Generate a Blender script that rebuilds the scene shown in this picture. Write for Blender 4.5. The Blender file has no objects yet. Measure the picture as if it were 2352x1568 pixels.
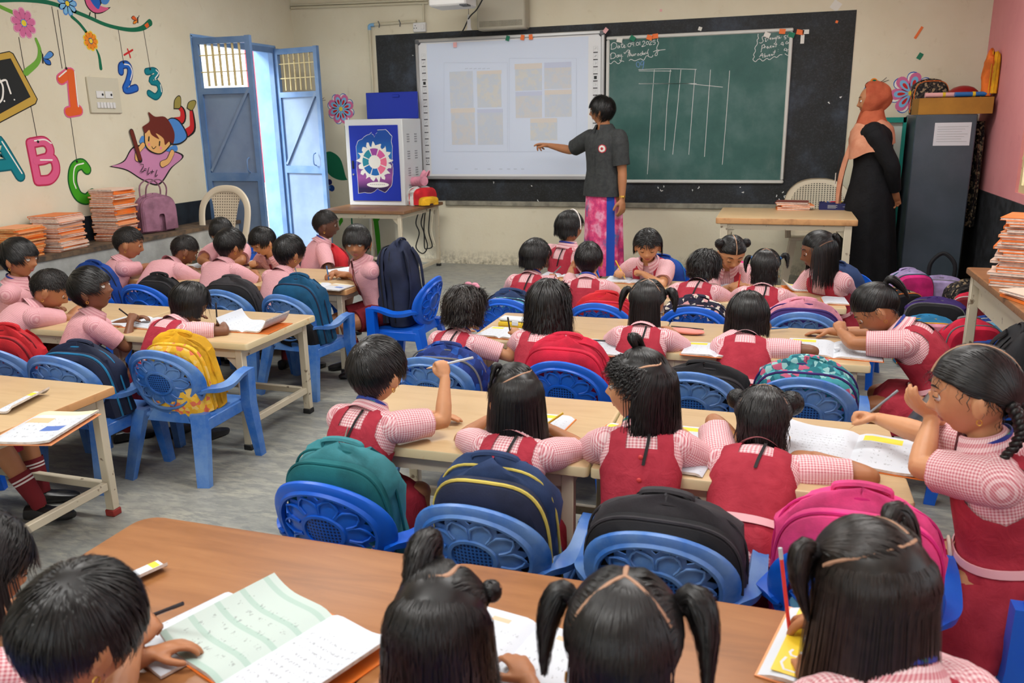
import bpy, bmesh, math, random
import numpy as np
from mathutils import Vector, Matrix, Euler
from mathutils.geometry import tessellate_polygon
SC = bpy.context.scene
COL = SC.collection
PI = math.pi
R = math.radians
# ---------------------------------------------------------------- camera (solved from the room's straight edges)
F_PX = 1888.92
CAM = np.array([2.8425, -7.7244, 1.3631])
ROT = (R(75.16686), R(0.96678), R(17.53636))
CM = np.array(Euler(ROT, 'XYZ').to_matrix())
cd = bpy.data.cameras.new('camera'); cam = bpy.data.objects.new('camera', cd); COL.objects.link(cam)
cam.location = CAM; cam.rotation_euler = ROT
cd.sensor_fit = 'HORIZONTAL'; cd.sensor_width = 36.0; cd.lens = 36.0 * F_PX / 2352.0
cd.clip_start = 0.02; cd.clip_end = 200
SC.camera = cam
cd.dof.use_dof = True; cd.dof.focus_distance = 3.6; cd.dof.aperture_fstop = 6.3

def ray(u, v):
    return CM @ np.array([(u - 1176) / F_PX, -(v - 784) / F_PX, -1.0])
def at(u, v, axis, val):
    d = ray(u, v); t = (val - CAM[axis]) / d[axis]
    return CAM + d * t
def at_x(u, v, x): return at(u, v, 0, x)
def at_y(u, v, y): return at(u, v, 1, y)
def at_z(u, v, z): return at(u, v, 2, z)
def pix(P):
    d = CM.T @ (np.asarray(P, float) - CAM)
    return (1176 + F_PX * d[0] / -d[2], 784 - F_PX * d[1] / -d[2])

# ---------------------------------------------------------------- materials
def lin(c):
    return tuple(((x / 255) / 12.92 if x / 255 <= 0.04045 else ((x / 255 + 0.055) / 1.055) ** 2.4) for x in c)
MATS = {}
def nd(nt, t, **kw):
    n = nt.nodes.new(t)
    for k, v in kw.items():
        if k in n.inputs.keys(): n.inputs[k].default_value = v
        else: setattr(n, k, v)
    return n
def pick(nt, s, fac=None, a=None, b=None, blend='MIX'):
    m = nt.nodes.new('ShaderNodeMix'); m.data_type = 'RGBA'; m.blend_type = blend
    for sock, val in ((m.inputs[0], fac), (m.inputs[6], a), (m.inputs[7], b)):
        if val is None: continue
        if hasattr(val, 'is_linked'): nt.links.new(val, sock)
        elif isinstance(val, (int, float)): sock.default_value = val
        else: sock.default_value = (*val[:3], 1)
    return m.outputs[2]
def base(name, rough=0.6, spec=0.4, metal=0.0):
    m = bpy.data.materials.new(name); m.use_nodes = True
    nt = m.node_tree; b = nt.nodes['Principled BSDF']
    b.inputs['Roughness'].default_value = rough; b.inputs['Metallic'].default_value = metal
    b.inputs['Specular IOR Level'].default_value = spec
    MATS[name] = m
    return m, nt, b
def ramp(nt, src, stops):
    r = nt.nodes.new('ShaderNodeValToRGB')
    while len(r.color_ramp.elements) < len(stops): r.color_ramp.elements.new(0.5)
    for e, (p, c) in zip(r.color_ramp.elements, stops):
        e.position = p; e.color = (*c[:3], 1) if not isinstance(c, (int, float)) else (c, c, c, 1)
    nt.links.new(src, r.inputs[0]); return r.outputs[0]
def coords(nt, kind='Object', scale=(1, 1, 1), rot=(0, 0, 0), loc=(0, 0, 0)):
    tc = nt.nodes.new('ShaderNodeTexCoord'); mp = nt.nodes.new('ShaderNodeMapping')
    mp.inputs['Scale'].default_value = scale; mp.inputs['Rotation'].default_value = rot; mp.inputs['Location'].default_value = loc
    nt.links.new(tc.outputs[kind], mp.inputs['Vector']); return mp.outputs[0]
def noise(nt, vec, scale, detail=4, rough=0.55, dist=0.0):
    n = nd(nt, 'ShaderNodeTexNoise', Scale=scale, Detail=detail, Roughness=rough, Distortion=dist)
    nt.links.new(vec, n.inputs['Vector']); return n.outputs['Fac']
def bump(nt, b, h, strength=0.2, dist=0.01):
    n = nd(nt, 'ShaderNodeBump', Strength=strength, Distance=dist)
    nt.links.new(h, n.inputs['Height']); nt.links.new(n.outputs[0], b.inputs['Normal'])
def M(name, rgb, rough=0.6, spec=0.35, var=0.0, vscale=8, rgb2=None, lo=0.4, hi=0.65, bmp=0.0, bscale=60, metal=0.0, stretch=(1, 1, 1), emit=None):
    """one-colour material, sRGB 0-255, with optional noise towards rgb2 and bump"""
    if name in MATS: return MATS[name]
    m, nt, b = base(name, rough, spec, metal)
    c = lin(rgb)
    if rgb2 is not None or var:
        vec = coords(nt, 'Object', stretch)
        n = noise(nt, vec, vscale, 5)
        c2 = lin(rgb2) if rgb2 is not None else tuple(x * (1 - var) for x in c)
        nt.links.new(ramp(nt, n, [(lo, c), (hi, c2)]), b.inputs['Base Color'])
    else:
        b.inputs['Base Color'].default_value = (*c, 1)
    if bmp:
        bump(nt, b, noise(nt, coords(nt, 'Object', stretch), bscale, 3), bmp)
    if emit:
        b.inputs['Emission Color'].default_value = (*c, 1); b.inputs['Emission Strength'].default_value = emit
    return m

# ---------------------------------------------------------------- mesh builder
def rotm(axis, a): return np.array(Matrix.Rotation(a, 3, axis))
def nrm(v):
    v = np.asarray(v, float); n = np.linalg.norm(v)
    return v / n if n > 1e-12 else v
class MB:
    def __init__(self): self.v = []; self.f = []; self.m = []; self.uv = []; self.n = 0
    def add(self, verts, faces, m=0, uv=None):
        verts = np.asarray(verts, float).reshape(-1, 3)
        self.v.append(verts)
        self.uv.append(np.zeros((len(verts), 2)) if uv is None else np.asarray(uv, float))
        self.f += [tuple(int(i) + self.n for i in f) for f in faces]
        self.m += [m] * len(faces) if isinstance(m, int) else list(m)
        self.n += len(verts); return self
    def merge(self, o, mat=None, off=(0, 0, 0)):
        for v, u in zip(o.v, o.uv):
            self.v.append((v if mat is None else v @ np.asarray(mat).T) + np.asarray(off)); self.uv.append(u)
        self.f += [tuple(i + self.n for i in f) for f in o.f]; self.m += o.m; self.n += o.n; return self
    def box(self, c, s, m=0, rot=None, bev=0.0, seg=1):
        c = np.asarray(c, float); s = np.asarray(s, float) / 2
        if bev <= 0:
            v = np.array([[x, y, z] for x in (-1, 1) for y in (-1, 1) for z in (-1, 1)], float) * s
            f = [(0, 1, 3, 2), (4, 6, 7, 5), (0, 4, 5, 1), (2, 3, 7, 6), (0, 2, 6, 4), (1, 5, 7, 3)]
        else:
            bm = bmesh.new(); bmesh.ops.create_cube(bm, size=2.0)
            for q in bm.verts: q.co = Vector((q.co.x * s[0], q.co.y * s[1], q.co.z * s[2]))
            bmesh.ops.bevel(bm, geom=bm.edges[:], offset=min(bev, min(s) * 0.95), segments=seg, profile=0.5, affect='EDGES')
            bm.verts.index_update(); v = np.array([q.co[:] for q in bm.verts]); f = [tuple(q.index for q in g.verts) for g in bm.faces]; bm.free()
        if rot is not None: v = v @ np.asarray(rot).T
        return self.add(v + c, f, m)
    def loft(self, rings, m=0, caps=(True, True), closed=True, uvs=None):
        rings = [np.asarray(r, float) for r in rings]; k = len(rings[0]); v = np.concatenate(rings)
        f = []
        kk = k if closed else k - 1
        for i in range(len(rings) - 1):
            for j in range(kk):
                a, b = i * k + j, i * k + (j + 1) % k
                f.append((a, b, b + k, a + k))
        uv = uvs if uvs is not None else np.array([[j / k, i / max(1, len(rings) - 1)] for i in range(len(rings)) for j in range(k)])
        if closed and caps[0]: f.append(tuple(range(k))[::-1])
        if closed and caps[1]: f.append(tuple(range((len(rings) - 1) * k, len(rings) * k)))
        return self.add(v, f, m, uv)
    def tube(self, pts, rad, n=8, m=0, tip=False, up=None, flat=None, caps=(True, True)):
        """swept tube through pts; rad number or per-point; flat=(w,h) multipliers; tip rounds both ends"""
        P = np.asarray(pts, float); rad = np.full(len(P), rad) if np.isscalar(rad) else np.asarray(rad, float)
        T = np.gradient(P, axis=0); T /= np.maximum(np.linalg.norm(T, axis=1, keepdims=True), 1e-9)
        if tip:
            a = [(-0.95, 0.3), (-0.7, 0.72)]
            pre = [(P[0] + T[0] * rad[0] * x, rad[0] * y) for x, y in a]
            post = [(P[-1] - T[-1] * rad[-1] * x, rad[-1] * y) for x, y in a[::-1]]
            P = np.concatenate([[q[0] for q in pre], P, [q[0] for q in post]])
            rad = np.concatenate([[q[1] for q in pre], rad, [q[1] for q in post]])
            T = np.concatenate([[T[0]] * 2, T, [T[-1]] * 2])
        u = np.asarray(up, float) if up is not None else (np.array([0, 0, 1.0]) if abs(T[0][2]) < 0.9 else np.array([1.0, 0, 0]))
        fw, fh = flat or (1, 1); rings = []
        ang = np.arange(n) * 2 * PI / n + (PI / n if n == 4 else 0)
        for i in range(len(P)):
            s = nrm(np.cross(T[i], u)); w = nrm(np.cross(s, T[i]))
            if up is None: u = w
            rings.append(P[i] + rad[i] * (np.cos(ang)[:, None] * s * fw + np.sin(ang)[:, None] * w * fh))
        return self.loft(rings, m, caps)
    def ell(self, c, r, m=0, nu=16, nv=10, rot=None, fn=None):
        v = [];
        for i in range(nv + 1):
            t = PI * i / nv
            for j in range(nu):
                p = 2 * PI * j / nu
                v.append((math.sin(t) * math.cos(p), math.sin(t) * math.sin(p), math.cos(t)))
        v = np.array(v)
        if fn is not None: v = fn(v)
        v = v * np.asarray(r)
        if rot is not None: v = v @ np.asarray(rot).T
        f = [(i * nu + j, (i + 1) * nu + j, (i + 1) * nu + (j + 1) % nu, i * nu + (j + 1) % nu) for i in range(nv) for j in range(nu)]
        uv = [(j / nu, 1 - i / nv) for i in range(nv + 1) for j in range(nu)]
        return self.add(v + np.asarray(c, float), f, m, uv)
    def prism(self, poly, thick, frame=None, m=0, m_side=None, holes=()):
        """2-D outline (x,z) extruded by thick along +y of frame: (origin, ex, ey, ez)"""
        loops = [[(float(a), float(b)) for a, b in L] for L in [poly, *holes]]
        flat = [q for L in loops for q in L]; n = len(flat)
        tri = tessellate_polygon([[Vector((a, b, 0)) for a, b in L] for L in loops])
        o, ex, ey, ez = frame if frame is not None else (np.zeros(3), np.array([1., 0, 0]), np.array([0, 1., 0]), np.array([0, 0, 1.]))
        Q = np.array(flat); A = np.asarray(o) + Q[:, :1] * np.asarray(ex) + Q[:, 1:] * np.asarray(ez)
        v = np.concatenate([A, A + np.asarray(ey) * thick])
        f = [];
        for t in tri:
            a, b, c = t
            cr = (flat[b][0] - flat[a][0]) * (flat[c][1] - flat[a][1]) - (flat[b][1] - flat[a][1]) * (flat[c][0] - flat[a][0])
            if cr < 0: a, b, c = a, c, b
            f.append((a, b, c)); f.append((a + n, c + n, b + n))
        mm = [m] * len(f); s = 0
        for L in loops:
            k = len(L)
            for i in range(k):
                a, b = s + i, s + (i + 1) % k
                f.append((a, a + n, b + n, b)); mm.append(m if m_side is None else m_side)
            s += k
        return self.add(v, f, mm, np.concatenate([Q, Q]))
    def sheet(self, G, m=0, uv=None):
        G = np.asarray(G, float); r, c = G.shape[:2]
        f = [(i * c + j, i * c + j + 1, (i + 1) * c + j + 1, (i + 1) * c + j) for i in range(r - 1) for j in range(c - 1)]
        if uv is None: uv = np.array([[j / (c - 1), i / (r - 1)] for i in range(r) for j in range(c)])
        return self.add(G.reshape(-1, 3), f, m, np.asarray(uv).reshape(-1, 2))
    def mesh(self, name, mats, smooth=True, sharp=38, fix=False):
        me = bpy.data.meshes.new(name)
        V = np.concatenate(self.v) if self.v else np.zeros((0, 3))
        me.from_pydata(V.tolist(), [], self.f)
        for x in mats if isinstance(mats, (list, tuple)) else [mats]: me.materials.append(x)
        me.polygons.foreach_set('material_index', self.m)
        U = np.concatenate(self.uv); L = np.empty(len(me.loops), np.int32); me.loops.foreach_get('vertex_index', L)
        me.uv_layers.new(name='UVMap').data.foreach_set('uv', U[L].astype(np.float32).ravel())
        if smooth:
            me.polygons.foreach_set('use_smooth', [True] * len(me.polygons))
            if sharp: me.set_sharp_from_angle(angle=R(sharp))
        if fix:
            bm = bmesh.new(); bm.from_mesh(me); bmesh.ops.recalc_face_normals(bm, faces=bm.faces[:]); bm.to_mesh(me); bm.free()
        me.update(); return me

def link(name, me, parent=None, loc=(0, 0, 0), rot=(0, 0, 0)):
    o = bpy.data.objects.new(name, me); COL.objects.link(o); o.location = loc; o.rotation_euler = rot
    if parent is not None: o.parent = parent
    return o
def obj(name, mb, mats, parent=None, loc=(0, 0, 0), rot=(0, 0, 0), smooth=True, sharp=38, fix=False):
    return link(name, mb.mesh(name, mats, smooth, sharp, fix), parent, loc, rot)
def tag(o, label, cat, group=None):
    o['label'] = label; o['category'] = cat
    if group: o['group'] = group
    return o
def thing(name, label, cat, loc=(0, 0, 0), rotz=0.0, group=None):
    o = bpy.data.objects.new(name, None); COL.objects.link(o); o.empty_display_size = 0.1
    o.location = loc; o.rotation_euler = (0, 0, rotz)
    return tag(o, label, cat, group)
def struct(o): o['kind'] = 'structure'; return o
def kids_of(o): return [c for c in o.children]
def dup(root, label, loc, rotz, group=None):
    r = root.copy(); COL.objects.link(r); r.location = loc; r.rotation_euler = (0, 0, rotz); r['label'] = label
    if group: r['group'] = group
    for ch in list(root.children):
        c = ch.copy(); COL.objects.link(c); c.parent = r
        for g in list(ch.children):
            d = g.copy(); COL.objects.link(d); d.parent = c
    return r
def smoothpath(P, n=24):
    """Catmull-Rom through P"""
    P = np.asarray(P, float); Q = np.concatenate([[2 * P[0] - P[1]], P, [2 * P[-1] - P[-2]]]); out = []
    segs = len(P) - 1
    for k in range(n):
        t = k / (n - 1) * segs; i = min(int(t), segs - 1); t -= i
        a, b, c, d = Q[i], Q[i + 1], Q[i + 2], Q[i + 3]
        out.append(0.5 * ((2 * b) + (c - a) * t + (2 * a - 5 * b + 4 * c - d) * t * t + (3 * b - a - 3 * c + d) * t ** 3))
    return np.array(out)
# ================================================================ SETTING
XL, XR, YB, ZC = -1.893, 4.372, -9.2, 2.95
WT = 0.23
D0, D1, DH = -1.585, -0.36, 2.12          # door opening in the left wall

def wall_mat(name, rgb, rgb2, dirt):
    m, nt, b = base(name, 0.75, 0.25)
    vec = coords(nt, 'Object')
    c = ramp(nt, noise(nt, vec, 1.6, 6, 0.6), [(0.35, lin(rgb)), (0.7, lin(rgb2))])
    blot = ramp(nt, noise(nt, vec, 9, 6, 0.7, 0.4), [(0.60, 0.0), (0.74, 1.0)])
    mul = nt.nodes.new('ShaderNodeMath'); mul.operation = 'MULTIPLY'; mul.inputs[1].default_value = 0.35; nt.links.new(blot, mul.inputs[0])
    c = pick(nt, None, mul.outputs[0], c, lin(dirt))
    # scuffed band just above the floor
    sep = nt.nodes.new('ShaderNodeSeparateXYZ'); nt.links.new(vec, sep.inputs[0])
    mr = nd(nt, 'ShaderNodeMapRange'); mr.inputs['From Min'].default_value = 0.16; mr.inputs['From Max'].default_value = 0.0
    nt.links.new(sep.outputs['Z'], mr.inputs['Value'])
    m2 = nt.nodes.new('ShaderNodeMath'); m2.operation = 'MULTIPLY'
    nt.links.new(mr.outputs[0], m2.inputs[0]); nt.links.new(ramp(nt, noise(nt, vec, 22, 6, 0.75), [(0.42, 0.0), (0.62, 0.9)]), m2.inputs[1])
    c = pick(nt, None, m2.outputs[0], c, (0.20, 0.18, 0.13))
    nt.links.new(c, b.inputs['Base Color'])
    bump(nt, b, noise(nt, vec, 45, 4), 0.12, 0.01)
    return m
cream = wall_mat('cream_plaster', (224, 217, 194), (217, 208, 182), (186, 172, 140))
pink = wall_mat('pink_plaster', (226, 150, 152), (216, 138, 142), (190, 120, 120))
M('white_ceiling', (235, 232, 222), 0.8)
def floor_mat():
    m, nt, b = base('worn_cement', 0.42, 0.45)
    vec = coords(nt, 'Object', (1.6, 5.0, 1), (0, 0, R(34)))
    vec2 = coords(nt, 'Object')
    n1 = noise(nt, vec, 2.2, 9, 0.66, 0.6)
    c = ramp(nt, n1, [(0.30, lin((104, 108, 106))), (0.46, lin((144, 145, 138))), (0.60, lin((168, 166, 150))), (0.74, lin((190, 187, 168)))])
    n2 = ramp(nt, noise(nt, vec, 7, 8, 0.7, 0.3), [(0.42, 0.0), (0.56, 1.0)])
    c = pick(nt, None, n2, lin((98, 103, 104)), c)
    c = pick(nt, None, 0.5, c, ramp(nt, noise(nt, vec2, 1.1, 5), [(0.35, lin((138, 141, 138))), (0.65, lin((168, 165, 152)))]))
    nt.links.new(c, b.inputs['Base Color'])
    nt.links.new(ramp(nt, n1, [(0.3, 0.38), (0.7, 0.62)]), b.inputs['Roughness'])
    bump(nt, b, n1, 0.06, 0.01)
    return m
cement = floor_mat()
struct(obj('floor', MB().box((1.24, -4.6, -0.05), (6.9, 9.6, 0.1)), cement, smooth=False))
struct(obj('ceiling', MB().box((1.24, -4.6, ZC + 0.05), (6.9, 9.6, 0.1)), MATS['white_ceiling'], smooth=False))
wall_front = struct(obj('wall_front', MB().box((1.24, 0.1, ZC / 2), (6.9, 0.2, ZC)), cream, smooth=False))
def wall_with_holes(name, axis, pos, thick, lo, hi, holes, mat):
    """wall slab from lo..hi along its length with rectangular holes (a0,a1,z0,z1), sorted"""
    mb = MB(); cur = lo
    def add(a0, a1, z0, z1):
        if a1 - a0 < 1e-4 or z1 - z0 < 1e-4: return
        if axis == 'x': mb.box(((a0 + a1) / 2, pos, (z0 + z1) / 2), (a1 - a0, thick, z1 - z0))
        else: mb.box((pos, (a0 + a1) / 2, (z0 + z1) / 2), (thick, a1 - a0, z1 - z0))
    for a0, a1, z0, z1 in holes:
        add(cur, a0, 0, ZC); add(a0, a1, 0, z0); add(a0, a1, z1, ZC); cur = a1
    add(cur, hi, 0, ZC)
    return struct(obj(name, mb, mat, smooth=False))
wall_left = wall_with_holes('wall_left', 'y', XL - WT / 2, WT, YB, 0, [(D0, D1, 0, DH)], cream)
WINR = [(-7.6, -5.9, 0.95, 2.2), (-5.0, -3.3, 0.95, 2.2), (-2.95, -1.36, 0.86, 2.2)]
wall_right = wall_with_holes('wall_right', 'y', XR + 0.1, 0.2, YB, 0, WINR, pink)
wall_back = wall_with_holes('wall_back', 'x', YB - 0.1, 0.2, XL - 0.2, XR + 0.2, [(-1.2, 0.6, 0.95, 2.2), (1.6, 3.4, 0.95, 2.2)], cream)
# grilles in the windows
M('cream_steel', (214, 196, 146), 0.5, 0.4, rgb2=(150, 120, 70), vscale=30, lo=0.62, hi=0.72)
for i, (a0, a1, z0, z1) in enumerate(WINR):
    mb = MB()
    for y in (a0 + 0.025, a1 - 0.025, (a0 + a1) / 2): mb.box((XR + 0.05, y, (z0 + z1) / 2), (0.06, 0.05, z1 - z0))
    for z in (z0 + 0.025, z1 - 0.025): mb.box((XR + 0.05, (a0 + a1) / 2, z), (0.062, a1 - a0, 0.05))
    n = int((a1 - a0) / 0.1)
    for k in range(1, n): mb.box((XR + 0.03, a0 + (a1 - a0) * k / n, (z0 + z1) / 2), (0.012, 0.03, z1 - z0))
    for z in np.linspace(z0, z1, 7)[1:-1]: mb.box((XR + 0.022, (a0 + a1) / 2, z), (0.012, a1 - a0, 0.02))
    w = struct(obj('window_%d' % (i + 1), mb, MATS['cream_steel'], smooth=False))
for i, (a0, a1) in enumerate([(-1.2, 0.6), (1.6, 3.4)]):
    mb = MB()
    for x in np.linspace(a0 + 0.02, a1 - 0.02, 13): mb.box((x, YB - 0.05, 1.575), (0.03, 0.03, 1.25))
    for z in (0.97, 1.4, 1.8, 2.18): mb.box(((a0 + a1) / 2, YB - 0.05, z), (a1 - a0, 0.03, 0.03))
    struct(obj('window_%d' % (i + 4), mb, MATS['cream_steel'], smooth=False))
# right wall: black dado below the window, pale pillar strip
M('black_paint', (30, 30, 32), 0.6, 0.35, rgb2=(52, 54, 58), vscale=12, bmp=0.15)
struct(obj('trim_1', MB().box((XR - 0.004, -2.6, 0.40), (0.012, 5.2, 0.80)), MATS['black_paint'], smooth=False))
# left wall: dark band above the bench
M('navy_paint', (34, 42, 50), 0.6, 0.35, rgb2=(24, 28, 34), vscale=10)
struct(obj('trim_2', MB().box((XL + 0.004, -5.4, 0.68), (0.012, 7.62, 0.18)), MATS['navy_paint'], smooth=False))

# ---------------------------------------------------------------- left wall bench (masonry ledge, plastered grey)
M('grey_plaster', (176, 178, 176), 0.75, rgb2=(150, 152, 148), vscale=6, bmp=0.1)
M('bench_top_edge', (112, 92, 72), 0.7, rgb2=(70, 62, 56), vscale=18)
M('slate_top', (150, 150, 146), 0.6, rgb2=(120, 118, 112), vscale=9)
BX, BZ = -1.591, 0.593
mb = MB().box(((XL + BX) / 2, -5.4, BZ - 0.14), (BX - XL - 0.02, 7.6, 0.22), 0)
mb.box(((XL + BX) / 2, -5.4, BZ - 0.015), (BX - XL, 7.64, 0.03), 1)
for y in (-8.6, -6.4, -4.2, -1.75): mb.box(((XL + BX) / 2, y, (BZ - 0.25) / 2), (BX - XL - 0.04, 0.16, BZ - 0.25), 0)
struct(obj('trim_3', mb, [MATS['grey_plaster'], MATS['bench_top_edge']], smooth=False))

# ---------------------------------------------------------------- double steel door
M('blue_door', (128, 150, 180), 0.42, 0.5, rgb2=(112, 134, 166), vscale=3)
M('blue_frame', (88, 124, 172), 0.45, 0.5, rgb2=(110, 140, 180), vscale=5)
M('jamb_blue', (140, 176, 216), 0.5, rgb2=(120, 160, 210), vscale=4)
mb = MB()
for y in (D0, D1): mb.box((XL - WT / 2, y + (0.004 if y == D1 else -0.004), DH / 2), (WT + 0.012, 0.02, DH), 1)
mb.box((XL - WT / 2, (D0 + D1) / 2, DH + 0.002), (WT + 0.012, D1 - D0 + 0.02, 0.02), 1)
for y in (D0 + 0.025, D1 - 0.025): mb.box((XL - 0.02, y, DH / 2), (0.05, 0.05, DH), 0)
mb.box((XL - 0.02, (D0 + D1) / 2, DH - 0.03), (0.05, D1 - D0 - 0.1, 0.06), 0)
struct(obj('trim_4', mb, [MATS['blue_frame'], MATS['jamb_blue']], smooth=False))
def door_leaf(idx, hinge_y, ang, w, diag, cream_bars):
    """leaf in local coords: x from hinge 0..w, y thickness, z up"""
    h = DH - 0.03; zg = 1.72 - 0.03
    mb = MB()
    t = 0.035
    for x in (0.02, w - 0.02): mb.box((x, 0, h / 2 + 0.02), (0.045, t, h - 0.02))
    for z in (0.05, zg - 0.02, h - 0.02): mb.box((w / 2, 0, z), (w - 0.085, t, 0.05))
    mb.box((w / 2, 0.0, 0.96), (w - 0.085, t, 0.07))
    L = math.hypot(w - 0.1, zg - 1.02); a = math.atan2(zg - 1.02, (w - 0.1)) * (1 if diag > 0 else -1)
    o = struct(obj('door_%d' % idx, mb, MATS['blue_frame'], smooth=False, loc=(XL + 0.012, hinge_y, 0), rot=(0, 0, ang)))
    obj('panel', MB().box((w / 2, 0.004, (zg + 0.05) / 2), (w - 0.08, 0.006, zg - 0.07)).box((w / 2, -0.012, (zg + 1.0) / 2), (L, 0.012, 0.022), 0, rot=rotm('Y', -a)), MATS['blue_door'], o, smooth=False)
    g = MB()
    for k in range(1, 7): g.box((0.045 + (w - 0.09) * k / 7, 0.0, (zg + h) / 2), (0.016 if not cream_bars else 0.010, 0.012, h - zg - 0.04))
    for k in (1, 2): g.box((w / 2, 0.0, zg + (h - zg) * k / 3), (w - 0.08, 0.008, 0.008))
    obj('grille', g, MATS['cream_steel'], o, smooth=False)
    hb = MB().tube(smoothpath([(w - 0.1, -0.02, 1.0), (w - 0.1, -0.055, 1.02), (w - 0.1, -0.055, 1.1), (w - 0.1, -0.02, 1.12)], 10), 0.006)
    obj('handle', hb, MATS['blue_frame'], o)
    hg = MB()
    for z in (0.3, 1.05, 1.85): hg.tube([(0, 0.02, z - 0.05), (0, 0.02, z + 0.05)], 0.012)
    obj('hinge', hg, MATS['blue_frame'], o)
    return o
door_leaf(1, D0 + 0.012, R(2), 0.535, 1, False)
door_leaf(2, D1 - 0.012, R(-14), 0.56, 1, True)

# ---------------------------------------------------------------- outside the door
M('outside_white', (238, 236, 228), 0.8); M('outside_cream', (236, 224, 190), 0.8); M('pillar_red', (226, 70, 78), 0.7); M('rail_blue', (44, 84, 158), 0.5); M('rail_red', (206, 52, 58), 0.5)
M('outside_paving', (214, 210, 200), 0.8); M('shade_grey', (150, 146, 136), 0.7)
struct(obj('ground', MB().box((-9.2, -1, -0.1), (14.1, 30, 0.16)), MATS['outside_paving'], smooth=False))
p0 = at_x(584, 150, -3.2); p1 = at_x(602, 150, -3.2)
pil = thing('veranda_pillar', 'red and white painted veranda pillar seen through the open doorway', 'pillar', (-3.26, (p0[1] + p1[1]) / 2, -0.02))
wd = abs(p1[1] - p0[1])
obj('shaft', MB().box((0, 0, 1.98), (0.12, wd, 2.5)), MATS['pillar_red'], pil, smooth=False)
obj('plinth', MB().box((0, 0, 0.36), (0.16, wd + 0.05, 0.74)), MATS['outside_white'], pil, smooth=False)
rl = thing('gate', 'blue steel gate with red crossed braces outside the doorway', 'gate', (-2.75, -0.6, -0.02))
mb = MB(); rb = MB()
for y in (-0.75, -0.5, -0.25, 0.0, 0.25): mb.tube([(0, y, 0), (0, y, 1.02)], 0.018)
for y in (-0.75, -0.5, -0.25, 0.0): rb.tube([(0.02, y, 0.98), (0.02, y + 0.25, 0.52)], 0.014); rb.tube([(0.02, y, 0.5), (0.02, y + 0.25, 0.06)], 0.014)
obj('posts', mb, MATS['rail_blue'], rl); obj('brace', rb, MATS['rail_red'], rl)
bl = thing('building', 'cream two storey building with white balcony balusters seen through the door grille', 'building', (-9.6, 1.5, -0.02))
obj('wall', MB().box((-0.3, 0, 3), (0.3, 16, 6)), MATS['outside_cream'], bl, smooth=False)
a = at_x(470, 165, -9.2); b_ = at_x(545, 140, -9.2)
mb = MB()
for k in range(60): mb.box((0.25, -7.5 + 0.25 * k, a[2] + 0.02), (0.06, 0.10, 0.42))
obj('balusters', mb, MATS['outside_white'], bl, smooth=False)
obj('balcony_rail', MB().box((0.25, 0, a[2] + 0.27), (0.14, 16, 0.10)).box((0.25, 0, a[2] - 0.28), (0.30, 16, 0.2)), MATS['outside_white'], bl, smooth=False)
mb = MB()
for y in (-4.2, -1.6, 1.0, 3.4): mb.box((-0.1, y, a[2] + 0.72), (0.12, 0.5, 0.95))
obj('window', mb, MATS['shade_grey'], bl, smooth=False)
obj('roof', MB().box((0.3, 0, a[2] + 1.75), (1.1, 16, 0.22)), MATS['outside_white'], bl, smooth=False)

# ---------------------------------------------------------------- light: daylight through door and windows, unseen ceiling tubes added as fill
W = bpy.data.worlds.new('sky'); SC.world = W; W.use_nodes = True
bg = W.node_tree.nodes['Background']; bg.inputs[0].default_value = (0.80, 0.90, 1.0, 1); bg.inputs[1].default_value = 3.4
def area(name, loc, rot, size, power, col=(1, 1, 1), sizey=None):
    l = bpy.data.lights.new(name, 'AREA'); l.energy = power; l.color = col; l.size = size
    if sizey: l.shape = 'RECTANGLE'; l.size_y = sizey
    o = bpy.data.objects.new(name, l); COL.objects.link(o); o.location = loc; o.rotation_euler = rot; return o
M('tube_glow', (255, 250, 240), 0.5, emit=3.0); M('white_metal', (230, 230, 226), 0.4)
for i, (x, y) in enumerate([(0.2, -2.2), (2.8, -2.2), (0.2, -5.0), (2.8, -5.0), (1.4, -7.6)]):  # tube fittings and area lamps added out of view for even room light
    t = thing('added_ceiling_light', 'long white tube light added on the ceiling as fill, out of the picture', 'light', (x, y, ZC - 0.06), 0, 'added ceiling tube lights')
    obj('fitting', MB().box((0, 0, 0.035), (1.25, 0.07, 0.05), bev=0.008), MATS['white_metal'], t)
    obj('tube', MB().tube([(-0.58, 0, -0.01), (0.58, 0, -0.01)], 0.014, 10), MATS['tube_glow'], t)
    area('added_ceiling_fill', (x, y, ZC - 0.12), (0, 0, 0), 1.3, 40, (1, 0.985, 0.955), 0.35)
area('bounce_flash', (2.6, -7.4, ZC - 0.05), (R(-12), 0, 0), 2.6, 36, (1, 0.99, 0.97), 2.2)
sun = bpy.data.lights.new('sun', 'SUN'); sun.energy = 7.0; sun.angle = R(20); so = bpy.data.objects.new('sun', sun); COL.objects.link(so); so.rotation_euler = Vector((0.62, 0.50, -0.60)).to_track_quat('-Z', 'Y').to_euler(); so.location = (-6, -6, 6)
SC.view_settings.view_transform = 'Standard'; SC.view_settings.look = 'None'; SC.view_settings.gamma = 1.0; SC.view_settings.use_curve_mapping = False
SC.view_settings.exposure = 0.0
cy = SC.cycles
cy.max_bounces = 6; cy.diffuse_bounces = 3; cy.glossy_bounces = 2; cy.transmission_bounces = 2; cy.use_adaptive_sampling = True; cy.adaptive_threshold = 0.05; cy.use_denoising = True
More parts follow.
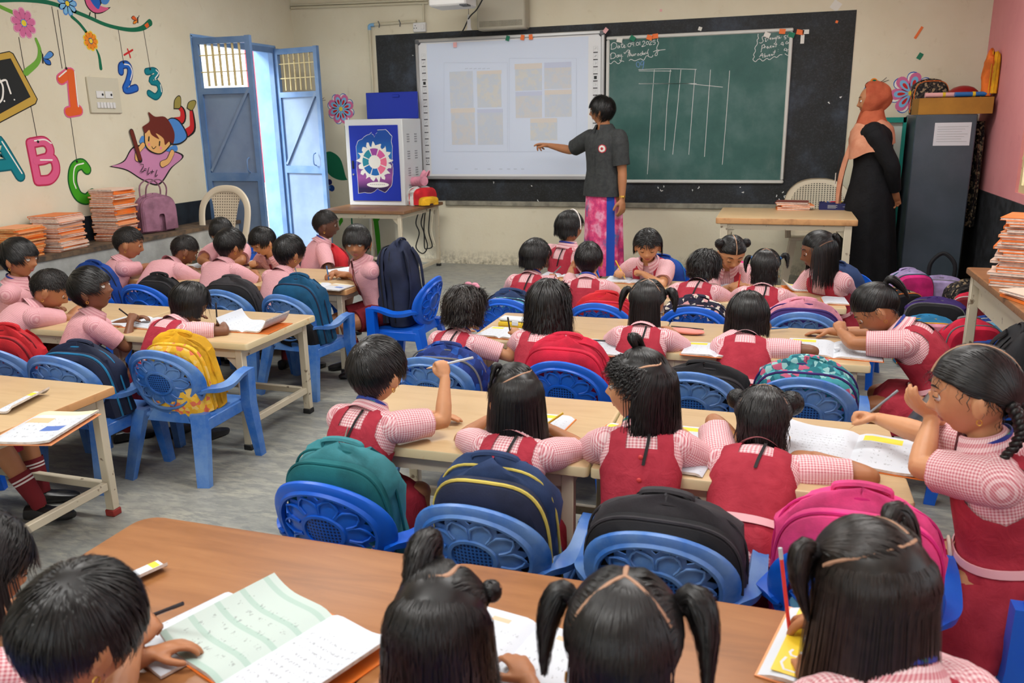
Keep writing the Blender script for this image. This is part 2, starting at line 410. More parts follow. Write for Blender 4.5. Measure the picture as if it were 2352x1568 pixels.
# ================================================================ FRONT WALL: boards
def fw(u, v, y=0.0): q = at_y(u, v, y); return (q[0], q[2])
def rect(mb, x0, x1, z0, z1, y0, y1, m=0, bev=0.0): return mb.box(((x0 + x1) / 2, (y0 + y1) / 2, (z0 + z1) / 2), (x1 - x0, abs(y1 - y0), z1 - z0), m, bev=bev)
def strokes(mb, lines, frame, r=0.003, m=0):
    """flat pen lines: list of 2-D polylines -> ribbon quads in frame (fn: (a,b)->xyz, normal)"""
    fn, nv = frame
    for L in lines:
        P = np.array([fn(*q) for q in L]); T = np.gradient(P, axis=0)
        T /= np.maximum(np.linalg.norm(T, axis=1, keepdims=True), 1e-9); S = np.cross(T, nv) * r
        G = np.stack([P - S, P + S], 1); mb.sheet(G, m)
    return mb
m, nt, b = base('board_black', 0.62, 0.3)
vec = coords(nt, 'Object')
c = ramp(nt, noise(nt, vec, 2.3, 7, 0.65), [(0.36, lin((34, 34, 32))), (0.52, lin((42, 45, 48))), (0.68, lin((64, 72, 84)))])
c = pick(nt, None, ramp(nt, noise(nt, vec, 70, 4, 0.7), [(0.5, 0.0), (0.8, 0.45)]), c, lin((84, 88, 96)))
nt.links.new(c, b.inputs['Base Color']); bump(nt, b, noise(nt, vec, 90, 3), 0.12)
BB = (-0.978, 3.378, 0.631, 2.215)
bb = thing('blackboard', 'long black painted board filling the front wall behind the other boards', 'blackboard', (0, 0, 0))
obj('board_surface', rect(MB(), BB[0], BB[1], BB[2], BB[3], -0.001, -0.0055, 0), MATS['board_black'], bb, smooth=False)
M('ledge_grey', (150, 146, 130), 0.8, rgb2=(120, 116, 104), vscale=10)
obj('ledge', rect(MB(), -0.30, 3.33, 0.585, 0.632, -0.001, -0.03, 0, 0.006), MATS['ledge_grey'], bb)
M('chalk', (226, 228, 226), 0.9); M('chalk_blue', (110, 150, 205), 0.9)
cb = MB()
rnd = random.Random(3)
def onb(q, y): return lambda a, b: np.array([a, y, b])
fr_b = (lambda a, b: np.array([a, -0.0065, b]), np.array([0, -1.0, 0]))
sc = []
for (u, v) in [(1512, 430), (1520, 437), (1524, 428), (1590, 436), (1604, 430), (1700, 432), (1706, 440), (1835, 470), (1845, 480), (1782, 450), (1798, 440), (1803, 452), (1790, 458), (1133, 420), (1222, 425), (1237, 461), (1000, 160), (948, 128), (1930, 222), (1905, 235)]:
    a, b2 = fw(u, v); sc.append([(a + rnd.uniform(-.012, .012), b2 + rnd.uniform(-.012, .012)) for _ in range(3)])
for L_ in sc: obj('chalk_mark', strokes(MB(), [L_], fr_b, 0.0035), MATS['chalk'], bb, smooth=False)

# interactive whiteboard
WB = (-0.546, 1.296, 0.842, 2.155)
M('alu', (176, 176, 176), 0.35, 0.5, metal=0.55); M('alu_dark', (96, 98, 102), 0.4, metal=0.3); M('panel_white', (222, 224, 226), 0.35, 0.5); M('icon_dark', (40, 42, 44), 0.6); M('icon_grey', (176, 180, 182), 0.6)
wb = thing('interactive_whiteboard', 'large white interactive board showing a faint projected page beside the green board', 'whiteboard', (0, 0, 0))
mb = MB(); x0, x1, z0, z1 = WB; fwid = 0.032
rect(mb, x0, x1, z1 - fwid, z1, -0.008, -0.05, 0, 0.006); rect(mb, x0, x1, z0, z0 + fwid, -0.008, -0.05, 0, 0.006)
rect(mb, x0, x0 + fwid, z0 + fwid, z1 - fwid, -0.008, -0.05, 0, 0.006); rect(mb, x1 - fwid, x1, z0 + fwid, z1 - fwid, -0.008, -0.05, 0, 0.006)
obj('frame', mb, MATS['alu'], wb)
mb = MB()
for x in (x0, x1 - 0.05):
    for z in (z0, z1 - 0.05): obj('corner_cap', rect(MB(), x - 0.003, x + 0.053, z - 0.003, z + 0.053, -0.007, -0.054, 0, 0.014), MATS['alu_dark'], wb)
obj('panel', rect(MB(), x0 + fwid, x1 - fwid, z0 + fwid, z1 - fwid, -0.01, -0.036), MATS['panel_white'], wb, smooth=False)
# projected page: the projector's light painted as very pale sheet colours
def slide_mat():
    m, nt, b = base('projected_page', 0.5, 0.3)
    vec = coords(nt, 'UV'); n = ramp(nt, noise(nt, vec, 9, 6), [(0.4, lin((213, 223, 240))), (0.62, lin((206, 217, 236)))])
    nt.links.new(n, b.inputs['Base Color'])
slide_mat()
M('slide_line', (188, 198, 214), 0.6)
for nme, c1, c2 in (('slide_pic_a', (204, 208, 214), (197, 206, 219)), ('slide_pic_b', (209, 209, 206), (198, 206, 216)), ('slide_pic_c', (198, 206, 217), (207, 207, 209))):
    M(nme, c1, 0.6, rgb2=c2, vscale=16, lo=0.42, hi=0.55)
M('slide_peach', (216, 209, 202), 0.6); M('slide_lilac', (194, 202, 224), 0.6); M('slide_white', (208, 214, 222), 0.6)
ym = -0.0365
sl = MB(); rect(sl, x0 + 0.115, x1 - 0.15, z0 + 0.05, z1 - 0.045, -0.036, ym, 0)
def srect(u0, v0, u1, v1, m, dy=0.001):
    a = fw(u0, v0, ym); b_ = fw(u1, v1, ym); rect(sl, min(a[0], b_[0]), max(a[0], b_[0]), min(a[1], b_[1]), max(a[1], b_[1]), ym, ym - dy, m)
pics = [(1032, 165, 1088, 247, 2), (1095, 165, 1152, 246, 3), (1036, 258, 1092, 332, 4), (1096, 253, 1156, 332, 2), (1183, 148, 1245, 207, 3), (1250, 145, 1312, 203, 4), (1184, 213, 1245, 270, 4), (1251, 208, 1313, 268, 2), (1218, 273, 1280, 322, 3)]
for u0, v0, u1, v1, mm in pics: srect(u0, v0, u1, v1, mm)
for u0, v0, u1, v1, mm in [(1095, 163, 1152, 169, 5), (1182, 147, 1245, 157, 5), (1250, 144, 1312, 154, 6), (1184, 211, 1245, 219, 6), (1251, 207, 1313, 216, 5), (1035, 249, 1091, 258, 5), (1096, 251, 1155, 258, 6), (1218, 272, 1279, 281, 5)]: srect(u0, v0, u1, v1, mm, 0.0016)
fs = (lambda a, b: np.array([a, ym - 0.002, b]), np.array([0, -1.0, 0]))
def box2(u0, v0, u1, v1): return [fw(u0, v0, ym), fw(u1, v0, ym), fw(u1, v1, ym), fw(u0, v1, ym), fw(u0, v0, ym)]
strokes(sl, [box2(1020, 144, 1166, 348), box2(1170, 134, 1324, 348)], fs, 0.0012, 1)
strokes(sl, [[fw(1068 + 10 * k, 158, ym), fw(1075 + 10 * k, 157, ym)] for k in range(6)], fs, 0.003, 1)
strokes(sl, [[fw(u, 388, ym), fw(u + 7, 388, ym)] for u in (1045, 1090, 1120, 1147, 1165, 1180, 1197)], fs, 0.004, 1)
obj('projected_page', sl, [MATS[k] for k in ('projected_page', 'slide_line', 'slide_pic_a', 'slide_pic_b', 'slide_pic_c', 'slide_peach', 'slide_lilac')], wb, smooth=False)
for xs, n0 in ((x0 + 0.078, 17), (x1 - 0.083, 17)):
    ic = MB()
    for k in range(n0):
        z = z1 - 0.185 - k * 0.0615
        rect(ic, xs - 0.021, xs + 0.021, z - 0.004, z + 0.004, ym, ym - 0.001, 0)
        strokes(ic, [[(xs - 0.02, z + 0.01), (xs - 0.02, z + 0.052), (xs + 0.02, z + 0.052), (xs + 0.02, z + 0.01)]], fs, 0.0008, 1)
        if k == 4: rect(ic, xs - 0.013, xs + 0.013, z + 0.016, z + 0.044, ym, ym - 0.001, 0)
        elif k == 16: strokes(ic, [[(xs - 0.009, z + 0.046), (xs - 0.009, z + 0.024), (xs, z + 0.017), (xs + 0.009, z + 0.024), (xs + 0.009, z + 0.046)]], fs, 0.0018, 0)
        else: strokes(ic, [[(xs + 0.010 * math.cos(t * (2 + k % 3)), z + 0.031 + 0.011 * math.sin(t * (2 + (k + 1) % 3))) for t in np.linspace(0, PI, 7)]], fs, 0.001, 1)
    obj('button_icons', ic, [MATS['icon_dark'], MATS['icon_grey']], wb, smooth=False)

# green chalkboard
GB = (1.308, 2.895, 0.814, 2.099)
m, nt, b = base('green_chalkboard', 0.55, 0.35)
vec = coords(nt, 'Object')
c = ramp(nt, noise(nt, vec, 1.7, 7, 0.62), [(0.34, lin((44, 84, 80))), (0.5, lin((56, 97, 91))), (0.66, lin((82, 114, 110)))])
c = pick(nt, None, ramp(nt, noise(nt, coords(nt, 'Object', (1, 1, 0.3), (0, 0.4, 0)), 5, 8, 0.7), [(0.52, 0.0), (0.74, 0.4)]), c, lin((110, 126, 124)))
nt.links.new(c, b.inputs['Base Color'])
gb = thing('green_chalkboard', 'green chalkboard with white frame, date and attendance written in chalk', 'chalkboard', (0, 0, 0))
M('white_alu', (206, 206, 200), 0.4, 0.5)
mb = MB(); x0, x1, z0, z1 = GB; fwid = 0.03
rect(mb, x0, x1, z1 - fwid, z1, -0.008, -0.034, 0, 0.008); rect(mb, x0, x1, z0, z0 + fwid, -0.008, -0.034, 0, 0.008)
rect(mb, x0, x0 + fwid, z0 + fwid, z1 - fwid, -0.008, -0.034, 0, 0.008); rect(mb, x1 - fwid, x1, z0 + fwid, z1 - fwid, -0.008, -0.034, 0, 0.008)
obj('frame', mb, MATS['white_alu'], gb)
obj('panel', rect(MB(), x0 + 0.02, x1 - 0.02, z0 + 0.02, z1 - 0.02, -0.01, -0.024), MATS['green_chalkboard'], gb, smooth=False)
yg = -0.0245
fg = (lambda a, b: np.array([a, yg - 0.001, b]), np.array([0, -1.0, 0]))
# handwriting traced as pen strokes (board pixels)
def zz(o, s, L): return [[fw(o[0] + a / s, o[1] + b / s, yg) for a, b in smoothpath(q, 3 * len(q)) ] if len(q) > 2 else [fw(o[0] + a / s, o[1] + b / s, yg) for a, b in q] for q in L]
o1 = (1300, 40); s1 = 7.84
date = [[(822, 470), (815, 580)], [(808, 500), (850, 455), (905, 470), (912, 520), (880, 560), (820, 575)], [(960, 510), (935, 520), (930, 548), (955, 545), (965, 510), (970, 548)], [(1010, 440), (1000, 520), (1012, 545), (1030, 535)], [(985, 490), (1035, 480)], [(1035, 530), (1060, 515), (1050, 495), (1035, 520), (1050, 545), (1075, 530)], [(1090, 490), (1093, 494)], [(1085, 528), (1089, 532)],
        [(1165, 460), (1125, 475), (1115, 515), (1145, 530), (1170, 500), (1160, 462)], [(1220, 450), (1185, 455), (1190, 485), (1220, 470), (1222, 450), (1215, 520)], [(1240, 510), (1244, 514)], [(1290, 445), (1265, 465), (1270, 500), (1300, 498), (1310, 462), (1290, 445)], [(1332, 432), (1330, 500)], [(1350, 495), (1354, 499)], [(1375, 445), (1400, 425), (1420, 440), (1395, 490), (1365, 530), (1435, 505)], [(1465, 430), (1445, 455), (1450, 485), (1480, 480), (1490, 445), (1465, 430)], [(1500, 430), (1525, 412), (1540, 430), (1520, 465), (1500, 495), (1550, 485)], [(1610, 410), (1570, 415), (1565, 445), (1600, 440), (1605, 475), (1570, 490)],
        [(812, 640), (806, 755)], [(795, 680), (830, 640), (885, 650), (890, 705), (860, 735), (810, 745)], [(945, 670), (915, 690), (915, 715), (940, 710), (950, 672), (955, 712)], [(975, 665), (970, 700), (995, 690), (1000, 660), (1000, 760), (975, 780), (970, 755)], [(1020, 695), (1025, 705)], [(1045, 625), (1060, 650), (1110, 590), (1140, 600), (1110, 715)], [(1110, 620), (1170, 650)], [(1150, 590), (1145, 700), (1165, 660), (1180, 695)], [(1190, 660), (1195, 695), (1215, 685), (1220, 655), (1225, 690)], [(1240, 690), (1245, 655), (1270, 660)], [(1285, 690), (1300, 650), (1320, 675), (1300, 690)], [(1370, 640), (1340, 650), (1340, 680), (1365, 675), (1380, 600), (1375, 675)], [(1410, 640), (1390, 650), (1395, 670), (1412, 660), (1415, 640), (1425, 668)], [(1440, 620), (1440, 650), (1465, 645), (1470, 610), (1490, 570)], [(1470, 610), (1478, 660), (1485, 690)],
        [(785, 820), (810, 835), (870, 785), (940, 835), (1000, 785), (1045, 795)], [(1135, 780), (1170, 755), (1240, 780), (1310, 755), (1350, 745), (1400, 770), (1450, 690), (1500, 710), (1545, 715), (1570, 680)], [(1655, 380), (1645, 420), (1668, 460), (1635, 540), (1640, 600), (1600, 680), (1640, 680), (1650, 620), (1690, 590), (1790, 578)], [(1570, 620), (1640, 590), (1690, 590)]]
o2 = (1700, 0); s2 = 7.84
att = [[(440, 660), (400, 660), (400, 700), (415, 740), (380, 775), (345, 770)], [(470, 640), (455, 745), (480, 735)], [(440, 690), (500, 675)], [(495, 730), (505, 690), (525, 690)], [(535, 700), (560, 690), (550, 680), (535, 700), (555, 715)], [(575, 715), (585, 680), (600, 705), (610, 680)], [(640, 670), (620, 690), (640, 700), (650, 670), (640, 760), (605, 795)], [(670, 640), (665, 700)], [(655, 670), (685, 660)], [(700, 640), (695, 700), (715, 670), (725, 695)], [(742, 675), (745, 680)], [(740, 655), (743, 658)], [(835, 640), (800, 645), (795, 670), (825, 675), (820, 700), (795, 700)], [(870, 625), (850, 650), (865, 670), (895, 650), (890, 625), (870, 625)],
       [(400, 810), (375, 940)], [(385, 830), (430, 800), (440, 840), (400, 870)], [(440, 870), (450, 840), (465, 845)], [(480, 860), (500, 845), (490, 835), (480, 860), (500, 875)], [(520, 840), (510, 860), (530, 865)], [(540, 850), (560, 830), (550, 825), (540, 850), (565, 860)], [(580, 855), (590, 825), (605, 850), (615, 825)], [(655, 770), (640, 850)], [(620, 800), (670, 800)], [(705, 810), (708, 814)], [(760, 755), (735, 800), (790, 795)], [(770, 755), (775, 825)], [(850, 740), (820, 775), (840, 790), (875, 770), (850, 765)],
       [(345, 1030), (400, 960), (410, 1040)], [(350, 1010), (420, 990)], [(445, 960), (440, 1030), (465, 1010), (445, 1000)], [(490, 990), (480, 1015), (500, 1010)], [(515, 1005), (535, 985), (520, 980), (515, 1005), (540, 1010)], [(555, 1005), (565, 975), (580, 1000), (590, 970)], [(630, 900), (605, 990)], [(590, 940), (640, 935)], [(685, 890), (688, 894)], [(683, 920), (686, 924)], [(815, 865), (790, 905), (850, 900), (880, 880)], [(835, 870), (845, 935)],
       [(325, 610), (320, 650), (330, 690), (305, 720), (310, 790), (265, 860), (275, 920), (240, 985), (258, 1020), (230, 1070), (275, 1110), (320, 1070), (360, 1060), (410, 1100), (480, 1050), (530, 1075), (610, 1020), (660, 1035), (710, 990), (760, 985)], [(805, 965), (840, 990), (880, 998)]]
grid = [[(1305, 940), (1800, 925), (2352, 935)], [(1310, 962), (1900, 965)], [(1310, 1195), (2352, 1190)], [(1598, 880), (1570, 1300), (1545, 1568)], [(1880, 935), (1850, 1250), (1820, 1568)], [(2075, 950), (2050, 1300), (2025, 1568)], [(2325, 930), (2300, 1200), (2275, 1568)]]
tall = [[(1503, 160), (1496, 250), (1487, 400)], [(1540, 160), (1532, 240), (1526, 345)], [(1564, 160), (1556, 250), (1545, 355)], [(1597, 160), (1590, 250), (1582, 355)], [(1632, 160), (1625, 260), (1618, 360)], [(1676, 162), (1668, 270), (1659, 378)], [(1467, 192), (1580, 192), (1660, 200)]]
nine = [[(1290, 795), (1265, 830), (1280, 885), (1320, 890), (1330, 830), (1295, 795)], [(1400, 785), (1355, 800), (1350, 850), (1385, 850), (1405, 790), (1395, 880), (1375, 935)]]
ch = MB(); strokes(ch, zz(o1, s1, date), fg, 0.0022); strokes(ch, zz(o2, s2, att), fg, 0.0022)
strokes(ch, zz(o1, s1, grid[:3]), fg, 0.0018); strokes(ch, [[fw(u, v, yg) for u, v in L] for L in tall], fg, 0.0018)
obj('chalk_writing', ch, MATS['chalk'], gb, smooth=False)
obj('chalk_number', strokes(MB(), zz(o1, s1, nine), fg, 0.0022), MATS['chalk_blue'], gb, smooth=False)
M('scrap_orange', (238, 120, 60), 0.6); M('scrap_green', (30, 120, 90), 0.6); M('scrap_white', (224, 222, 214), 0.6); M('scrap_pink', (232, 176, 176), 0.6)
def scrap(u, v, w, h, mat, par, y, a=0.0):
    q = at_y(u, v, y); mb = MB().box((0, 0, 0), (w, 0.003, h)); 
    return obj('paper_scrap', mb, MATS[mat], par, q, (0, a, 0), smooth=False)
for u, v, mat, a in [(1453, 88, 'scrap_green', 0.6), (1492, 86, 'scrap_orange', 0.3), (1505, 83, 'scrap_orange', -0.1), (1423, 92, 'scrap_white', 0.2), (1762, 80, 'scrap_white', 0.4), (1797, 72, 'scrap_orange', 0.1), (1818, 80, 'scrap_green', 0.3)]: scrap(u, v, 0.05, 0.04, mat, gb, -0.036, a)
for u, v, mat, a in [(1166, 88, 'scrap_green', 0.3), (1200, 86, 'scrap_orange', 0.2), (1219, 85, 'scrap_orange', -0.1), (1045, 103, 'scrap_pink', 0), (1391, 70, 'scrap_pink', 0.7)]: scrap(u, v, 0.035, 0.045, mat, wb, -0.052, a)
for u, v, mat, w, h, a in [(1838, 74, 'scrap_orange', 0.06, 0.04, 0.2), (1851, 73, 'scrap_white', 0.05, 0.035, 0), (1843, 90, 'scrap_white', 0.03, 0.07, 0), (1608, 66, 'scrap_white', 0.03, 0.03, 0.3), (1922, 50, 'scrap_orange', 0.02, 0.02, 0.3)]: scrap(u, v, w, h, mat, bb, -0.011, a)

# ---------------------------------------------------------------- projector, wall box, pipes, socket
M('pvc_cream', (206, 198, 172), 0.5); M('beige_plastic', (176, 170, 152), 0.5); M('off_white_plastic', (222, 222, 220), 0.4); M('cable_black', (26, 26, 28), 0.5); M('pvc_blue', (130, 180, 220), 0.5)
a = fw(1094, 14, -0.16); c_ = fw(1206, 64, -0.16)
sp = thing('wall_speaker', 'beige rectangular speaker box fixed above the whiteboard', 'speaker', ((a[0] + c_[0]) / 2, -0.085, c_[1]))
w = c_[0] - a[0]; h = 0.30
obj('cabinet', MB().box((0, 0, h / 2), (w, 0.15, h), bev=0.012), MATS['beige_plastic'], sp)
g = MB()
for k in range(36): g.box((-w / 2 + 0.03 + (w - 0.06) * k / 35, -0.077, 0.05), (0.004, 0.004, 0.05))
obj('grille', g, MATS['ledge_grey'], sp, smooth=False)
q = at_y(1040, 12, -0.62)
pj = thing('projector', 'white projector hanging on a wall arm at the top of the front wall', 'projector', (q[0], -0.62, q[2] - 0.02))
obj('body', MB().box((0, 0, 0.06), (0.34, 0.28, 0.12), bev=0.015), MATS['off_white_plastic'], pj)
obj('wall_arm', MB().box((0, 0.37, 0.16), (0.06, 0.62, 0.05)).box((0, 0, 0.14), (0.1, 0.1, 0.06)), MATS['off_white_plastic'], pj)
g = MB();
for k in range(6): g.box((0.12 + 0.012 * k, -0.1, 0.0), (0.006, 0.1, 0.012))
obj('vent', g, MATS['alu_dark'], pj, smooth=False)
obj('lens', MB().tube([(0.05, 0.14, 0.05), (0.05, 0.155, 0.05)], 0.03, 16), MATS['icon_dark'], pj)
q1 = at_y(1112, -8, -0.5); q2 = at_y(1078, 40, -0.3); q3 = at_y(1030, 86, -0.06)
tag(obj('cable', MB().tube(smoothpath([q1, (q1 + q2) / 2 + [0, 0, -0.02], q2, (q2 + q3) / 2 + [0.02, 0, -0.05], q3], 24), 0.006), MATS['cable_black']), 'black cable hanging from the projector down to the whiteboard edge', 'cable')
q = at_y(1077, 50, -0.28)
hk = thing('hanging_sensor', 'small white plastic sensor dangling on a cord below the projector', 'sensor', (q[0], q[1], q[2] - 0.07))
obj('shell', MB().loft([[(0.018 * math.cos(t) * s, 0.012 * math.sin(t) * s, z) for t in np.linspace(0, 2 * PI, 10, endpoint=False)] for z, s in ((0, 1.5), (0.02, 1.0), (0.09, 0.9), (0.13, 0.5))]), MATS['off_white_plastic'], hk)
obj('cord', MB().tube([(0, 0, 0.12), (0.0, 0, 0.27)], 0.002, 5), MATS['cable_black'], hk)
pts = [(-1.88, -0.02, fw(668, 20)[1]), (-1.2, -0.02, fw(770, 17)[1] - .005), fw(985, 9)]
pp = [np.array([XL + 0.01, -0.018, fw(668, 19)[1]]), np.array([fw(985, 7)[0], -0.018, fw(985, 7)[1]])]
pc = thing('conduit_pipe', 'cream plastic conduit running along the top of the front wall', 'pipe', (0, 0, 0))
obj('pipe', MB().tube(pp, 0.012).tube([p + [0, 0, 0.026] for p in pp], 0.010), MATS['pvc_cream'], pc)
a, b_, c_ = fw(852, 58), fw(958, 53), fw(867, 215); d_ = fw(970, 8)
pc2 = thing('conduit_pipe', 'cream conduit with blue elbow running from the wall socket down beside the blackboard', 'pipe', (0, 0, 0))
obj('pipe', MB().tube([(a[0] - 0.01, -0.016, c_[1] - 0.3), (a[0] - 0.01, -0.016, a[1])], 0.013).tube([(a[0], -0.016, a[1]), (b_[0], -0.016, a[1] + 0.01)], 0.013).tube([(d_[0] + 0.015, -0.016, a[1]), (d_[0] + 0.015, -0.016, d_[1])], 0.010), MATS['pvc_cream'], pc2)
obj('elbow', MB().tube(smoothpath([(a[0] - 0.01, -0.016, a[1] - 0.045), (a[0] - 0.01, -0.016, a[1] - 0.01), (a[0] + 0.01, -0.016, a[1]), (a[0] + 0.045, -0.016, a[1])], 8), 0.0165), MATS['pvc_blue'], pc2)
for px in (0.1, 0.32): obj('clip', MB().tube([(a[0] + px, -0.03, a[1] - 0.03), (a[0] + px + 0.008, -0.034, a[1]), (a[0] + px - 0.006, -0.03, a[1] + 0.03)], 0.005, 6), MATS['alu_dark'], pc2)
q = fw(966, 62)
so_ = thing('wall_socket', 'small white power socket with switch above the blackboard corner', 'socket', (q[0], 0, q[1] - 0.04))
obj('plate', MB().box((0, -0.018, 0.035), (0.13, 0.035, 0.085), bev=0.006), MATS['off_white_plastic'], so_)
g = MB()
for x, z in ((-0.04, 0.05), (-0.052, 0.028), (-0.028, 0.028)): g.tube([(x, -0.0365, z), (x, -0.034, z)], 0.005, 8)
obj('pin_hole', g, MATS['icon_dark'], so_)
obj('switch', MB().box((0.035, -0.038, 0.036), (0.03, 0.006, 0.045), bev=0.002), MATS['off_white_plastic'], so_)
# ================================================================ WALL PAINTINGS (flat paint on the plaster)
PC = {}
def pm(name, rgb): return M('paint_' + name, rgb, 0.7, 0.25)
for k, c in dict(dgreen=(22, 108, 76), lgreen=(112, 170, 62), pink=(214, 112, 158), lpink=(230, 160, 190), blue=(82, 140, 208), lblue=(130, 190, 230), dblue=(28, 62, 130), navy=(30, 36, 90), yellow=(240, 212, 60), orange=(240, 140, 40), dorange=(226, 98, 40), red=(206, 44, 44), white=(240, 238, 230), black=(36, 34, 32), teal=(16, 128, 140), dteal=(10, 96, 108), rose=(222, 96, 140), drose=(186, 44, 84), green=(66, 160, 30), dkgreen=(20, 90, 40), brown=(110, 44, 34), skin=(232, 178, 112), wood=(196, 160, 70), slate=(38, 40, 40), paper=(208, 140, 178), olive=(160, 146, 74), blush=(240, 140, 160), bluea=(38, 100, 190)).items(): PC[k] = pm(k, c)
PN = list(PC); PI_ = {k: i for i, k in enumerate(PN)}; PMATS = [PC[k] for k in PN]
class Paint:
    """layers of flat paint on a wall plane; outlines given where they stand on the wall"""
    def __init__(self, wall):
        self.w = wall; self.mb = MB(); self.k = 0
    def P(self, u, v):
        q = at_x(u, v, XL) if self.w == 'L' else at_y(u, v, 0.0)
        return (q[1], q[2]) if self.w == 'L' else (q[0], q[2])
    def raw(self, pts, col):
        self.k += 1; e = 0.0012 + 0.0004 * self.k
        if self.w == 'L': fr = (np.array([XL + e, 0, 0]), np.array([0, 1., 0]), np.array([-1., 0, 0]), np.array([0, 0, 1.]))
        else: fr = (np.array([0, -e, 0]), np.array([1., 0, 0]), np.array([0, 1., 0]), np.array([0, 0, 1.]))
        self.mb.prism(pts, 0.0008, fr, PI_[col]); return self
    def poly(self, pts, col, smooth=0):
        p = [self.P(*q) for q in pts]
        if smooth: p = [tuple(q) for q in smoothpath(p + [p[0]], smooth)[:-1]]
        return self.raw(p, col)
    def line(self, pts, r, col, smooth=0):
        p = np.array([self.P(*q) for q in pts])
        if smooth: p = smoothpath(p, smooth)
        T = np.gradient(p, axis=0); T /= np.maximum(np.linalg.norm(T, axis=1, keepdims=True), 1e-9)
        N = np.stack([-T[:, 1], T[:, 0]], 1); r = np.full(len(p), r) if np.isscalar(r) else np.interp(np.linspace(0, 1, len(p)), np.linspace(0, 1, len(r)), r)
        a0 = math.atan2(T[-1][1], T[-1][0]); a1 = math.atan2(T[0][1], T[0][0])
        L = list(p + N * r[:, None]); Rr = list(p - N * r[:, None])
        c0 = [p[-1] + r[-1] * np.array([math.cos(a0 + t), math.sin(a0 + t)]) for t in np.linspace(PI / 2, -PI / 2, 7)[1:-1]]
        c1 = [p[0] + r[0] * np.array([math.cos(a1 + t), math.sin(a1 + t)]) for t in np.linspace(-PI / 2, -3 * PI / 2, 7)[1:-1]]
        return self.raw([tuple(q) for q in L + c0 + Rr[::-1] + c1], col)
    def disc(self, u, v, r, col, ry=None, rot=0.0):
        c = self.P(u, v); ry = ry or r
        return self.raw([(c[0] + r * math.cos(t) * math.cos(rot) - ry * math.sin(t) * math.sin(rot), c[1] + r * math.cos(t) * math.sin(rot) + ry * math.sin(t) * math.cos(rot)) for t in np.linspace(0, 2 * PI, 22, endpoint=False)], col)
    def petals(self, u, v, n, r0, r1, w, col, a0=0.0):
        c = self.P(u, v)
        for k in range(n):
            a = a0 + 2 * PI * k / n; d = np.array([math.cos(a), math.sin(a)]); s = np.array([-d[1], d[0]])
            pts = []
            for t in np.linspace(0, 2 * PI, 16, endpoint=False):
                q = np.array(c) + d * ((r0 + r1) / 2 + (r1 - r0) / 2 * math.cos(t)) + s * w * math.sin(t) * (1 + 0.35 * math.cos(t)); pts.append(tuple(q))
            self.raw(pts, col); self.k -= 1
        self.k += 1; return self
    def done(self, name, label, par):
        o = obj(name, self.mb, PMATS, par, smooth=False); o['label'] = label; return o
Zs = lambda L: [(a / 2.614, b / 2.614) for a, b in L]
# --- vine with flowers
p = Paint('L')
p.line(Zs([(-40, 5), (0, 3), (150, 0), (310, 20), (500, 90), (640, 150), (770, 178), (850, 170), (900, 135)]), [0.012, 0.012, 0.014, 0.013, 0.013, 0.016, 0.026], 'dgreen', 40)
p.line(Zs([(430, 100), (475, 140), (515, 190)]), 0.011, 'dgreen', 8)
p.poly(Zs([(865, 150), (885, 135), (895, 155), (880, 170)]), 'dorange')
p.done('painted_vine', 'dark green painted vine arching along the top of the left wall', wall_left)
p = Paint('L'); p.line(Zs([(-20, 30), (0, 40), (55, 65), (90, 80)]), 0.012, 'lgreen', 10)
p.line(Zs([(215, 235), (237, 300), (225, 370), (155, 435)]), [0.010, 0.016, 0.022], 'lgreen', 16)
p.petals(54, 53, 9, 0.015, 0.098, 0.024, 'lpink', 0.2).petals(54, 53, 9, 0.02, 0.090, 0.019, 'pink', 0.2).disc(54, 53, 0.024, 'blue').disc(54, 53, 0.019, 'yellow')
p.done('painted_flower', 'pink nine-petal flower with light green stem', wall_left)
p = Paint('L'); p.petals(154, 8, 9, 0.01, 0.085, 0.020, 'blue', 0.1).petals(154, 8, 9, 0.02, 0.075, 0.013, 'lblue', 0.1).disc(154, 8, 0.022, 'dblue').disc(154, 8, 0.017, 'yellow')
p.done('painted_flower', 'blue flower on the vine', wall_left)
p = Paint('L'); p.line(Zs([(580, 300), (595, 340), (605, 410)]), [0.006, 0.011, 0.014], 'dgreen', 10)
p.petals(208, 94, 9, 0.01, 0.070, 0.019, 'yellow', 0.0).petals(208, 94, 9, 0.012, 0.062, 0.014, 'orange', 0.0).disc(208, 94, 0.021, 'dblue').disc(208, 94, 0.016, 'yellow')
p.done('painted_flower', 'orange flower hanging from the vine', wall_left)
p = Paint('L'); p.poly(Zs([(500, -20), (520, 40), (560, 78), (610, 80), (663, 45), (640, 45), (600, 40), (620, -20)]), 'black', 30).poly(Zs([(506, -18), (524, 36), (562, 72), (608, 74), (652, 50), (615, 40), (585, 20), (600, -20)]), 'rose', 30)
p.poly(Zs([(530, -20), (560, 30), (590, 55), (600, 20), (585, -20)]), 'bluea', 20).poly(Zs([(600, -20), (610, 20), (640, 25), (658, -5), (640, -20)]), 'blue', 16)
p.line(Zs([(540, 75), (535, 95)]), 0.004, 'black').line(Zs([(570, 80), (572, 108)]), 0.004, 'black')
p.done('painted_bird', 'pink and blue bird on the vine', wall_left)
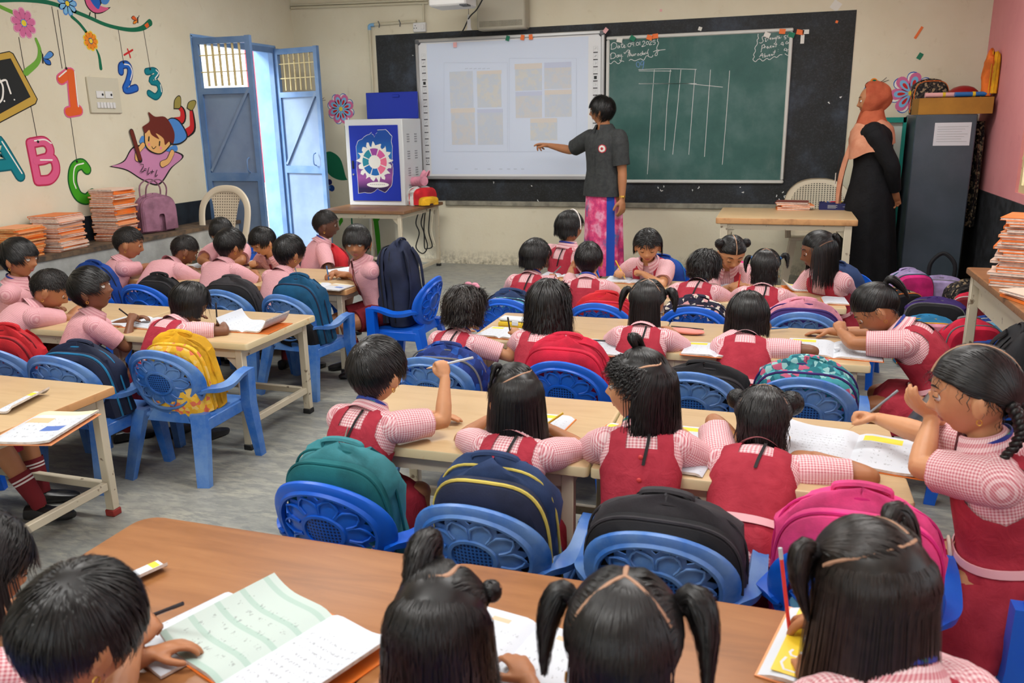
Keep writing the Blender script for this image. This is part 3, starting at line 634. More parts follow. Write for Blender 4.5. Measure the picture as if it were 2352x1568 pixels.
def butterfly(u, v, s, c1, c2, name, lab, par, wall, flip=1):
    p = Paint(wall); d = flip
    p.poly([(u, v), (u + d * 0.9 * s, v - 1.0 * s), (u + d * 1.5 * s, v - 0.5 * s), (u + d * 0.8 * s, v + 0.1 * s)], 'black', 20).poly([(u, v), (u + d * 0.85 * s, v - 0.9 * s), (u + d * 1.35 * s, v - 0.5 * s), (u + d * 0.8 * s, v)], c1, 20)
    p.poly([(u, v), (u + d * 0.9 * s, v + 0.2 * s), (u + d * 1.1 * s, v + 0.9 * s), (u + d * 0.4 * s, v + 0.8 * s)], 'black', 20).poly([(u, v + 0.05 * s), (u + d * 0.85 * s, v + 0.3 * s), (u + d * 1.0 * s, v + 0.8 * s), (u + d * 0.45 * s, v + 0.7 * s)], c2, 20)
    p.line([(u, v + 0.6 * s), (u - 0.05 * s, v - 0.5 * s)], 0.005, 'black').line([(u, v - 0.4 * s), (u - d * .3 * s, v - 1.0 * s)], 0.002, 'black')
    return p.done(name, lab, par)
butterfly(316, 46, 10, 'dorange', 'orange', 'painted_butterfly', 'small orange butterfly by the vine end', wall_left, 'L', -1)
butterfly(98, 134, 17, 'blue', 'bluea', 'painted_butterfly', 'blue butterfly below the pink flower', wall_left, 'L', 1)
# --- slate
p = Paint('L'); p.poly(Zs([(-60, 330), (55, 306), (80, 320), (226, 595), (215, 625), (-60, 770)]), 'black').poly(Zs([(-60, 336), (55, 312), (75, 324), (220, 595), (210, 620), (-60, 762)]), 'wood').poly(Zs([(-60, 372), (62, 350), (182, 582), (-60, 716)]), 'black').poly(Zs([(-60, 378), (60, 355), (176, 580), (-60, 708)]), 'slate')
p.line(Zs([(-20, 500), (30, 480), (45, 510), (62, 560)]), 0.006, 'white', 12).line(Zs([(-10, 470), (15, 520), (12, 590), (-10, 620)]), 0.006, 'white', 12).disc(9, 232, 0.006, 'white').disc(32, 229, 0.005, 'white')
p.done('painted_slate', 'painted wooden-framed slate tilted at the wall edge', wall_left)
# --- hanging numbers and letters
def hang(lines, name='painted_string', lab=None):
    p = Paint('L')
    for L in lines: p.line(Zs(L), 0.0022, 'black')
    return p
def glyph(name, lab, paths, r, dark, mid, strings, hi):
    p = Paint('L')
    for L in strings: p.line(Zs(L), 0.0022, 'black')
    for L in paths: p.line(Zs(L), r + 0.010, dark, 4 * len(L) + 6)
    for L in paths: p.line(Zs(L), r, mid, 4 * len(L) + 6)
    for L in hi: p.line(Zs(L), 0.0045, 'white', 3 * len(L) + 4)
    if strings: p.disc(strings[0][-1][0] / 2.614, strings[0][-1][1] / 2.614 + 2, 0.009, 'black')
    return p.done(name, lab, wall_left)
glyph('painted_number', 'orange number 1 hanging on strings', [[(365, 475), (415, 440)], [(425, 440), (432, 540), (442, 650)], [(410, 672), (470, 662)]], 0.030, 'rose', 'dorange', [[(345, 60), (395, 405)], [(310, 40), (372, 410)]], [[(352, 462), (395, 425)], [(445, 430), (458, 560), (468, 640)]])
glyph('painted_number', 'blue number 2 hanging on a string', [[(725, 430), (728, 395), (765, 390), (780, 430), (768, 490), (750, 535), (775, 540), (815, 528)]], 0.020, 'dblue', 'bluea', [[(710, 180), (740, 370)]], [[(745, 385), (775, 392), (792, 430), (782, 480)]])
glyph('painted_number', 'teal number 3 hanging on a string', [[(880, 430), (925, 425), (940, 445), (905, 485), (945, 500), (960, 545), (935, 580), (895, 560)]], 0.018, 'dteal', 'teal', [[(860, 175), (900, 410)]], [[(935, 420), (950, 440), (930, 470)], [(962, 510), (968, 550)]])
glyph('painted_letter', 'teal letter A cut by the picture edge', [[(-70, 1080), (-20, 880), (0, 860), (120, 1055)], [(-60, 1000), (70, 985)]], 0.030, 'dteal', 'teal', [], [[(10, 850), (130, 1040)]])
glyph('painted_letter', 'pink letter B hanging on a string', [[(180, 860), (225, 1085)], [(185, 858), (265, 850), (300, 900), (280, 950), (215, 965)], [(215, 965), (310, 950), (335, 1020), (300, 1075), (228, 1085)]], 0.026, 'drose', 'rose', [[(112, 225), (185, 640), (225, 845)]], [[(205, 845), (265, 838), (305, 860)], [(240, 960), (310, 960)]])
glyph('painted_letter', 'green letter C hanging on a string', [[(520, 1015), (490, 985), (445, 1010), (435, 1090), (465, 1170), (515, 1195), (555, 1165)]], 0.032, 'dkgreen', 'green', [[(422, 700), (460, 965)]], [[(500, 980), (450, 1000), (440, 1080), (455, 1130)]])
p = Paint('L'); p.line(Zs([(745, 330), (770, 315), (795, 300)]), 0.007, 'red').line(Zs([(765, 295), (778, 330), (782, 345)]), 0.006, 'red'); p.done('painted_cross', 'small red cross scribble', wall_left)
# --- boy writing on pink paper
p = Paint('L')
p.poly(Zs([(655, 1000), (740, 965), (830, 870), (1095, 925), (1030, 1010), (955, 1110), (860, 1085), (760, 1025)]), 'black', 60).poly(Zs([(668, 997), (745, 970), (832, 878), (1085, 930), (1020, 1010), (952, 1100), (862, 1078), (762, 1018)]), 'paper', 60)
p.line(Zs([(1125, 800), (1160, 770), (1155, 700), (1150, 665)]), [0.035, 0.028, 0.020], 'black', 14).line(Zs([(1120, 795), (1150, 765), (1148, 700), (1145, 665)]), [0.032, 0.025, 0.016], 'red', 14)
p.line(Zs([(1050, 730), (1095, 720), (1100, 670), (1075, 640)]), [0.034, 0.030, 0.020], 'black', 14).line(Zs([(1050, 728), (1090, 715), (1092, 670), (1070, 640)]), [0.030, 0.026, 0.016], 'red', 14)
for q in ([(1040, 655), (1045, 600), (1070, 572), (1085, 590), (1080, 650)], [(1118, 650), (1130, 612), (1165, 600), (1175, 620), (1150, 665)]):
    p.poly(Zs(q), 'black', 24); c = np.mean(q, axis=0); p.poly(Zs([tuple(c + (np.array(t) - c) * 0.86) for t in q]), 'olive', 24)
p.poly(Zs([(985, 730), (1030, 705), (1080, 730), (1125, 815), (1090, 860), (1040, 870), (1000, 850)]), 'black', 30).poly(Zs([(990, 732), (1030, 712), (1075, 736), (1116, 815), (1086, 852), (1040, 862), (1005, 845)]), 'blue', 30)
p.poly(Zs([(832, 850), (850, 815), (880, 840), (868, 890)]), 'blue', 16).poly(Zs([(985, 900), (1050, 870), (1060, 905), (1010, 910)]), 'blue', 16)
p.line(Zs([(855, 870), (822, 915), (820, 950)]), [0.022, 0.020, 0.026], 'black', 10).line(Zs([(855, 870), (822, 915), (820, 950)]), [0.019, 0.017, 0.023], 'skin', 10)
p.line(Zs([(1030, 915), (1005, 965), (970, 985)]), [0.026, 0.024, 0.028], 'black', 10).line(Zs([(1030, 915), (1005, 965), (970, 985)]), [0.022, 0.020, 0.024], 'skin', 10)
p.poly(Zs([(860, 800), (885, 770), (960, 780), (1020, 850), (1010, 885), (960, 925), (900, 912), (865, 870)]), 'black', 40).poly(Zs([(864, 802), (887, 775), (958, 785), (1012, 852), (1003, 882), (958, 919), (903, 906), (870, 868)]), 'skin', 40)
p.poly(Zs([(850, 760), (895, 725), (885, 672), (925, 700), (990, 705), (1040, 790), (1035, 860), (1010, 850), (985, 870), (975, 830), (930, 800), (950, 835), (905, 810), (890, 780), (865, 800)]), 'brown', 70)
p.disc(340, 332, 0.012, 'blush').disc(367, 340, 0.012, 'blush').line(Zs([(905, 880), (915, 893), (930, 880)]), 0.003, 'black', 8).line(Zs([(888, 822), (886, 845)]), 0.006, 'black').line(Zs([(952, 850), (950, 872)]), 0.006, 'black')
p.line(Zs([(783, 790), (835, 960)]), 0.022, 'black').line(Zs([(783, 792), (833, 950)]), 0.018, 'brown')
for L in ([(935, 1020), (925, 1058), (938, 1050)], [(908, 1020), (904, 1040)], [(895, 1032), (916, 1030)], [(886, 1005), (877, 1045), (890, 1038)], [(860, 1012), (870, 1014)], [(858, 1022), (868, 1024)], [(835, 985), (855, 990), (842, 1018), (835, 1030), (850, 1030), (858, 1020)]): p.line(Zs(L), 0.0028, 'black', 8 if len(L) > 2 else 0)
p.done('painted_boy', 'painted boy lying on his front writing 1+1=2 on pink paper', wall_left)
# --- front wall flowers
def big_flower(u, v, n, s, name, lab, a0=0.3):
    p = Paint('F'); p.petals(u, v, n, 0.02 * s, 0.100 * s, 0.026 * s, 'bluea', a0 + 0.16).petals(u, v, n, 0.03 * s, 0.095 * s, 0.023 * s, 'white', a0 + 0.16).petals(u, v, n, 0.012 * s, 0.096 * s, 0.025 * s, 'pink', a0).petals(u, v, n, 0.012 * s, 0.078 * s, 0.015 * s, 'lblue', a0).petals(u, v, n, 0.026 * s, 0.062 * s, 0.007 * s, 'red', a0).disc(u, v, 0.013 * s, 'yellow')
    return p.done(name, lab, wall_front)
p = Paint('F'); p.line([(793, 290), (800, 370), (806, 470), (811, 560)], 0.008, 'dgreen', 16); p.done('painted_stem', 'dark green stem of the pink flower beside the steel box', wall_front)
big_flower(783, 250, 8, 1.55, 'painted_flower', 'pink and blue flower beside the steel computer box')
p = Paint('F'); p.poly([(743, 352), (760, 348), (782, 365), (794, 405), (797, 413), (775, 412), (752, 395)], 'dgreen', 30); p.done('painted_leaf', 'dark green leaf by the door', wall_front)
p = Paint('F'); p.disc(757, 418, 0.03, 'navy').disc(762, 432, 0.034, 'dblue').disc(755, 430, 0.02, 'blue').disc(753, 438, 0.011, 'yellow').line([(752, 440), (755, 475), (757, 520)], 0.006, 'lgreen', 8); p.done('painted_flower', 'small navy flower low beside the door leaf', wall_front)
p = Paint('F'); p.disc(737, 243, 0.020, 'orange').disc(738, 245, 0.013, 'yellow').disc(737, 244, 0.007, 'dkgreen').line([(735, 232), (745, 224)], 0.0018, 'black').line([(735, 232), (748, 230)], 0.0018, 'black'); p.done('painted_butterfly', 'yellow butterfly half behind the door leaf', wall_front)
p = Paint('F'); p.poly([(845, 489), (858, 508), (862, 540), (870, 610), (877, 610), (873, 540), (869, 508), (882, 489)], 'green', 0); p.poly([(778, 508), (786, 494), (788, 508), (780, 520)], 'green'); p.done('painted_stalk', 'green painted stalk under the steel box table', wall_front)
big_flower(2093, 214, 7, 1.7, 'painted_flower', 'large pink and blue flower beside the steel almirah', 0.5)
p = Paint('F'); p.disc(2007, 188, 0.030, 'orange').disc(2008, 188, 0.020, 'dgreen').disc(2008, 190, 0.010, 'red').disc(1992, 206, 0.028, 'blue').disc(1990, 206, 0.018, 'lblue').disc(2022, 205, 0.024, 'yellow').line([(1995, 210), (2012, 196), (2024, 188)], 0.006, 'black').line([(2022, 190), (2036, 178)], 0.0018, 'black').line([(2024, 190), (2041, 184)], 0.0018, 'black'); p.done('painted_butterfly', 'yellow and blue butterfly above the scarfed woman', wall_front)
for u, v, mat, w, h, a in [(2110, 75, 'scrap_orange', 0.02, 0.10, 0.5), (2113, 129, 'scrap_green', 0.035, 0.05, 0.5), (1518, 24, 'scrap_pink', 0.02, 0.02, 0), (1920, 13, 'scrap_white', 0.07, 0.07, 0.6)]: scrap(u, v, w, h, mat, wall_front, -0.002, a)
# --- switchboard
c0 = at_x(195, 176, XL); c1 = at_x(278, 260, XL)
sw = thing('switchboard', 'cream electrical switchboard with two sockets and six switches', 'switchboard', (XL, (c0[1] + c1[1]) / 2, c1[2]))
sw.location.x = XL + 0.001
wd, hh = abs(c1[1] - c0[1]), c0[2] - c1[2]
M('switch_cream', (206, 200, 178), 0.5)
obj('plate', MB().box((0.007, 0, hh / 2), (0.014, wd, hh), bev=0.003), MATS['switch_cream'], sw)
for dy in (-0.24, 0.16):
    so2 = obj('socket', MB().box((0.017, dy * wd * 0.7, hh * 0.52), (0.008, wd * 0.24, hh * 0.20), bev=0.002), MATS['off_white_plastic'], sw)
    obj('pin_hole', MB().tube([(0.0205, dy * wd * 0.7 + 0.02, hh * 0.52), (0.0222, dy * wd * 0.7 + 0.02, hh * 0.52)], 0.009, 10), MATS['icon_dark'], so2)
for k in range(6): obj('switch', MB().box((0.017, wd * (-0.26 + 0.1 * k), hh * 0.22), (0.010, wd * 0.08, hh * 0.17), bev=0.002), MATS['off_white_plastic'], sw)
# ================================================================ FURNITURE
TZ = 0.49
def wood_mat(name, c1, c2, c3, scale=3.0, rough=0.4):
    m, nt, b = base(name, rough, 0.45)
    v = coords(nt, 'Object', (1.2, 9, 9)); n = noise(nt, v, scale, 8, 0.6, 0.6)
    c = ramp(nt, n, [(0.3, lin(c1)), (0.5, lin(c2)), (0.72, lin(c3))])
    sc_ = ramp(nt, noise(nt, coords(nt, 'Object'), 6, 6, 0.7), [(0.55, 0.0), (0.8, 0.3)])
    nt.links.new(pick(nt, None, sc_, c, lin(tuple(int(x * .7) for x in c1))), b.inputs['Base Color'])
    return m
wood_mat('beige_laminate', (196, 166, 124), (202, 172, 130), (190, 158, 116), 2.0)
wood_mat('brown_veneer', (136, 88, 50), (154, 102, 60), (166, 114, 70), 2.6, 0.36)
wood_mat('dark_wood', (112, 78, 52), (134, 96, 64), (90, 62, 44), 3.0, 0.5)
M('edge_wood', (196, 146, 96), 0.5, rgb2=(150, 104, 66), vscale=14, lo=0.5, hi=0.75)
M('edge_cream', (212, 196, 156), 0.5, rgb2=(196, 150, 96), vscale=22, lo=0.60, hi=0.74)
M('cream_enamel', (206, 196, 172), 0.45, 0.5, rgb2=(122, 104, 84), vscale=26, lo=0.64, hi=0.70)
M('foot_black', (34, 34, 34), 0.6); M('foot_red', (150, 52, 46), 0.6)
def table(name, label, x0, x1, y0, y1, h, top='beige_laminate', edge='edge_cream', foot='foot_black', group=None, thick=0.032, round_corner=0.012, leg=0.034, inset=0.06, stretch=0.085, legmat='cream_enamel', apron=0.0):
    """y0 near edge, y1 far edge"""
    w, d = x1 - x0, y1 - y0
    t = thing(name, label, 'table', ((x0 + x1) / 2, (y0 + y1) / 2, 0), 0, group)
    rc = round_corner; pts = []
    for sx, sy, a0 in ((1, 1, 0), (-1, 1, 90), (-1, -1, 180), (1, -1, 270)):
        for k in range(6):
            a = R(a0 + 90 * k / 5); pts.append((sx * (w / 2 - rc) + rc * math.cos(a), sy * (d / 2 - rc) + rc * math.sin(a)))
    e = 0.006
    rings = []
    for z, o in ((h - thick, -0.006), (h - thick + 0.004, 0), (h - e, 0), (h - e * 0.3, -e * 0.35), (h, -e)):
        rings.append([(px * (1 + o / (w / 2)), py * (1 + o / (d / 2)), z) for px, py in pts])
    mb = MB(); mb.loft(rings[:4], 1, (True, False)); mb.loft(rings[3:], 0, (False, True))
    obj('tabletop', mb, [MATS[top], MATS[edge]], t)
    lx, ly = w / 2 - inset, d / 2 - 0.035
    fr = MB()
    zf = h - thick - 0.02
    for y in (-ly, ly): fr.box((0, y, zf), (2 * lx, 0.025, 0.04))
    for x in (-lx, lx): fr.box((x, 0, zf), (0.025, 2 * ly, 0.04))
    for x in (-lx, lx):
        for y in (-ly, ly): fr.prism([(0, 0), (0.07, 0), (0, -0.07)], 0.004, ((x + (0.012 if x < 0 else -0.012), y - 0.002, zf - 0.015), np.array([1. if x < 0 else -1., 0, 0]), np.array([0, 1., 0]), np.array([0, 0, 1.])))
    obj('frame', fr, MATS[legmat], t, smooth=False, fix=True)
    for x in (-lx, lx):
        for y in (-ly, ly):
            l = obj('leg', MB().box((x, y, (h - thick) / 2 + 0.012), (leg, leg, h - thick - 0.024), bev=0.003), MATS[legmat], t)
            obj('foot_cap', MB().box((x, y, 0.0125), (leg + 0.006, leg + 0.006, 0.025), bev=0.003), MATS[foot], l)
    if stretch:
        for x in (-lx, lx): obj('stretcher', MB().box((x, 0, stretch + 0.035), (0.024, 2 * ly - leg, 0.03), bev=0.003), MATS[legmat], t)
        obj('foot_bar', MB().box((0, ly - 0.01, stretch + 0.035), (2 * lx - leg, 0.024, 0.03), bev=0.003), MATS[legmat], t)
    return t
xs3 = at_z(1345, 1088, TZ)[0]; xs4 = at_z(1016, 1296, TZ)[0]
KT = 'children\'s tables'
table('school_table', 'beige table where three boys in pink shirts and a bob-haired girl write, open right end', 0.0, 0.766, -4.893, -4.337, TZ, group=KT)
table('school_table', 'beige table at the picture\'s left edge under the tie-wearing boy', -0.79, -0.005, -4.893, -4.337, TZ, group=KT)
table('school_table', 'beige table in the near left corner carrying a picture workbook', -0.14, 0.653, -6.05, -5.505, TZ, edge='edge_wood', foot='foot_red', group=KT)
table('school_table', 'beige boys\' table nearest the navy backpack chair', -0.17, 0.612, -3.75, -3.155, TZ, edge='edge_wood', group=KT)
table('school_table', 'beige boys\' table between the bench and white plastic chair', -0.96, -0.175, -3.75, -3.155, TZ, edge='edge_wood', group=KT)
table('school_table', 'beige girls\' table nearest the boards, left half', 1.64, 2.41, -3.624, -3.09, TZ, group=KT)
table('school_table', 'beige girls\' table nearest the boards, right half in front of the teacher\'s desk', 2.415, 3.195, -3.624, -3.09, TZ, group=KT)
table('school_table', 'beige table with yellow pencil box before the curly-haired girl', 1.64, 2.42, -4.60, -4.07, TZ, group=KT)
table('school_table', 'beige table where a ponytailed girl hides her face', 2.425, 3.211, -4.60, -4.07, TZ, group=KT)
table('school_table', 'beige table where the girl with raised pencil sits', 1.626, xs3 - 0.003, -5.767, -5.230, TZ, group=KT)
table('school_table', 'beige table under the bun-haired girl and a big white workbook', xs3 + 0.003, 3.198, -5.767, -5.230, TZ, group=KT)
BT = 'brown front tables'
table('school_table', 'brown wooden table in the foreground with rounded corner, left half', 1.474, xs4 - 0.003, -6.87, -6.303, TZ, 'brown_veneer', 'brown_veneer', group=BT, round_corner=0.05)
table('school_table', 'brown wooden table in the foreground carrying the letter D page', xs4 + 0.003, 3.12, -6.87, -6.303, TZ, 'brown_veneer', 'brown_veneer', group=BT, round_corner=0.05)
table('desk', 'cream steel teacher\'s desk with beige top in front of the blackboard', 2.43, 3.40, -1.50, -0.74, 0.672, edge='edge_wood', thick=0.045, leg=0.05, stretch=0)
table('desk', 'dark wooden table carrying the white steel computer box by the front wall', -1.12, -0.275, -1.06, -0.14, 0.632, 'dark_wood', 'dark_wood', thick=0.03, leg=0.034, stretch=0.02)
rd = table('desk', 'brown wooden desk with deep cream apron carrying orange notebooks at the right wall', 3.71, 4.33, -5.0, -3.46, 0.68, 'brown_veneer', 'dark_wood', thick=0.03, leg=0.04, inset=0.04, stretch=0)
obj('apron', MB().box((-0.25, 0, 0.57), (0.015, 1.44, 0.13)), MATS['cream_enamel'], rd, smooth=False)

# ---------------------------------------------------------------- blue plastic children's chairs
def plastic(name, rgb, dust, amt):
    m, nt, b = base(name, 0.32, 0.5)
    v = coords(nt, 'Object'); n = noise(nt, v, 7, 7, 0.65)
    f = ramp(nt, n, [(0.36, 0.0), (0.62, amt)])
    nt.links.new(pick(nt, None, f, lin(rgb), lin(dust)), b.inputs['Base Color'])
    nt.links.new(ramp(nt, n, [(0.4, 0.28), (0.65, 0.5)]), b.inputs['Roughness'])
    return m
plastic('chair_blue', (8, 92, 212), (30, 104, 210), 0.5)
plastic('chair_blue_dusty', (38, 104, 192), (112, 152, 204), 0.8)
def grid_mat(name, src_rgb, hole_rgb, k=46.0, rad=0.32):
    """moulded plastic with a regular grid of small round holes"""
    m, nt, b = base(name, 0.4, 0.4)
    tc = nt.nodes.new('ShaderNodeTexCoord'); sp_ = nt.nodes.new('ShaderNodeSeparateXYZ'); nt.links.new(tc.outputs['UV'], sp_.inputs[0])
    def cell(s, kk):
        a = nd(nt, 'ShaderNodeMath', operation='MULTIPLY'); a.inputs[1].default_value = kk; nt.links.new(s, a.inputs[0])
        f = nd(nt, 'ShaderNodeMath', operation='FRACT'); nt.links.new(a.outputs[0], f.inputs[0])
        c = nd(nt, 'ShaderNodeMath', operation='SUBTRACT'); c.inputs[1].default_value = 0.5; nt.links.new(f.outputs[0], c.inputs[0])
        p = nd(nt, 'ShaderNodeMath', operation='POWER'); p.inputs[1].default_value = 2; nt.links.new(c.outputs[0], p.inputs[0]); return p.outputs[0]
    ad = nd(nt, 'ShaderNodeMath', operation='ADD'); nt.links.new(cell(sp_.outputs[0], k), ad.inputs[0]); nt.links.new(cell(sp_.outputs[1], k), ad.inputs[1])
    lt = nd(nt, 'ShaderNodeMath', operation='LESS_THAN'); lt.inputs[1].default_value = rad * rad; nt.links.new(ad.outputs[0], lt.inputs[0])
    nt.links.new(pick(nt, None, lt.outputs[0], lin(src_rgb), lin(hole_rgb)), b.inputs['Base Color'])
    return m
grid_mat('chair_blue_grid', (14, 92, 206), (6, 30, 84), 1.0, 0.33)
grid_mat('chair_dusty_grid', (46, 104, 186), (14, 40, 92), 1.0, 0.33)
SEAT = 0.27
def make_chair(label, group, mat='chair_blue', gmat='chair_blue_grid'):
    t = thing('child_chair', label, 'chair', (0, 0, 0), 0, group)
    cm = MATS[mat]
    A_, B_, ZCN = 0.172, 0.142, 0.408          # rim half width / half height, centre height
    def bp(x, z, off=0.0):                      # backrest surface: tilted back and wrapped round the sitter
        return np.array([x, -0.135 - (z - SEAT) * 0.24 + 1.55 * x * x - off, z])
    nseg = 48
    def ring(r, off, k=nseg, fn=None):
        out = []
        for i in range(k):
            a = 2 * PI * i / k; rr = r * (fn(a) if fn else 1.0)
            out.append(bp(A_ * rr * math.cos(a), ZCN + B_ * rr * math.sin(a), off))
        return out
    mb = MB().loft([ring(0.74, 0.000), ring(0.76, 0.012), ring(0.80, 0.013), ring(0.84, 0.004), ring(0.93, 0.004), ring(0.98, 0.000), ring(1.0, -0.008), ring(0.985, -0.014), ring(0.9, -0.010), ring(0.76, -0.010), ring(0.74, 0.0)], 0, (False, False))
    obj('back_rim', mb, cm, t)
    K = 20; tooth = lambda a: 1.0 - 0.17 * abs(((a * K / (2 * PI)) % 1.0) - 0.5) * 2
    k2 = K * 4
    mb = MB().loft([ring(0.30, -0.004, k2), ring(0.34, 0.006, k2), ring(0.55, 0.004, k2), ring(0.76, -0.002, k2, tooth), ring(0.75, -0.007, k2, tooth), ring(0.30, -0.008, k2)], 0, (False, False))
    for i in range(K // 2):                     # raised petal outlines
        a0 = 2 * PI * i / (K // 2); h = PI / (K // 2)
        P = [bp(A_ * r * math.cos(a0 + s), ZCN + B_ * r * math.sin(a0 + s), 0.006) for r, s in ((0.40, -h * 0.9), (0.58, -h * 0.8), (0.71, 0.0), (0.58, h * 0.8), (0.40, h * 0.9))]
        mb.tube(smoothpath(P, 9), 0.0032, 5)
    obj('back_flower', mb, cm, t)
    mb = MB(); G = []; U = []
    for i, r in enumerate((0.001, 0.16, 0.31)):
        for q in ring(r, 0.0075 if i < 2 else 0.006, 24): G.append(q); U.append((q[0] / 0.0095, q[2] / 0.0095))
    mb.loft(np.array(G).reshape(3, 24, 3), 0, (False, False), True, np.array(U))
    mb.loft([ring(0.29, 0.004, 32), ring(0.30, 0.011, 32), ring(0.35, 0.011, 32), ring(0.37, 0.004, 32)], 1, (False, False))
    obj('back_grid', mb, [MATS[gmat], cm], t)
    for s in (-1, 1):                           # arm sweeps out of the rim and turns down into the front leg
        a = bp(s * A_ * 0.88, ZCN - 0.035, -0.004)
        P = smoothpath([bp(s * A_ * 0.80, ZCN - 0.075, -0.004), a, (s * 0.186, -0.055, 0.366), (s * 0.197, 0.0, 0.368), (s * 0.198, 0.07, 0.388), (s * 0.197, 0.128, 0.392)], 22)
        mb = MB().tube(P, np.concatenate([np.linspace(0.012, 0.030, 8), np.linspace(0.030, 0.025, 14)]), 4, 0, up=(s * 0.25, 0, 1), flat=(1.0, 0.46))
        obj('armrest', mb, cm, t)
        mb = MB().loft([[(s * 0.175, 0.10, 0.395), (s * 0.216, 0.10, 0.395), (s * 0.216, 0.150, 0.395), (s * 0.175, 0.150, 0.395)][::s], [(s * 0.172, 0.095, SEAT - 0.02), (s * 0.212, 0.10, SEAT - 0.02), (s * 0.212, 0.150, SEAT - 0.02), (s * 0.17, 0.150, SEAT - 0.02)][::s], [(s * 0.188, 0.135, 0.0), (s * 0.218, 0.135, 0.0), (s * 0.218, 0.172, 0.0), (s * 0.188, 0.172, 0.0)][::s]])
        obj('leg', mb, cm, t, sharp=25, fix=True)
        mb = MB().loft([[(s * 0.105, -0.150, SEAT + 0.01), (s * 0.168, -0.140, SEAT + 0.01), (s * 0.168, -0.105, SEAT + 0.01), (s * 0.105, -0.115, SEAT + 0.01)][::s], [(s * 0.150, -0.215, 0.0), (s * 0.198, -0.205, 0.0), (s * 0.198, -0.180, 0.0), (s * 0.150, -0.190, 0.0)][::s]])
        obj('leg', mb, cm, t, sharp=25, fix=True)
    mb = MB().box((0, 0.005, SEAT - 0.012), (0.335, 0.285, 0.024), bev=0.011, seg=2)
    mb.box((0, 0.146, SEAT - 0.035), (0.33, 0.012, 0.05), bev=0.004)
    for s in (-1, 1): mb.box((s * 0.166, 0.0, SEAT - 0.035), (0.012, 0.26, 0.05), bev=0.004)
    mb.loft([[bp(x, ZCN - B_ * 0.97 + 0.02, o) for x, o in ((-0.07, 0.004), (0.07, 0.004), (0.07, -0.012), (-0.07, -0.012))], [(-0.10, -0.145, SEAT - 0.03), (0.10, -0.145, SEAT - 0.03), (0.10, -0.125, SEAT - 0.03), (-0.10, -0.125, SEAT - 0.03)]])
    obj('seat', mb, cm, t, fix=True)
    return t
CH = {}
CG = 'blue children\'s chairs'
_c0 = _c1 = None
def chair(key, x, y, yaw, label, dusty=False):
    global _c0, _c1
    if dusty:
        if _c1 is None: _c1 = make_chair(label, CG, 'chair_blue_dusty', 'chair_dusty_grid'); c = _c1
        else: c = dup(_c1, label, (0, 0, 0), 0)
    else:
        if _c0 is None: _c0 = make_chair(label, CG); c = _c0
        else: c = dup(_c0, label, (0, 0, 0), 0)
    c.location = (x, y, 0); c.rotation_euler = (0, 0, yaw); CH[key] = c; return c
def chair_px(key, u, v, yaw, label, dusty=False, yy=None):
    """u,v: middle of the flower on its backrest"""
    q = at_z(u, v, 0.408); y = R(yaw)
    return chair(key, q[0] - math.sin(y) * 0.17, yy or q[1] + math.cos(y) * 0.17, y, label, dusty)
Bk = 'blue chair '
chair_px('A0', -15, 872, 4, Bk + 'cut by the left picture edge, red bag on it', True)
chair_px('A1', 130, 893, 2, Bk + 'with navy and cyan-zipped backpack behind the boys', True)
chair_px('A2', 366, 880, 2, Bk + 'standing free with the yellow backpack', True)
chair_px('C0', 250, 684, -4, Bk + 'with royal blue backpack, nearest the notebook bench', yy=-3.92)
chair_px('C1', 345, 702, 0, Bk + 'with slumped black backpack behind the dark-skinned short-haired boy', yy=-3.93)
chair_px('C2', 512, 722, 0, Bk + 'with grey-black backpack, third in the far boys\' row', True, yy=-3.96)
chair_px('C3', 645, 738, -6, Bk + 'with petrol blue backpack at the end of the boys\' row', True, yy=-4.0)
chair_px('G10', 1168, 740, 0, Bk + 'with navy handle bag behind the girl looking right', yy=-3.84)
chair_px('G11', 1378, 752, 0, Bk + 'with red backpack, second along the far girls\' row', yy=-3.84)
chair_px('G12', 1600, 748, 0, Bk + 'with black flowered backpack', False, yy=-3.82)
chair_px('G13', 1840, 772, 0, Bk + 'with pink and purple backpack', True, yy=-3.82)
chair_px('G20', 985, 900, 0, Bk + 'with dark blue star-patterned backpack and no child in front', True)
chair_px('G21', 1290, 912, -3, Bk + 'with crimson backpack behind the wavy-haired girl')
chair_px('G22', 1585, 940, 0, Bk + 'with low black backpack behind the bob-haired girl', True)
chair_px('G23', 1845, 955, -2, Bk + 'with turquoise patterned backpack', True)
chair_px('G30', 772, 1196, -2, Bk + 'with teal backpack, flower fully visible', yy=-5.96)
chair_px('G31', 1086, 1280, -2, Bk + 'with navy yellow-piped backpack, flower fully visible', True)
chair_px('G32', 1506, 1352, -2, Bk + 'with charcoal backpack behind the girl in profile', True)
chair_px('G33', 1960, 1395, -4, Bk + 'with bright pink backpack behind the bun-haired girl')
# ================================================================ BAGS
def fabric(name, rgb, rgb2=None, vs=9, lo=0.42, hi=0.6, rough=0.75):
    return M(name, rgb, rough, 0.3, rgb2=rgb2 or tuple(int(x * 0.82) for x in rgb), vscale=vs, lo=lo, hi=hi, bmp=0.10, bscale=240)
def pattern(name, cols, scale=16):
    m, nt, b = base(name, 0.7, 0.3); v = coords(nt, 'Object')
    n = nd(nt, 'ShaderNodeTexVoronoi', Scale=scale); nt.links.new(v, n.inputs['Vector'])
    sp_ = nt.nodes.new('ShaderNodeSeparateColor'); nt.links.new(n.outputs['Color'], sp_.inputs[0])
    r = ramp(nt, sp_.outputs[0], [(i / len(cols), lin(c)) for i, c in enumerate(cols)]); 
    for nn in nt.nodes:
        if nn.type == 'VALTORGB': nn.color_ramp.interpolation = 'CONSTANT'
    nt.links.new(r, b.inputs['Base Color']); return m
FB = {}
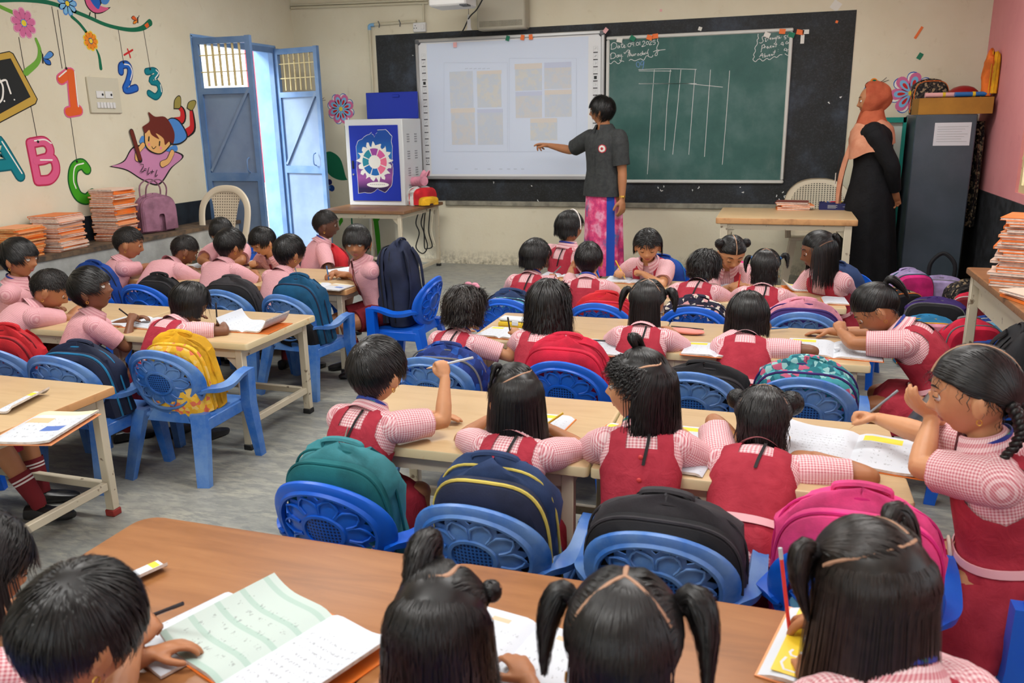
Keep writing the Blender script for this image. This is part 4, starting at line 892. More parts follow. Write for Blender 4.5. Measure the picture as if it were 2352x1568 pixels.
for k, c in dict(teal=(62, 138, 148), dteal=(24, 104, 110), navy=(36, 44, 70), black=(30, 30, 34), charcoal=(58, 56, 60), crimson=(214, 34, 66), red=(206, 38, 48), pink=(238, 74, 140), lpink=(226, 150, 170), purple=(64, 42, 112), royal=(22, 66, 150), petrol=(20, 84, 124), yellow=(236, 178, 34), yband=(214, 196, 96), orange=(236, 120, 44), lilac=(176, 158, 204), maroon=(130, 24, 36), cyan=(40, 130, 180), white=(224, 224, 220), skyblue=(110, 180, 220), mauve=(160, 112, 134), grey=(120, 120, 122), denim=(40, 62, 104), magenta=(222, 46, 130)).items(): FB[k] = fabric('fabric_' + k, c)
FB['stars'] = pattern('fabric_stars', [(26, 50, 120), (20, 40, 96), (30, 62, 140), (24, 44, 108), (34, 84, 170)], 40)
FB['flowers'] = pattern('fabric_flowers', [(36, 32, 52), (40, 36, 58), (36, 32, 52), (30, 28, 46), (216, 160, 160), (222, 214, 200)], 55)
FB['aqua'] = pattern('fabric_aqua', [(40, 120, 132), (70, 160, 168), (48, 132, 140), (30, 100, 116), (150, 200, 200), (190, 90, 120)], 60)
FB['yfruit'] = pattern('fabric_yellow_print', [(238, 184, 50), (240, 190, 60), (236, 176, 44), (242, 196, 80), (232, 120, 90), (240, 200, 110)], 60)
FB['tealprint'] = pattern('fabric_teal_print', [(70, 150, 160), (150, 190, 196), (60, 140, 150), (200, 190, 200), (80, 160, 190)], 60)
FB['zebra'] = pattern('fabric_dark_print', [(26, 24, 26), (150, 132, 104), (30, 28, 30), (60, 54, 50)], 70)
M('metal_zip', (190, 190, 190), 0.3, metal=0.9)
brng = np.random.RandomState(5)
def bag_surface(w, d, h, seed=0, slump=0.0, n=28):
    r = np.random.RandomState(seed); ph = r.rand(6) * 6.28; rings = []
    zs = np.concatenate([[0, 0.012, 0.04], np.linspace(0.1, 0.72, 7), [0.82, 0.90, 0.955, 0.985, 1.0]])
    for z in zs:
        t = max(0.0, (z - 0.60) / 0.40)
        a = w / 2 * math.sqrt(max(0.0, 1 - t ** 2.6)) * (1 - 0.05 * (1 - z)); bb = d / 2 * math.sqrt(max(0.0, 1 - t ** 2.2)) * (0.92 + 0.16 * math.sin(PI * min(1, z * 1.2)))
        if z == 0: a *= 0.90; bb *= 0.85
        a = max(a, 0.004); bb = max(bb, 0.003); ring = []
        for j in range(n):
            p = 2 * PI * j / n; c, s = math.cos(p), math.sin(p)
            x = a * np.sign(c) * abs(c) ** 0.62; y = bb * np.sign(s) * abs(s) ** 0.62
            wob = 0.006 * math.sin(9 * z + 2 * p + ph[0]) + 0.004 * math.sin(17 * z - 3 * p + ph[1]) + 0.003 * math.sin(5 * p + 25 * z + ph[2])
            k = 1 + wob / max(0.05, math.hypot(x, y)) * (0.4 + z)
            zz = z * h + slump * z * z * y / d * h - 0.010 * z * math.sin(3 * p + ph[3])
            ring.append((x * k, y * k, zz))
        rings.append(ring)
    return rings
def bag(label, x, y, z, yaw, w=0.28, d=0.15, h=0.38, main='navy', front='navy', pipe='black', pocket=None, handle='main', seed=1, tilt=0.0, roll=0.0, group=None, straps=True, name='school_bag', slump=0.0, arch=0.97):
    t = thing(name, label, 'bag', (x, y, z), R(yaw), group)
    t.rotation_euler = (R(tilt), R(roll), R(yaw))
    obj('body', MB().loft(bag_surface(w, d, h, seed, slump)), FB[main], t)
    # front panel (towards -y) with piping, pocket
    def arch_pts(s, yy, bulge=0.0):
        P = []
        for k in range(25):
            a = PI * k / 24; xx = -math.cos(a); zz = math.sin(a)
            P.append((w / 2 * s * np.sign(xx) * abs(xx) ** 0.55, yy - bulge * (1 - abs(xx)), h * (0.40 + (arch - 0.40) * s * abs(zz) ** 0.62)))
        return [(-w / 2 * s, yy, h * 0.06)] + P + [(w / 2 * s, yy, h * 0.06)]
    fy = -d * 0.40
    A = arch_pts(0.93, fy); Bq = arch_pts(0.93, fy - 0.016 - d * 0.10)
    G = [[np.array(p) for p in arch_pts(s, yy)] for s, yy in ((0.95, fy + 0.01), (0.94, fy - 0.012 - d * 0.06), (0.86, fy - 0.022 - d * 0.10), (0.55, fy - 0.028 - d * 0.11), (0.15, fy - 0.03 - d * 0.11))]
    mb = MB().sheet(G); obj('front_panel', mb, FB[front], t)
    obj('piping', MB().tube(arch_pts(0.955, fy - 0.004 - d * 0.05), 0.0045, 6), FB[pipe], t)
    obj('zip', MB().tube(arch_pts(0.99, -0.01), 0.0035, 6), FB[pipe], t)
    if pocket:
        G = [[np.array((px * 0.86 * s, yy, 0.04 * h + (pz - 0.06 * h) * 0.52 * s)) for px, py, pz in arch_pts(0.93, 0)] for s, yy in ((1.0, fy - 0.03), (0.97, fy - 0.035 - d * 0.22), (0.8, fy - 0.045 - d * 0.26), (0.2, fy - 0.05 - d * 0.27))]
        obj('pocket', MB().sheet(G), FB[pocket], t)
    hc = main if handle == 'main' else handle
    if hc: obj('handle', MB().tube(smoothpath([(-0.055, d * 0.10, h * 0.955), (-0.05, d * 0.10, h * 1.005), (0, d * 0.10, h * 1.03), (0.05, d * 0.10, h * 1.005), (0.055, d * 0.10, h * 0.955)], 14), 0.010, 6, flat=(1, 0.6)), FB[hc], t)
    if straps:
        for s in (-1, 1): obj('strap', MB().tube(smoothpath([(s * 0.05, d * 0.36, h * 0.90), (s * 0.075, d * 0.56, h * 0.72), (s * 0.09, d * 0.55, h * 0.35), (s * 0.115, d * 0.40, h * 0.10)], 14), 0.016, 6, up=(0, 1, 0), flat=(1, 0.35)), FB[hc or main], t)
    return t
def chair_bag(key, label, **kw):
    c = CH[key]; yaw = c.rotation_euler[2]; off = kw.pop('off', -0.005); dx = kw.pop('dx', 0.0); zz = kw.pop('z', SEAT + 0.002)
    d = np.array([-math.sin(yaw), math.cos(yaw)]); s = np.array([math.cos(yaw), math.sin(yaw)])
    p = np.array(c.location[:2]) + d * off + s * dx
    kw.setdefault('tilt', 12); kw['d'] = kw.get('d', 0.15) * 0.76; kw['h'] = kw.get('h', 0.38) - (0.052 if key[0] != 'C' else 0.03)
    return bag(label, p[0], p[1], zz, math.degrees(yaw) + kw.pop('turn', 0), **kw)
chair_bag('G30', 'teal backpack with pale printed pocket on the first chair of the nearest blue chair row', w=0.30, d=0.16, h=0.385, main='teal', front='dteal', pipe='dteal', pocket='tealprint', seed=11)
chair_bag('G31', 'navy backpack with pale yellow piping in the nearest blue chair row', w=0.30, d=0.17, h=0.40, main='denim', front='navy', pipe='yband', seed=12, dx=0.02)
chair_bag('G32', 'charcoal grey backpack with folded top handle behind the girl in profile', w=0.36, d=0.17, h=0.36, main='charcoal', front='black', pipe='charcoal', seed=13)
chair_bag('G33', 'bright pink backpack with silver-blue side print behind the bun-haired girl', w=0.34, d=0.16, h=0.41, main='pink', front='pink', pipe='magenta', pocket='skyblue', seed=14)
chair_bag('A2', 'yellow fruit-print backpack on the free-standing blue chair', w=0.28, d=0.16, h=0.37, main='yellow', front='yfruit', pipe='yellow', pocket='yfruit', seed=15, dx=0.03, handle='yellow')
chair_bag('A1', 'navy backpack with bright cyan zip behind the boys at the middle left table', w=0.34, d=0.15, h=0.35, main='navy', front='navy', pipe='cyan', seed=16, dx=0.03)
chair_bag('A0', 'red backpack with grey print at the left picture edge', w=0.28, d=0.15, h=0.39, main='red', front='red', pipe='maroon', pocket='grey', seed=17)
chair_bag('C0', 'royal blue backpack on the chair nearest the notebook bench', w=0.30, d=0.15, h=0.40, main='royal', front='royal', pipe='navy', seed=18)
chair_bag('C1', 'small black backpack slumped between two far boys', w=0.28, d=0.14, h=0.345, main='black', front='black', pipe='charcoal', seed=19, dx=0.05)
chair_bag('C2', 'wide grey-black backpack behind the spiky-haired far boy', w=0.34, d=0.15, h=0.355, main='charcoal', front='black', pipe='charcoal', seed=20)
chair_bag('C3', 'petrol blue backpack on the last chair of the boys\' row', w=0.30, d=0.17, h=0.39, main='petrol', front='petrol', pipe='navy', seed=21, dx=0.04, pocket='black')
chair_bag('G10', 'navy bag with round handle on the first chair of the far girls\' row', w=0.28, d=0.15, h=0.345, main='denim', front='tealprint', pipe='navy', seed=23)
chair_bag('G11', 'scarlet backpack in the far girls\' row', w=0.30, d=0.16, h=0.355, main='red', front='red', pipe='crimson', seed=24, dx=0.02)
chair_bag('G12', 'black flower-print backpack in the far girls\' row', w=0.31, d=0.16, h=0.35, main='flowers', front='flowers', pipe='navy', seed=25)
chair_bag('G13', 'pink and purple backpack at the right end of the far girls\' row', w=0.34, d=0.16, h=0.36, main='lpink', front='purple', pipe='purple', seed=26)
chair_bag('G20', 'dark blue star-print backpack on the empty chair', w=0.32, d=0.18, h=0.345, main='stars', front='stars', pipe='grey', seed=27, dx=0.03)
chair_bag('G21', 'crimson backpack behind the wavy-haired girl', w=0.32, d=0.17, h=0.395, main='crimson', front='crimson', pipe='crimson', seed=28, dx=-0.01)
chair_bag('G22', 'low black backpack behind the bob-haired girl at the second table', w=0.33, d=0.15, h=0.325, main='black', front='black', pipe='charcoal', seed=29, dx=0.03)
chair_bag('G23', 'turquoise floral backpack with violet zips', w=0.35, d=0.17, h=0.36, main='aqua', front='aqua', pipe='purple', seed=30, dx=0.0)

# floor pile of bags at the right wall
def floor_bag(u, v, zc, label, **kw):
    q = at_z(u, v, zc); yaw = kw.pop('yaw', 0); return bag(label, q[0], q[1], kw.pop('z', 0.0), yaw, **kw)
PG = 'bags heaped on the floor by the right wall'
floor_bag(2085, 645, 0.25, 'lilac and teal shimmering bag with pink frill at the almirah foot', w=0.30, d=0.18, h=0.33, main='lilac', front='magenta', pipe='dteal', seed=31, yaw=20, straps=False, group=PG)
hb = floor_bag(2160, 650, 0.22, 'pale lilac handbag with tall black loop handles in front of the almirah', w=0.36, d=0.16, h=0.27, main='lilac', front='lilac', pipe='grey', seed=32, yaw=-5, straps=False, handle=None, group=PG, name='handbag')
obj('handle', MB().tube(smoothpath([(-0.08, 0, 0.24), (-0.075, 0, 0.36), (0, 0.02, 0.43), (0.075, 0, 0.36), (0.08, 0, 0.24)], 18), 0.014, 8), FB['black'], hb)
for u, v, zc, lab, kw in [
    (2060, 680, 0.2, 'black and tan bag below the lilac frilled bag', dict(w=0.28, d=0.2, h=0.25, main='zebra', front='black', pipe='orange', seed=33, yaw=30)),
    (2150, 700, 0.2, 'dark purple bag in the middle of the floor heap', dict(w=0.36, d=0.2, h=0.24, main='purple', front='black', pipe='grey', seed=34, yaw=-10)),
    (2225, 665, 0.2, 'black zebra-print bag behind the cerise bag', dict(w=0.32, d=0.18, h=0.26, main='zebra', front='zebra', pipe='black', seed=35, yaw=15)),
    (2255, 690, 0.2, 'cerise and dark red bag with white patch behind the desk leg', dict(w=0.34, d=0.2, h=0.25, main='crimson', front='maroon', pipe='white', seed=36, yaw=-20)),
    (2130, 755, 0.2, 'teal, pink and yellow striped bag at the front of the floor heap', dict(w=0.34, d=0.2, h=0.27, main='cyan', front='lpink', pipe='yellow', seed=37, yaw=5)),
    (2290, 735, 0.22, 'small royal blue and white bag under the brown desk', dict(w=0.30, d=0.18, h=0.24, main='royal', front='skyblue', pipe='white', seed=38, yaw=0)),
    (2225, 765, 0.22, 'bright coral pink bag with grey straps beside the desk leg', dict(w=0.30, d=0.18, h=0.30, main='crimson', front='crimson', pipe='grey', seed=39, yaw=10, handle='grey')),
    (2290, 825, 0.2, 'large bright blue bag with turquoise trim under the brown desk', dict(w=0.40, d=0.22, h=0.28, main='royal', front='royal', pipe='skyblue', seed=40, yaw=-15)),
    (2325, 870, 0.1, 'dark bag pushed to the wall under the brown desk', dict(w=0.30, d=0.2, h=0.24, main='black', front='black', pipe='charcoal', seed=41, yaw=0))]:
    floor_bag(u, v, zc, lab, straps=False, group=PG, **kw)
# lilac leather tote on the bench
q = at_x(362, 500, -1.74)
tb = bag('mauve leather tote bag with long handles standing on the bench', -1.76, q[1], BZ + 0.001, 78, w=0.33, d=0.10, h=0.29, main='mauve', front='mauve', pipe='mauve', handle=None, straps=False, seed=50, name='tote_bag')
for y in (-0.03, 0.03): obj('handle', MB().tube(smoothpath([(-0.09, y, 0.24), (-0.07, y * 1.4, 0.36), (0.03, y * 1.6, 0.40), (0.10, y * 1.3, 0.34), (0.09, y, 0.24)], 18), 0.008, 6, flat=(1, 0.6)), FB['mauve'], tb)

# ================================================================ NOTEBOOKS AND BOOKS
M('cover_orange', (236, 120, 40), 0.5, rgb2=(226, 132, 70), vscale=14); M('cover_peach', (240, 160, 110), 0.5); M('cover_pale', (232, 200, 180), 0.55); M('page_edge', (226, 218, 208), 0.8, rgb2=(196, 186, 178), vscale=60); M('cover_brown', (120, 60, 50), 0.5); M('page_edge_tan', (224, 190, 130), 0.8, rgb2=(206, 150, 90), vscale=50)
def make_notebook(cov, w, d, h, edge='page_edge'):
    mb = MB(); mb.box((0, 0, h / 2), (w, d, h * 0.7), 1)
    for z in (h * 0.08, h * 0.92): mb.box((0, 0, z), (w + 0.004, d + 0.004, h * 0.16), 0)
    mb.box((-w / 2 - 0.001, 0, h / 2), (0.004, d + 0.004, h), 0)
    return mb.mesh('notebook', [MATS[cov], MATS[edge]], smooth=False)
def stack(x, y, z, yaw, n, h, label, toplabel, group, cols, edge='page_edge', w=0.17, d=0.22, jit=0.012, flip=2, seed=1, lean=(0, 0)):
    r = random.Random(seed); mes = [make_notebook(c, w, d, h, edge) for c in cols]
    for i in range(n):
        o = link('notebook', r.choice(mes)); z0 = z + i * (h + 0.0004)
        o.location = (x + r.uniform(-jit, jit) + lean[0] * i, y + r.uniform(-jit, jit) + lean[1] * i, z0)
        o.rotation_euler = (0, 0, R(yaw + r.uniform(-5, 5) + (180 if (i // flip) % 2 else 0)))
        tag(o, toplabel if i == n - 1 else label, 'notebook', group)
OC = ['cover_orange', 'cover_orange', 'cover_peach', 'cover_pale']
q = at_x(272, 540, -1.74); stack(-1.745, q[1], BZ + 0.001, 8, 30, 0.0118, 'orange notebook in the tall bench stack beside the mauve tote', 'topmost notebook of the tall bench stack beside the mauve tote', 'notebooks in the tall bench stack', OC, w=0.19, d=0.24, seed=4, flip=3)
q = at_x(143, 570, -1.74); stack(-1.745, q[1], BZ + 0.001, 10, 22, 0.0102, 'orange notebook in the middle bench stack', 'topmost notebook of the middle bench stack', 'notebooks in the middle bench stack', OC, w=0.20, d=0.26, seed=6, flip=2)
q = at_x(40, 580, -1.74); stack(-1.745, q[1], BZ + 0.001, 6, 17, 0.0108, 'tan-edged notebook in the low bench stack at the picture edge', 'topmost notebook of the low bench stack at the picture edge', 'notebooks in the low bench stack', ['cover_orange', 'cover_peach', 'cover_orange'], 'page_edge_tan', w=0.19, d=0.25, seed=8, lean=(0, 0.002))
q = at_z(2322, 650, 0.68); stack(q[0] + 0.03, q[1], 0.681, -18, 24, 0.0112, 'orange-covered notebook in the stack on the brown desk', 'topmost notebook of the stack on the brown desk', 'notebooks in the brown desk stack', OC, w=0.19, d=0.24, seed=9, jit=0.016, lean=(0.0012, 0.001))
q = at_z(2352, 690, 0.68); stack(q[0] + 0.05, q[1] - 0.02, 0.681, 20, 3, 0.011, 'orange notebook lying in front of the desk stack', 'topmost orange notebook lying in front of the desk stack', 'loose notebooks on the brown desk', OC, seed=10)
# books on the teacher's desk
q = at_z(1820, 480, 0.672)
for i, (cov, dy, yaw) in enumerate([('cover_orange', 0, 3), ('cover_peach', 0.01, -2), ('cover_orange', 0.03, 6), ('cover_peach', 0.0, 1), ('cover_brown', -0.005, -4)]):
    o = link('notebook', make_notebook(cov, 0.24, 0.19, 0.012)); o.location = (q[0] + dy, q[1], 0.6725 + i * 0.0125); o.rotation_euler = (0, 0, R(yaw)); tag(o, ['bottom orange notebook on the teacher\'s desk', 'second peach notebook from the bottom on the teacher\'s desk', 'middle orange notebook on the teacher\'s desk', 'peach notebook under the dark one on the teacher\'s desk', 'topmost dark-covered notebook on the teacher\'s desk'][i], 'notebook', 'notebooks on the teacher\'s desk')
# open workbooks on the pupils' tables
def page_mat(name, kind):
    m, nt, b = base(name, 0.6, 0.25)
    tc = nt.nodes.new('ShaderNodeTexCoord'); sp_ = nt.nodes.new('ShaderNodeSeparateXYZ'); nt.links.new(tc.outputs['UV'], sp_.inputs[0])
    def mth(op, a, v=None, b2=None):
        n = nd(nt, 'ShaderNodeMath', operation=op); nt.links.new(a, n.inputs[0])
        if b2 is not None: nt.links.new(b2, n.inputs[1])
        elif v is not None: n.inputs[1].default_value = v
        return n.outputs[0]
    U, V = sp_.outputs[0], sp_.outputs[1]
    def inside(s, a, c): return mth('MULTIPLY', mth('GREATER_THAN', s, a), b2=mth('LESS_THAN', s, c))
    rows = 9 if kind != 'fine' else 13
    mp = nt.nodes.new('ShaderNodeMapping'); mp.inputs['Scale'].default_value = (34, rows * 3.0, 1); nt.links.new(tc.outputs['UV'], mp.inputs[0])
    ink = mth('GREATER_THAN', noise(nt, mp.outputs[0], 1.0, 3, 0.6), 0.56)
    fr = mth('FRACT', mth('MULTIPLY', V, rows)); row = inside(fr, 0.30, 0.68)
    fu = mth('FRACT', mth('MULTIPLY', U, 5.0)); col = inside(fu, 0.2, 0.75)
    txt = mth('MULTIPLY', mth('MULTIPLY', ink, b2=row), b2=mth('MULTIPLY', inside(U, 0.10, 0.92), b2=inside(V, 0.08, 0.80 if kind != 'yellow' else 0.74)))
    if kind != 'fine': txt = mth('MULTIPLY', txt, b2=col)
    paper = lin((208, 213, 221)) if kind != 'greenish' else lin((190, 204, 198))
    c = pick(nt, None, mth('MULTIPLY', txt, 0.5), paper, lin((110, 112, 116)))
    if kind == 'yellow': c = pick(nt, None, mth('MULTIPLY', inside(U, 0.08, 0.60), b2=inside(V, 0.78, 0.94)), c, lin((238, 214, 70)))
    if kind == 'pics':
        c = pick(nt, None, mth('MULTIPLY', inside(U, 0.55, 0.86), b2=inside(V, 0.34, 0.50)), c, lin((90, 120, 190)))
        c = pick(nt, None, mth('MULTIPLY', inside(U, 0.10, 0.48), b2=inside(V, 0.60, 0.76)), c, lin((216, 190, 150)))
        c = pick(nt, None, mth('MULTIPLY', inside(U, 0.0, 1.0), b2=inside(V, 0.86, 1.1)), c, lin((238, 226, 190)))
    if kind == 'tagged': c = pick(nt, None, mth('MULTIPLY', inside(U, 0.38, 0.66), b2=inside(V, 0.84, 0.90)), c, lin((228, 190, 160)))
    if kind == 'greenish':
        st = inside(mth('FRACT', mth('MULTIPLY', V, 4.5)), 0.0, 0.22); c = pick(nt, None, mth('MULTIPLY', st, 0.35), c, lin((120, 170, 150)))
    nt.links.new(c, b.inputs['Base Color']); return m
for k in ('plain', 'yellow', 'pics', 'tagged', 'fine', 'greenish'): page_mat('page_' + k, k)
M('page_white', (214, 217, 222), 0.7)
def open_book(label, u, v, yaw, left='plain', right='plain', w=0.17, h=0.24, thick=0.010, z=TZ, cover='cover_orange', curl=0.0, halves=(1, 1), seed=1, cat='book'):
    q = at_z(u, v, z); t = thing('workbook', label, cat, (q[0], q[1], z + 0.0006), R(yaw), 'open workbooks on the tables')
    if cover: obj('cover', MB().box(((halves[1] - halves[0]) * w / 2, 0, 0.001), ((halves[0] + halves[1]) * w + 0.008, h + 0.006, 0.002)), MATS[cover], t, smooth=False)
    for s, kind, on in ((-1, left, halves[0]), (1, right, halves[1])):
        if not on: continue
        xs = np.linspace(0, 1, 12); top = []; bot = []; uv = []
        def prof(x): return 0.002 + thick * (1 - (1 - min(1, x * 5)) ** 2) * (1 - 0.45 * x) + curl * max(0, x - 0.55) ** 2 * 6 * w
        G = np.array([[(s * w * x * (1 - 0.25 * curl * max(0, x - 0.5)), yy, prof(x)) for x in xs] for yy in (-h / 2, 0, h / 2)])
        U = np.array([[(x if s > 0 else 1 - x, vv) for x in xs] for vv in (0, 0.5, 1)])
        mb = MB().sheet(G, 0, U)
        B_ = G.copy(); B_[..., 2] = np.maximum(0.002, G[..., 2] - thick * 0.7)
        for e in (0, 2): mb.sheet([B_[e], G[e]], 1)
        mb.sheet([B_[:, -1], G[:, -1]], 1)
        obj('page_block', mb, [MATS['page_' + kind], MATS['page_edge']], t, sharp=30)
    return t
for lab, u, v, yaw, kw in [
    ('white workbook with a small orange tag under the front boy\'s pencil', 400, 1420, -22, dict(left='plain', right='tagged', w=0.15, h=0.21, halves=(0, 1), cover=None)),
    ('pale green lined workbook with curled middle in the foreground', 640, 1490, -20, dict(left='greenish', right='fine', w=0.17, h=0.24, curl=0.12)),
    ('open workbook between the two front girls with loose hair', 1175, 1510, -12, dict(left='tagged', right='tagged', w=0.13, h=0.20)),
    ('workbook with yellow letter banner under the red pencil', 1780, 1470, -14, dict(left='plain', right='plain', w=0.225, h=0.22, halves=(0, 1), cover='cover_peach')),
    ('yellow rolled workbook page by the boy\'s head', 305, 1318, -20, dict(left='yellow', right='yellow', w=0.05, h=0.10, curl=0.2, halves=(0, 1), cover=None)),
    ('small open workbook before the girl with yellow pencil', 1300, 985, -6, dict(left='yellow', right='plain', w=0.11, h=0.16, halves=(1, 0))),
    ('small open workbook between profile girl and yellow pencil', 1375, 1000, -6, dict(left='yellow', right='yellow', w=0.10, h=0.17, halves=(0, 1))),
    ('open workbook beside the bun-haired girl\'s left arm', 1640, 1020, -6, dict(left='yellow', right='tagged', w=0.13, h=0.18)),
    ('second open workbook beside the bun-haired girl', 1625, 1078, -8, dict(left='plain', right='fine', w=0.10, h=0.12, halves=(1, 0), cover=None)),
    ('large white workbook spread before the braided girl', 1960, 1035, -12, dict(left='fine', right='yellow', w=0.19, h=0.25, curl=0.05)),
    ('open workbook with yellow banner beside the yellow pencil box', 1165, 768, -8, dict(left='yellow', right='plain', w=0.11, h=0.16)),
    ('open workbook to the right of the wavy-haired girl', 1370, 800, -4, dict(left='fine', right='plain', w=0.13, h=0.20)),
    ('open workbook before the bob-haired girl', 1650, 808, -4, dict(left='yellow', right='plain', w=0.13, h=0.18)),
    ('large white workbook under the ponytailed girl', 1915, 805, -4, dict(left='yellow', right='fine', w=0.17, h=0.24)),
    ('open workbook in front of the girl looking right', 1292, 632, -4, dict(left='plain', right='plain', w=0.11, h=0.18)),
    ('open workbook in front of the girl with yellow pencil facing the camera', 1450, 645, 0, dict(left='fine', right='plain', w=0.14, h=0.18)),
    ('open workbook beneath the pigtailed girl with red pencil', 1660, 652, 0, dict(left='plain', right='yellow', w=0.12, h=0.18)),
    ('thick open workbook curling at the girls\' table end', 1855, 664, 8, dict(left='yellow', right='plain', w=0.12, h=0.17, curl=0.2)),
    ('flat white workbook on the girls\' table corner', 1890, 692, 4, dict(left='fine', right='fine', w=0.11, h=0.16, halves=(0, 1))),
    ('orange-covered open workbook under the boy facing the camera', 815, 632, -30, dict(left='plain', right='fine', w=0.16, h=0.20, curl=0.1)),
    ('picture workbook with a blue shape at the boys\' table corner', 745, 660, -4, dict(left='yellow', right='pics', w=0.15, h=0.16, cover=None)),
    ('open workbook before the smiling boy looking down', 610, 604, 0, dict(left='fine', right='yellow', w=0.14, h=0.18)),
    ('open workbook under the far boys\' folded arms', 475, 612, 0, dict(left='fine', right='plain', w=0.13, h=0.18)),
    ('thin white workbook by the boy nearest the bench', 385, 606, 0, dict(left='plain', right='plain', w=0.12, h=0.18)),
    ('open workbook under the boy looking up', 320, 742, -4, dict(left='yellow', right='fine', w=0.15, h=0.18)),
    ('white workbook with lifted page beside the bob-haired girl at the left', 585, 752, 2, dict(left='plain', right='plain', w=0.13, h=0.20, curl=0.35)),
    ('thin workbook before the boy with the tie', 45, 712, 0, dict(left='plain', right='plain', w=0.14, h=0.18)),
    ('picture workbook with blue shapes jutting over the near left table', 30, 985, 14, dict(left='pics', right='pics', w=0.20, h=0.26, halves=(1, 0) if 0 else (0, 1), cover='cover_peach', curl=0.04)),
    ('rolled yellow workbook on the near left table', 30, 928, 14, dict(left='yellow', right='yellow', w=0.07, h=0.20, curl=0.25, halves=(0, 1), cover=None))]:
    open_book(lab, u, v, yaw, **kw)
# ================================================================ PEOPLE
def skin_mat(name, rgb):
    m, nt, b = base(name, 0.48, 0.4)
    v = coords(nt, 'Object'); c = lin(rgb)
    n = noise(nt, v, 14, 5, 0.6)
    nt.links.new(ramp(nt, n, [(0.35, tuple(x * 0.90 for x in c)), (0.65, c)]), b.inputs['Base Color'])
    b.inputs['Subsurface Weight'].default_value = 0.06; b.inputs['Subsurface Radius'].default_value = (0.012, 0.005, 0.003); b.inputs['Subsurface Scale'].default_value = 0.6
    return m
SK = {'l': skin_mat('skin_light', (206, 148, 106)), 'm': skin_mat('skin_medium', (176, 118, 80)), 'd': skin_mat('skin_dark', (124, 80, 56)), 'x': skin_mat('skin_deep', (98, 64, 48))}
SCALP = {'l': M('scalp_light', (190, 148, 118), 0.6), 'm': M('scalp_medium', (170, 130, 104), 0.6), 'd': M('scalp_dark', (116, 86, 68), 0.6), 'x': M('scalp_deep', (84, 60, 48), 0.6)}
M('eye_white', (226, 220, 212), 0.25); M('eye_iris', (38, 24, 18), 0.15, 0.6); M('lash', (20, 16, 15), 0.6); M('lip_rose', (170, 92, 82), 0.45); M('lip_dark', (120, 66, 58), 0.45)
def hair_mat(name, rgb, rough=0.36):
    m, nt, b = base(name, rough, 0.42)
    v = coords(nt, 'Object'); c = lin(rgb)
    nt.links.new(ramp(nt, noise(nt, v, 60, 3), [(0.35, tuple(x * 0.6 for x in c)), (0.65, tuple(x * 1.5 for x in c))]), b.inputs['Base Color'])
    return m
hair_mat('hair_black', (17, 15, 15)); hair_mat('hair_brown', (30, 23, 20)); hair_mat('hair_short', (26, 21, 19), 0.5)
def gingham(name, c1, c2, pitch=0.0075):
    m, nt, b = base(name, 0.75, 0.25)
    tc = nt.nodes.new('ShaderNodeTexCoord'); sp_ = nt.nodes.new('ShaderNodeSeparateXYZ'); nt.links.new(tc.outputs['UV'], sp_.inputs[0])
    def stripe(s):
        a = nd(nt, 'ShaderNodeMath', operation='MULTIPLY'); a.inputs[1].default_value = 1 / pitch; nt.links.new(s, a.inputs[0])
        f = nd(nt, 'ShaderNodeMath', operation='FRACT'); nt.links.new(a.outputs[0], f.inputs[0])
        g = nd(nt, 'ShaderNodeMath', operation='GREATER_THAN'); g.inputs[1].default_value = 0.5; nt.links.new(f.outputs[0], g.inputs[0])
        h = nd(nt, 'ShaderNodeMath', operation='MULTIPLY'); h.inputs[1].default_value = 0.5; nt.links.new(g.outputs[0], h.inputs[0]); return h.outputs[0]
    ad = nd(nt, 'ShaderNodeMath', operation='ADD'); nt.links.new(stripe(sp_.outputs[0]), ad.inputs[0]); nt.links.new(stripe(sp_.outputs[1]), ad.inputs[1])
    nt.links.new(pick(nt, None, ad.outputs[0], lin(c1), lin(c2)), b.inputs['Base Color'])
    bump(nt, b, noise(nt, coords(nt, 'Object'), 26, 4, 0.6, 0.5), 0.35, 0.012)
    return m
gingham('pink_gingham', (240, 214, 216), (204, 120, 130))
gingham('pink_fine_gingham', (232, 186, 190), (206, 136, 146), 0.006)
def cloth_mat(name, rgb, rgb2, s=18):
    m, nt, b = base(name, 0.8, 0.22); v = coords(nt, 'Object')
    nt.links.new(ramp(nt, noise(nt, v, s, 5), [(0.4, lin(rgb)), (0.65, lin(rgb2))]), b.inputs['Base Color'])
    bump(nt, b, noise(nt, v, 22, 4, 0.6, 0.6), 0.4, 0.014); return m
cloth_mat('maroon_cloth', (174, 52, 68), (158, 42, 58)); cloth_mat('maroon_dark', (112, 26, 34), (96, 22, 30))
M('sock_maroon', (112, 26, 34), 0.85); M('sock_white', (222, 214, 210), 0.85); M('shoe_black', (24, 24, 26), 0.35, 0.5, rgb2=(60, 58, 54), vscale=20, lo=0.55, hi=0.8)
M('belt_pink', (230, 176, 182), 0.5); M('buckle', (226, 216, 196), 0.4); M('lanyard_blue', (44, 62, 150), 0.6, rgb2=(60, 150, 120), vscale=40, lo=0.6, hi=0.65); M('cord_black', (24, 22, 24), 0.7); M('gold', (214, 168, 80), 0.3, metal=0.8); M('button_red', (214, 70, 70), 0.4)

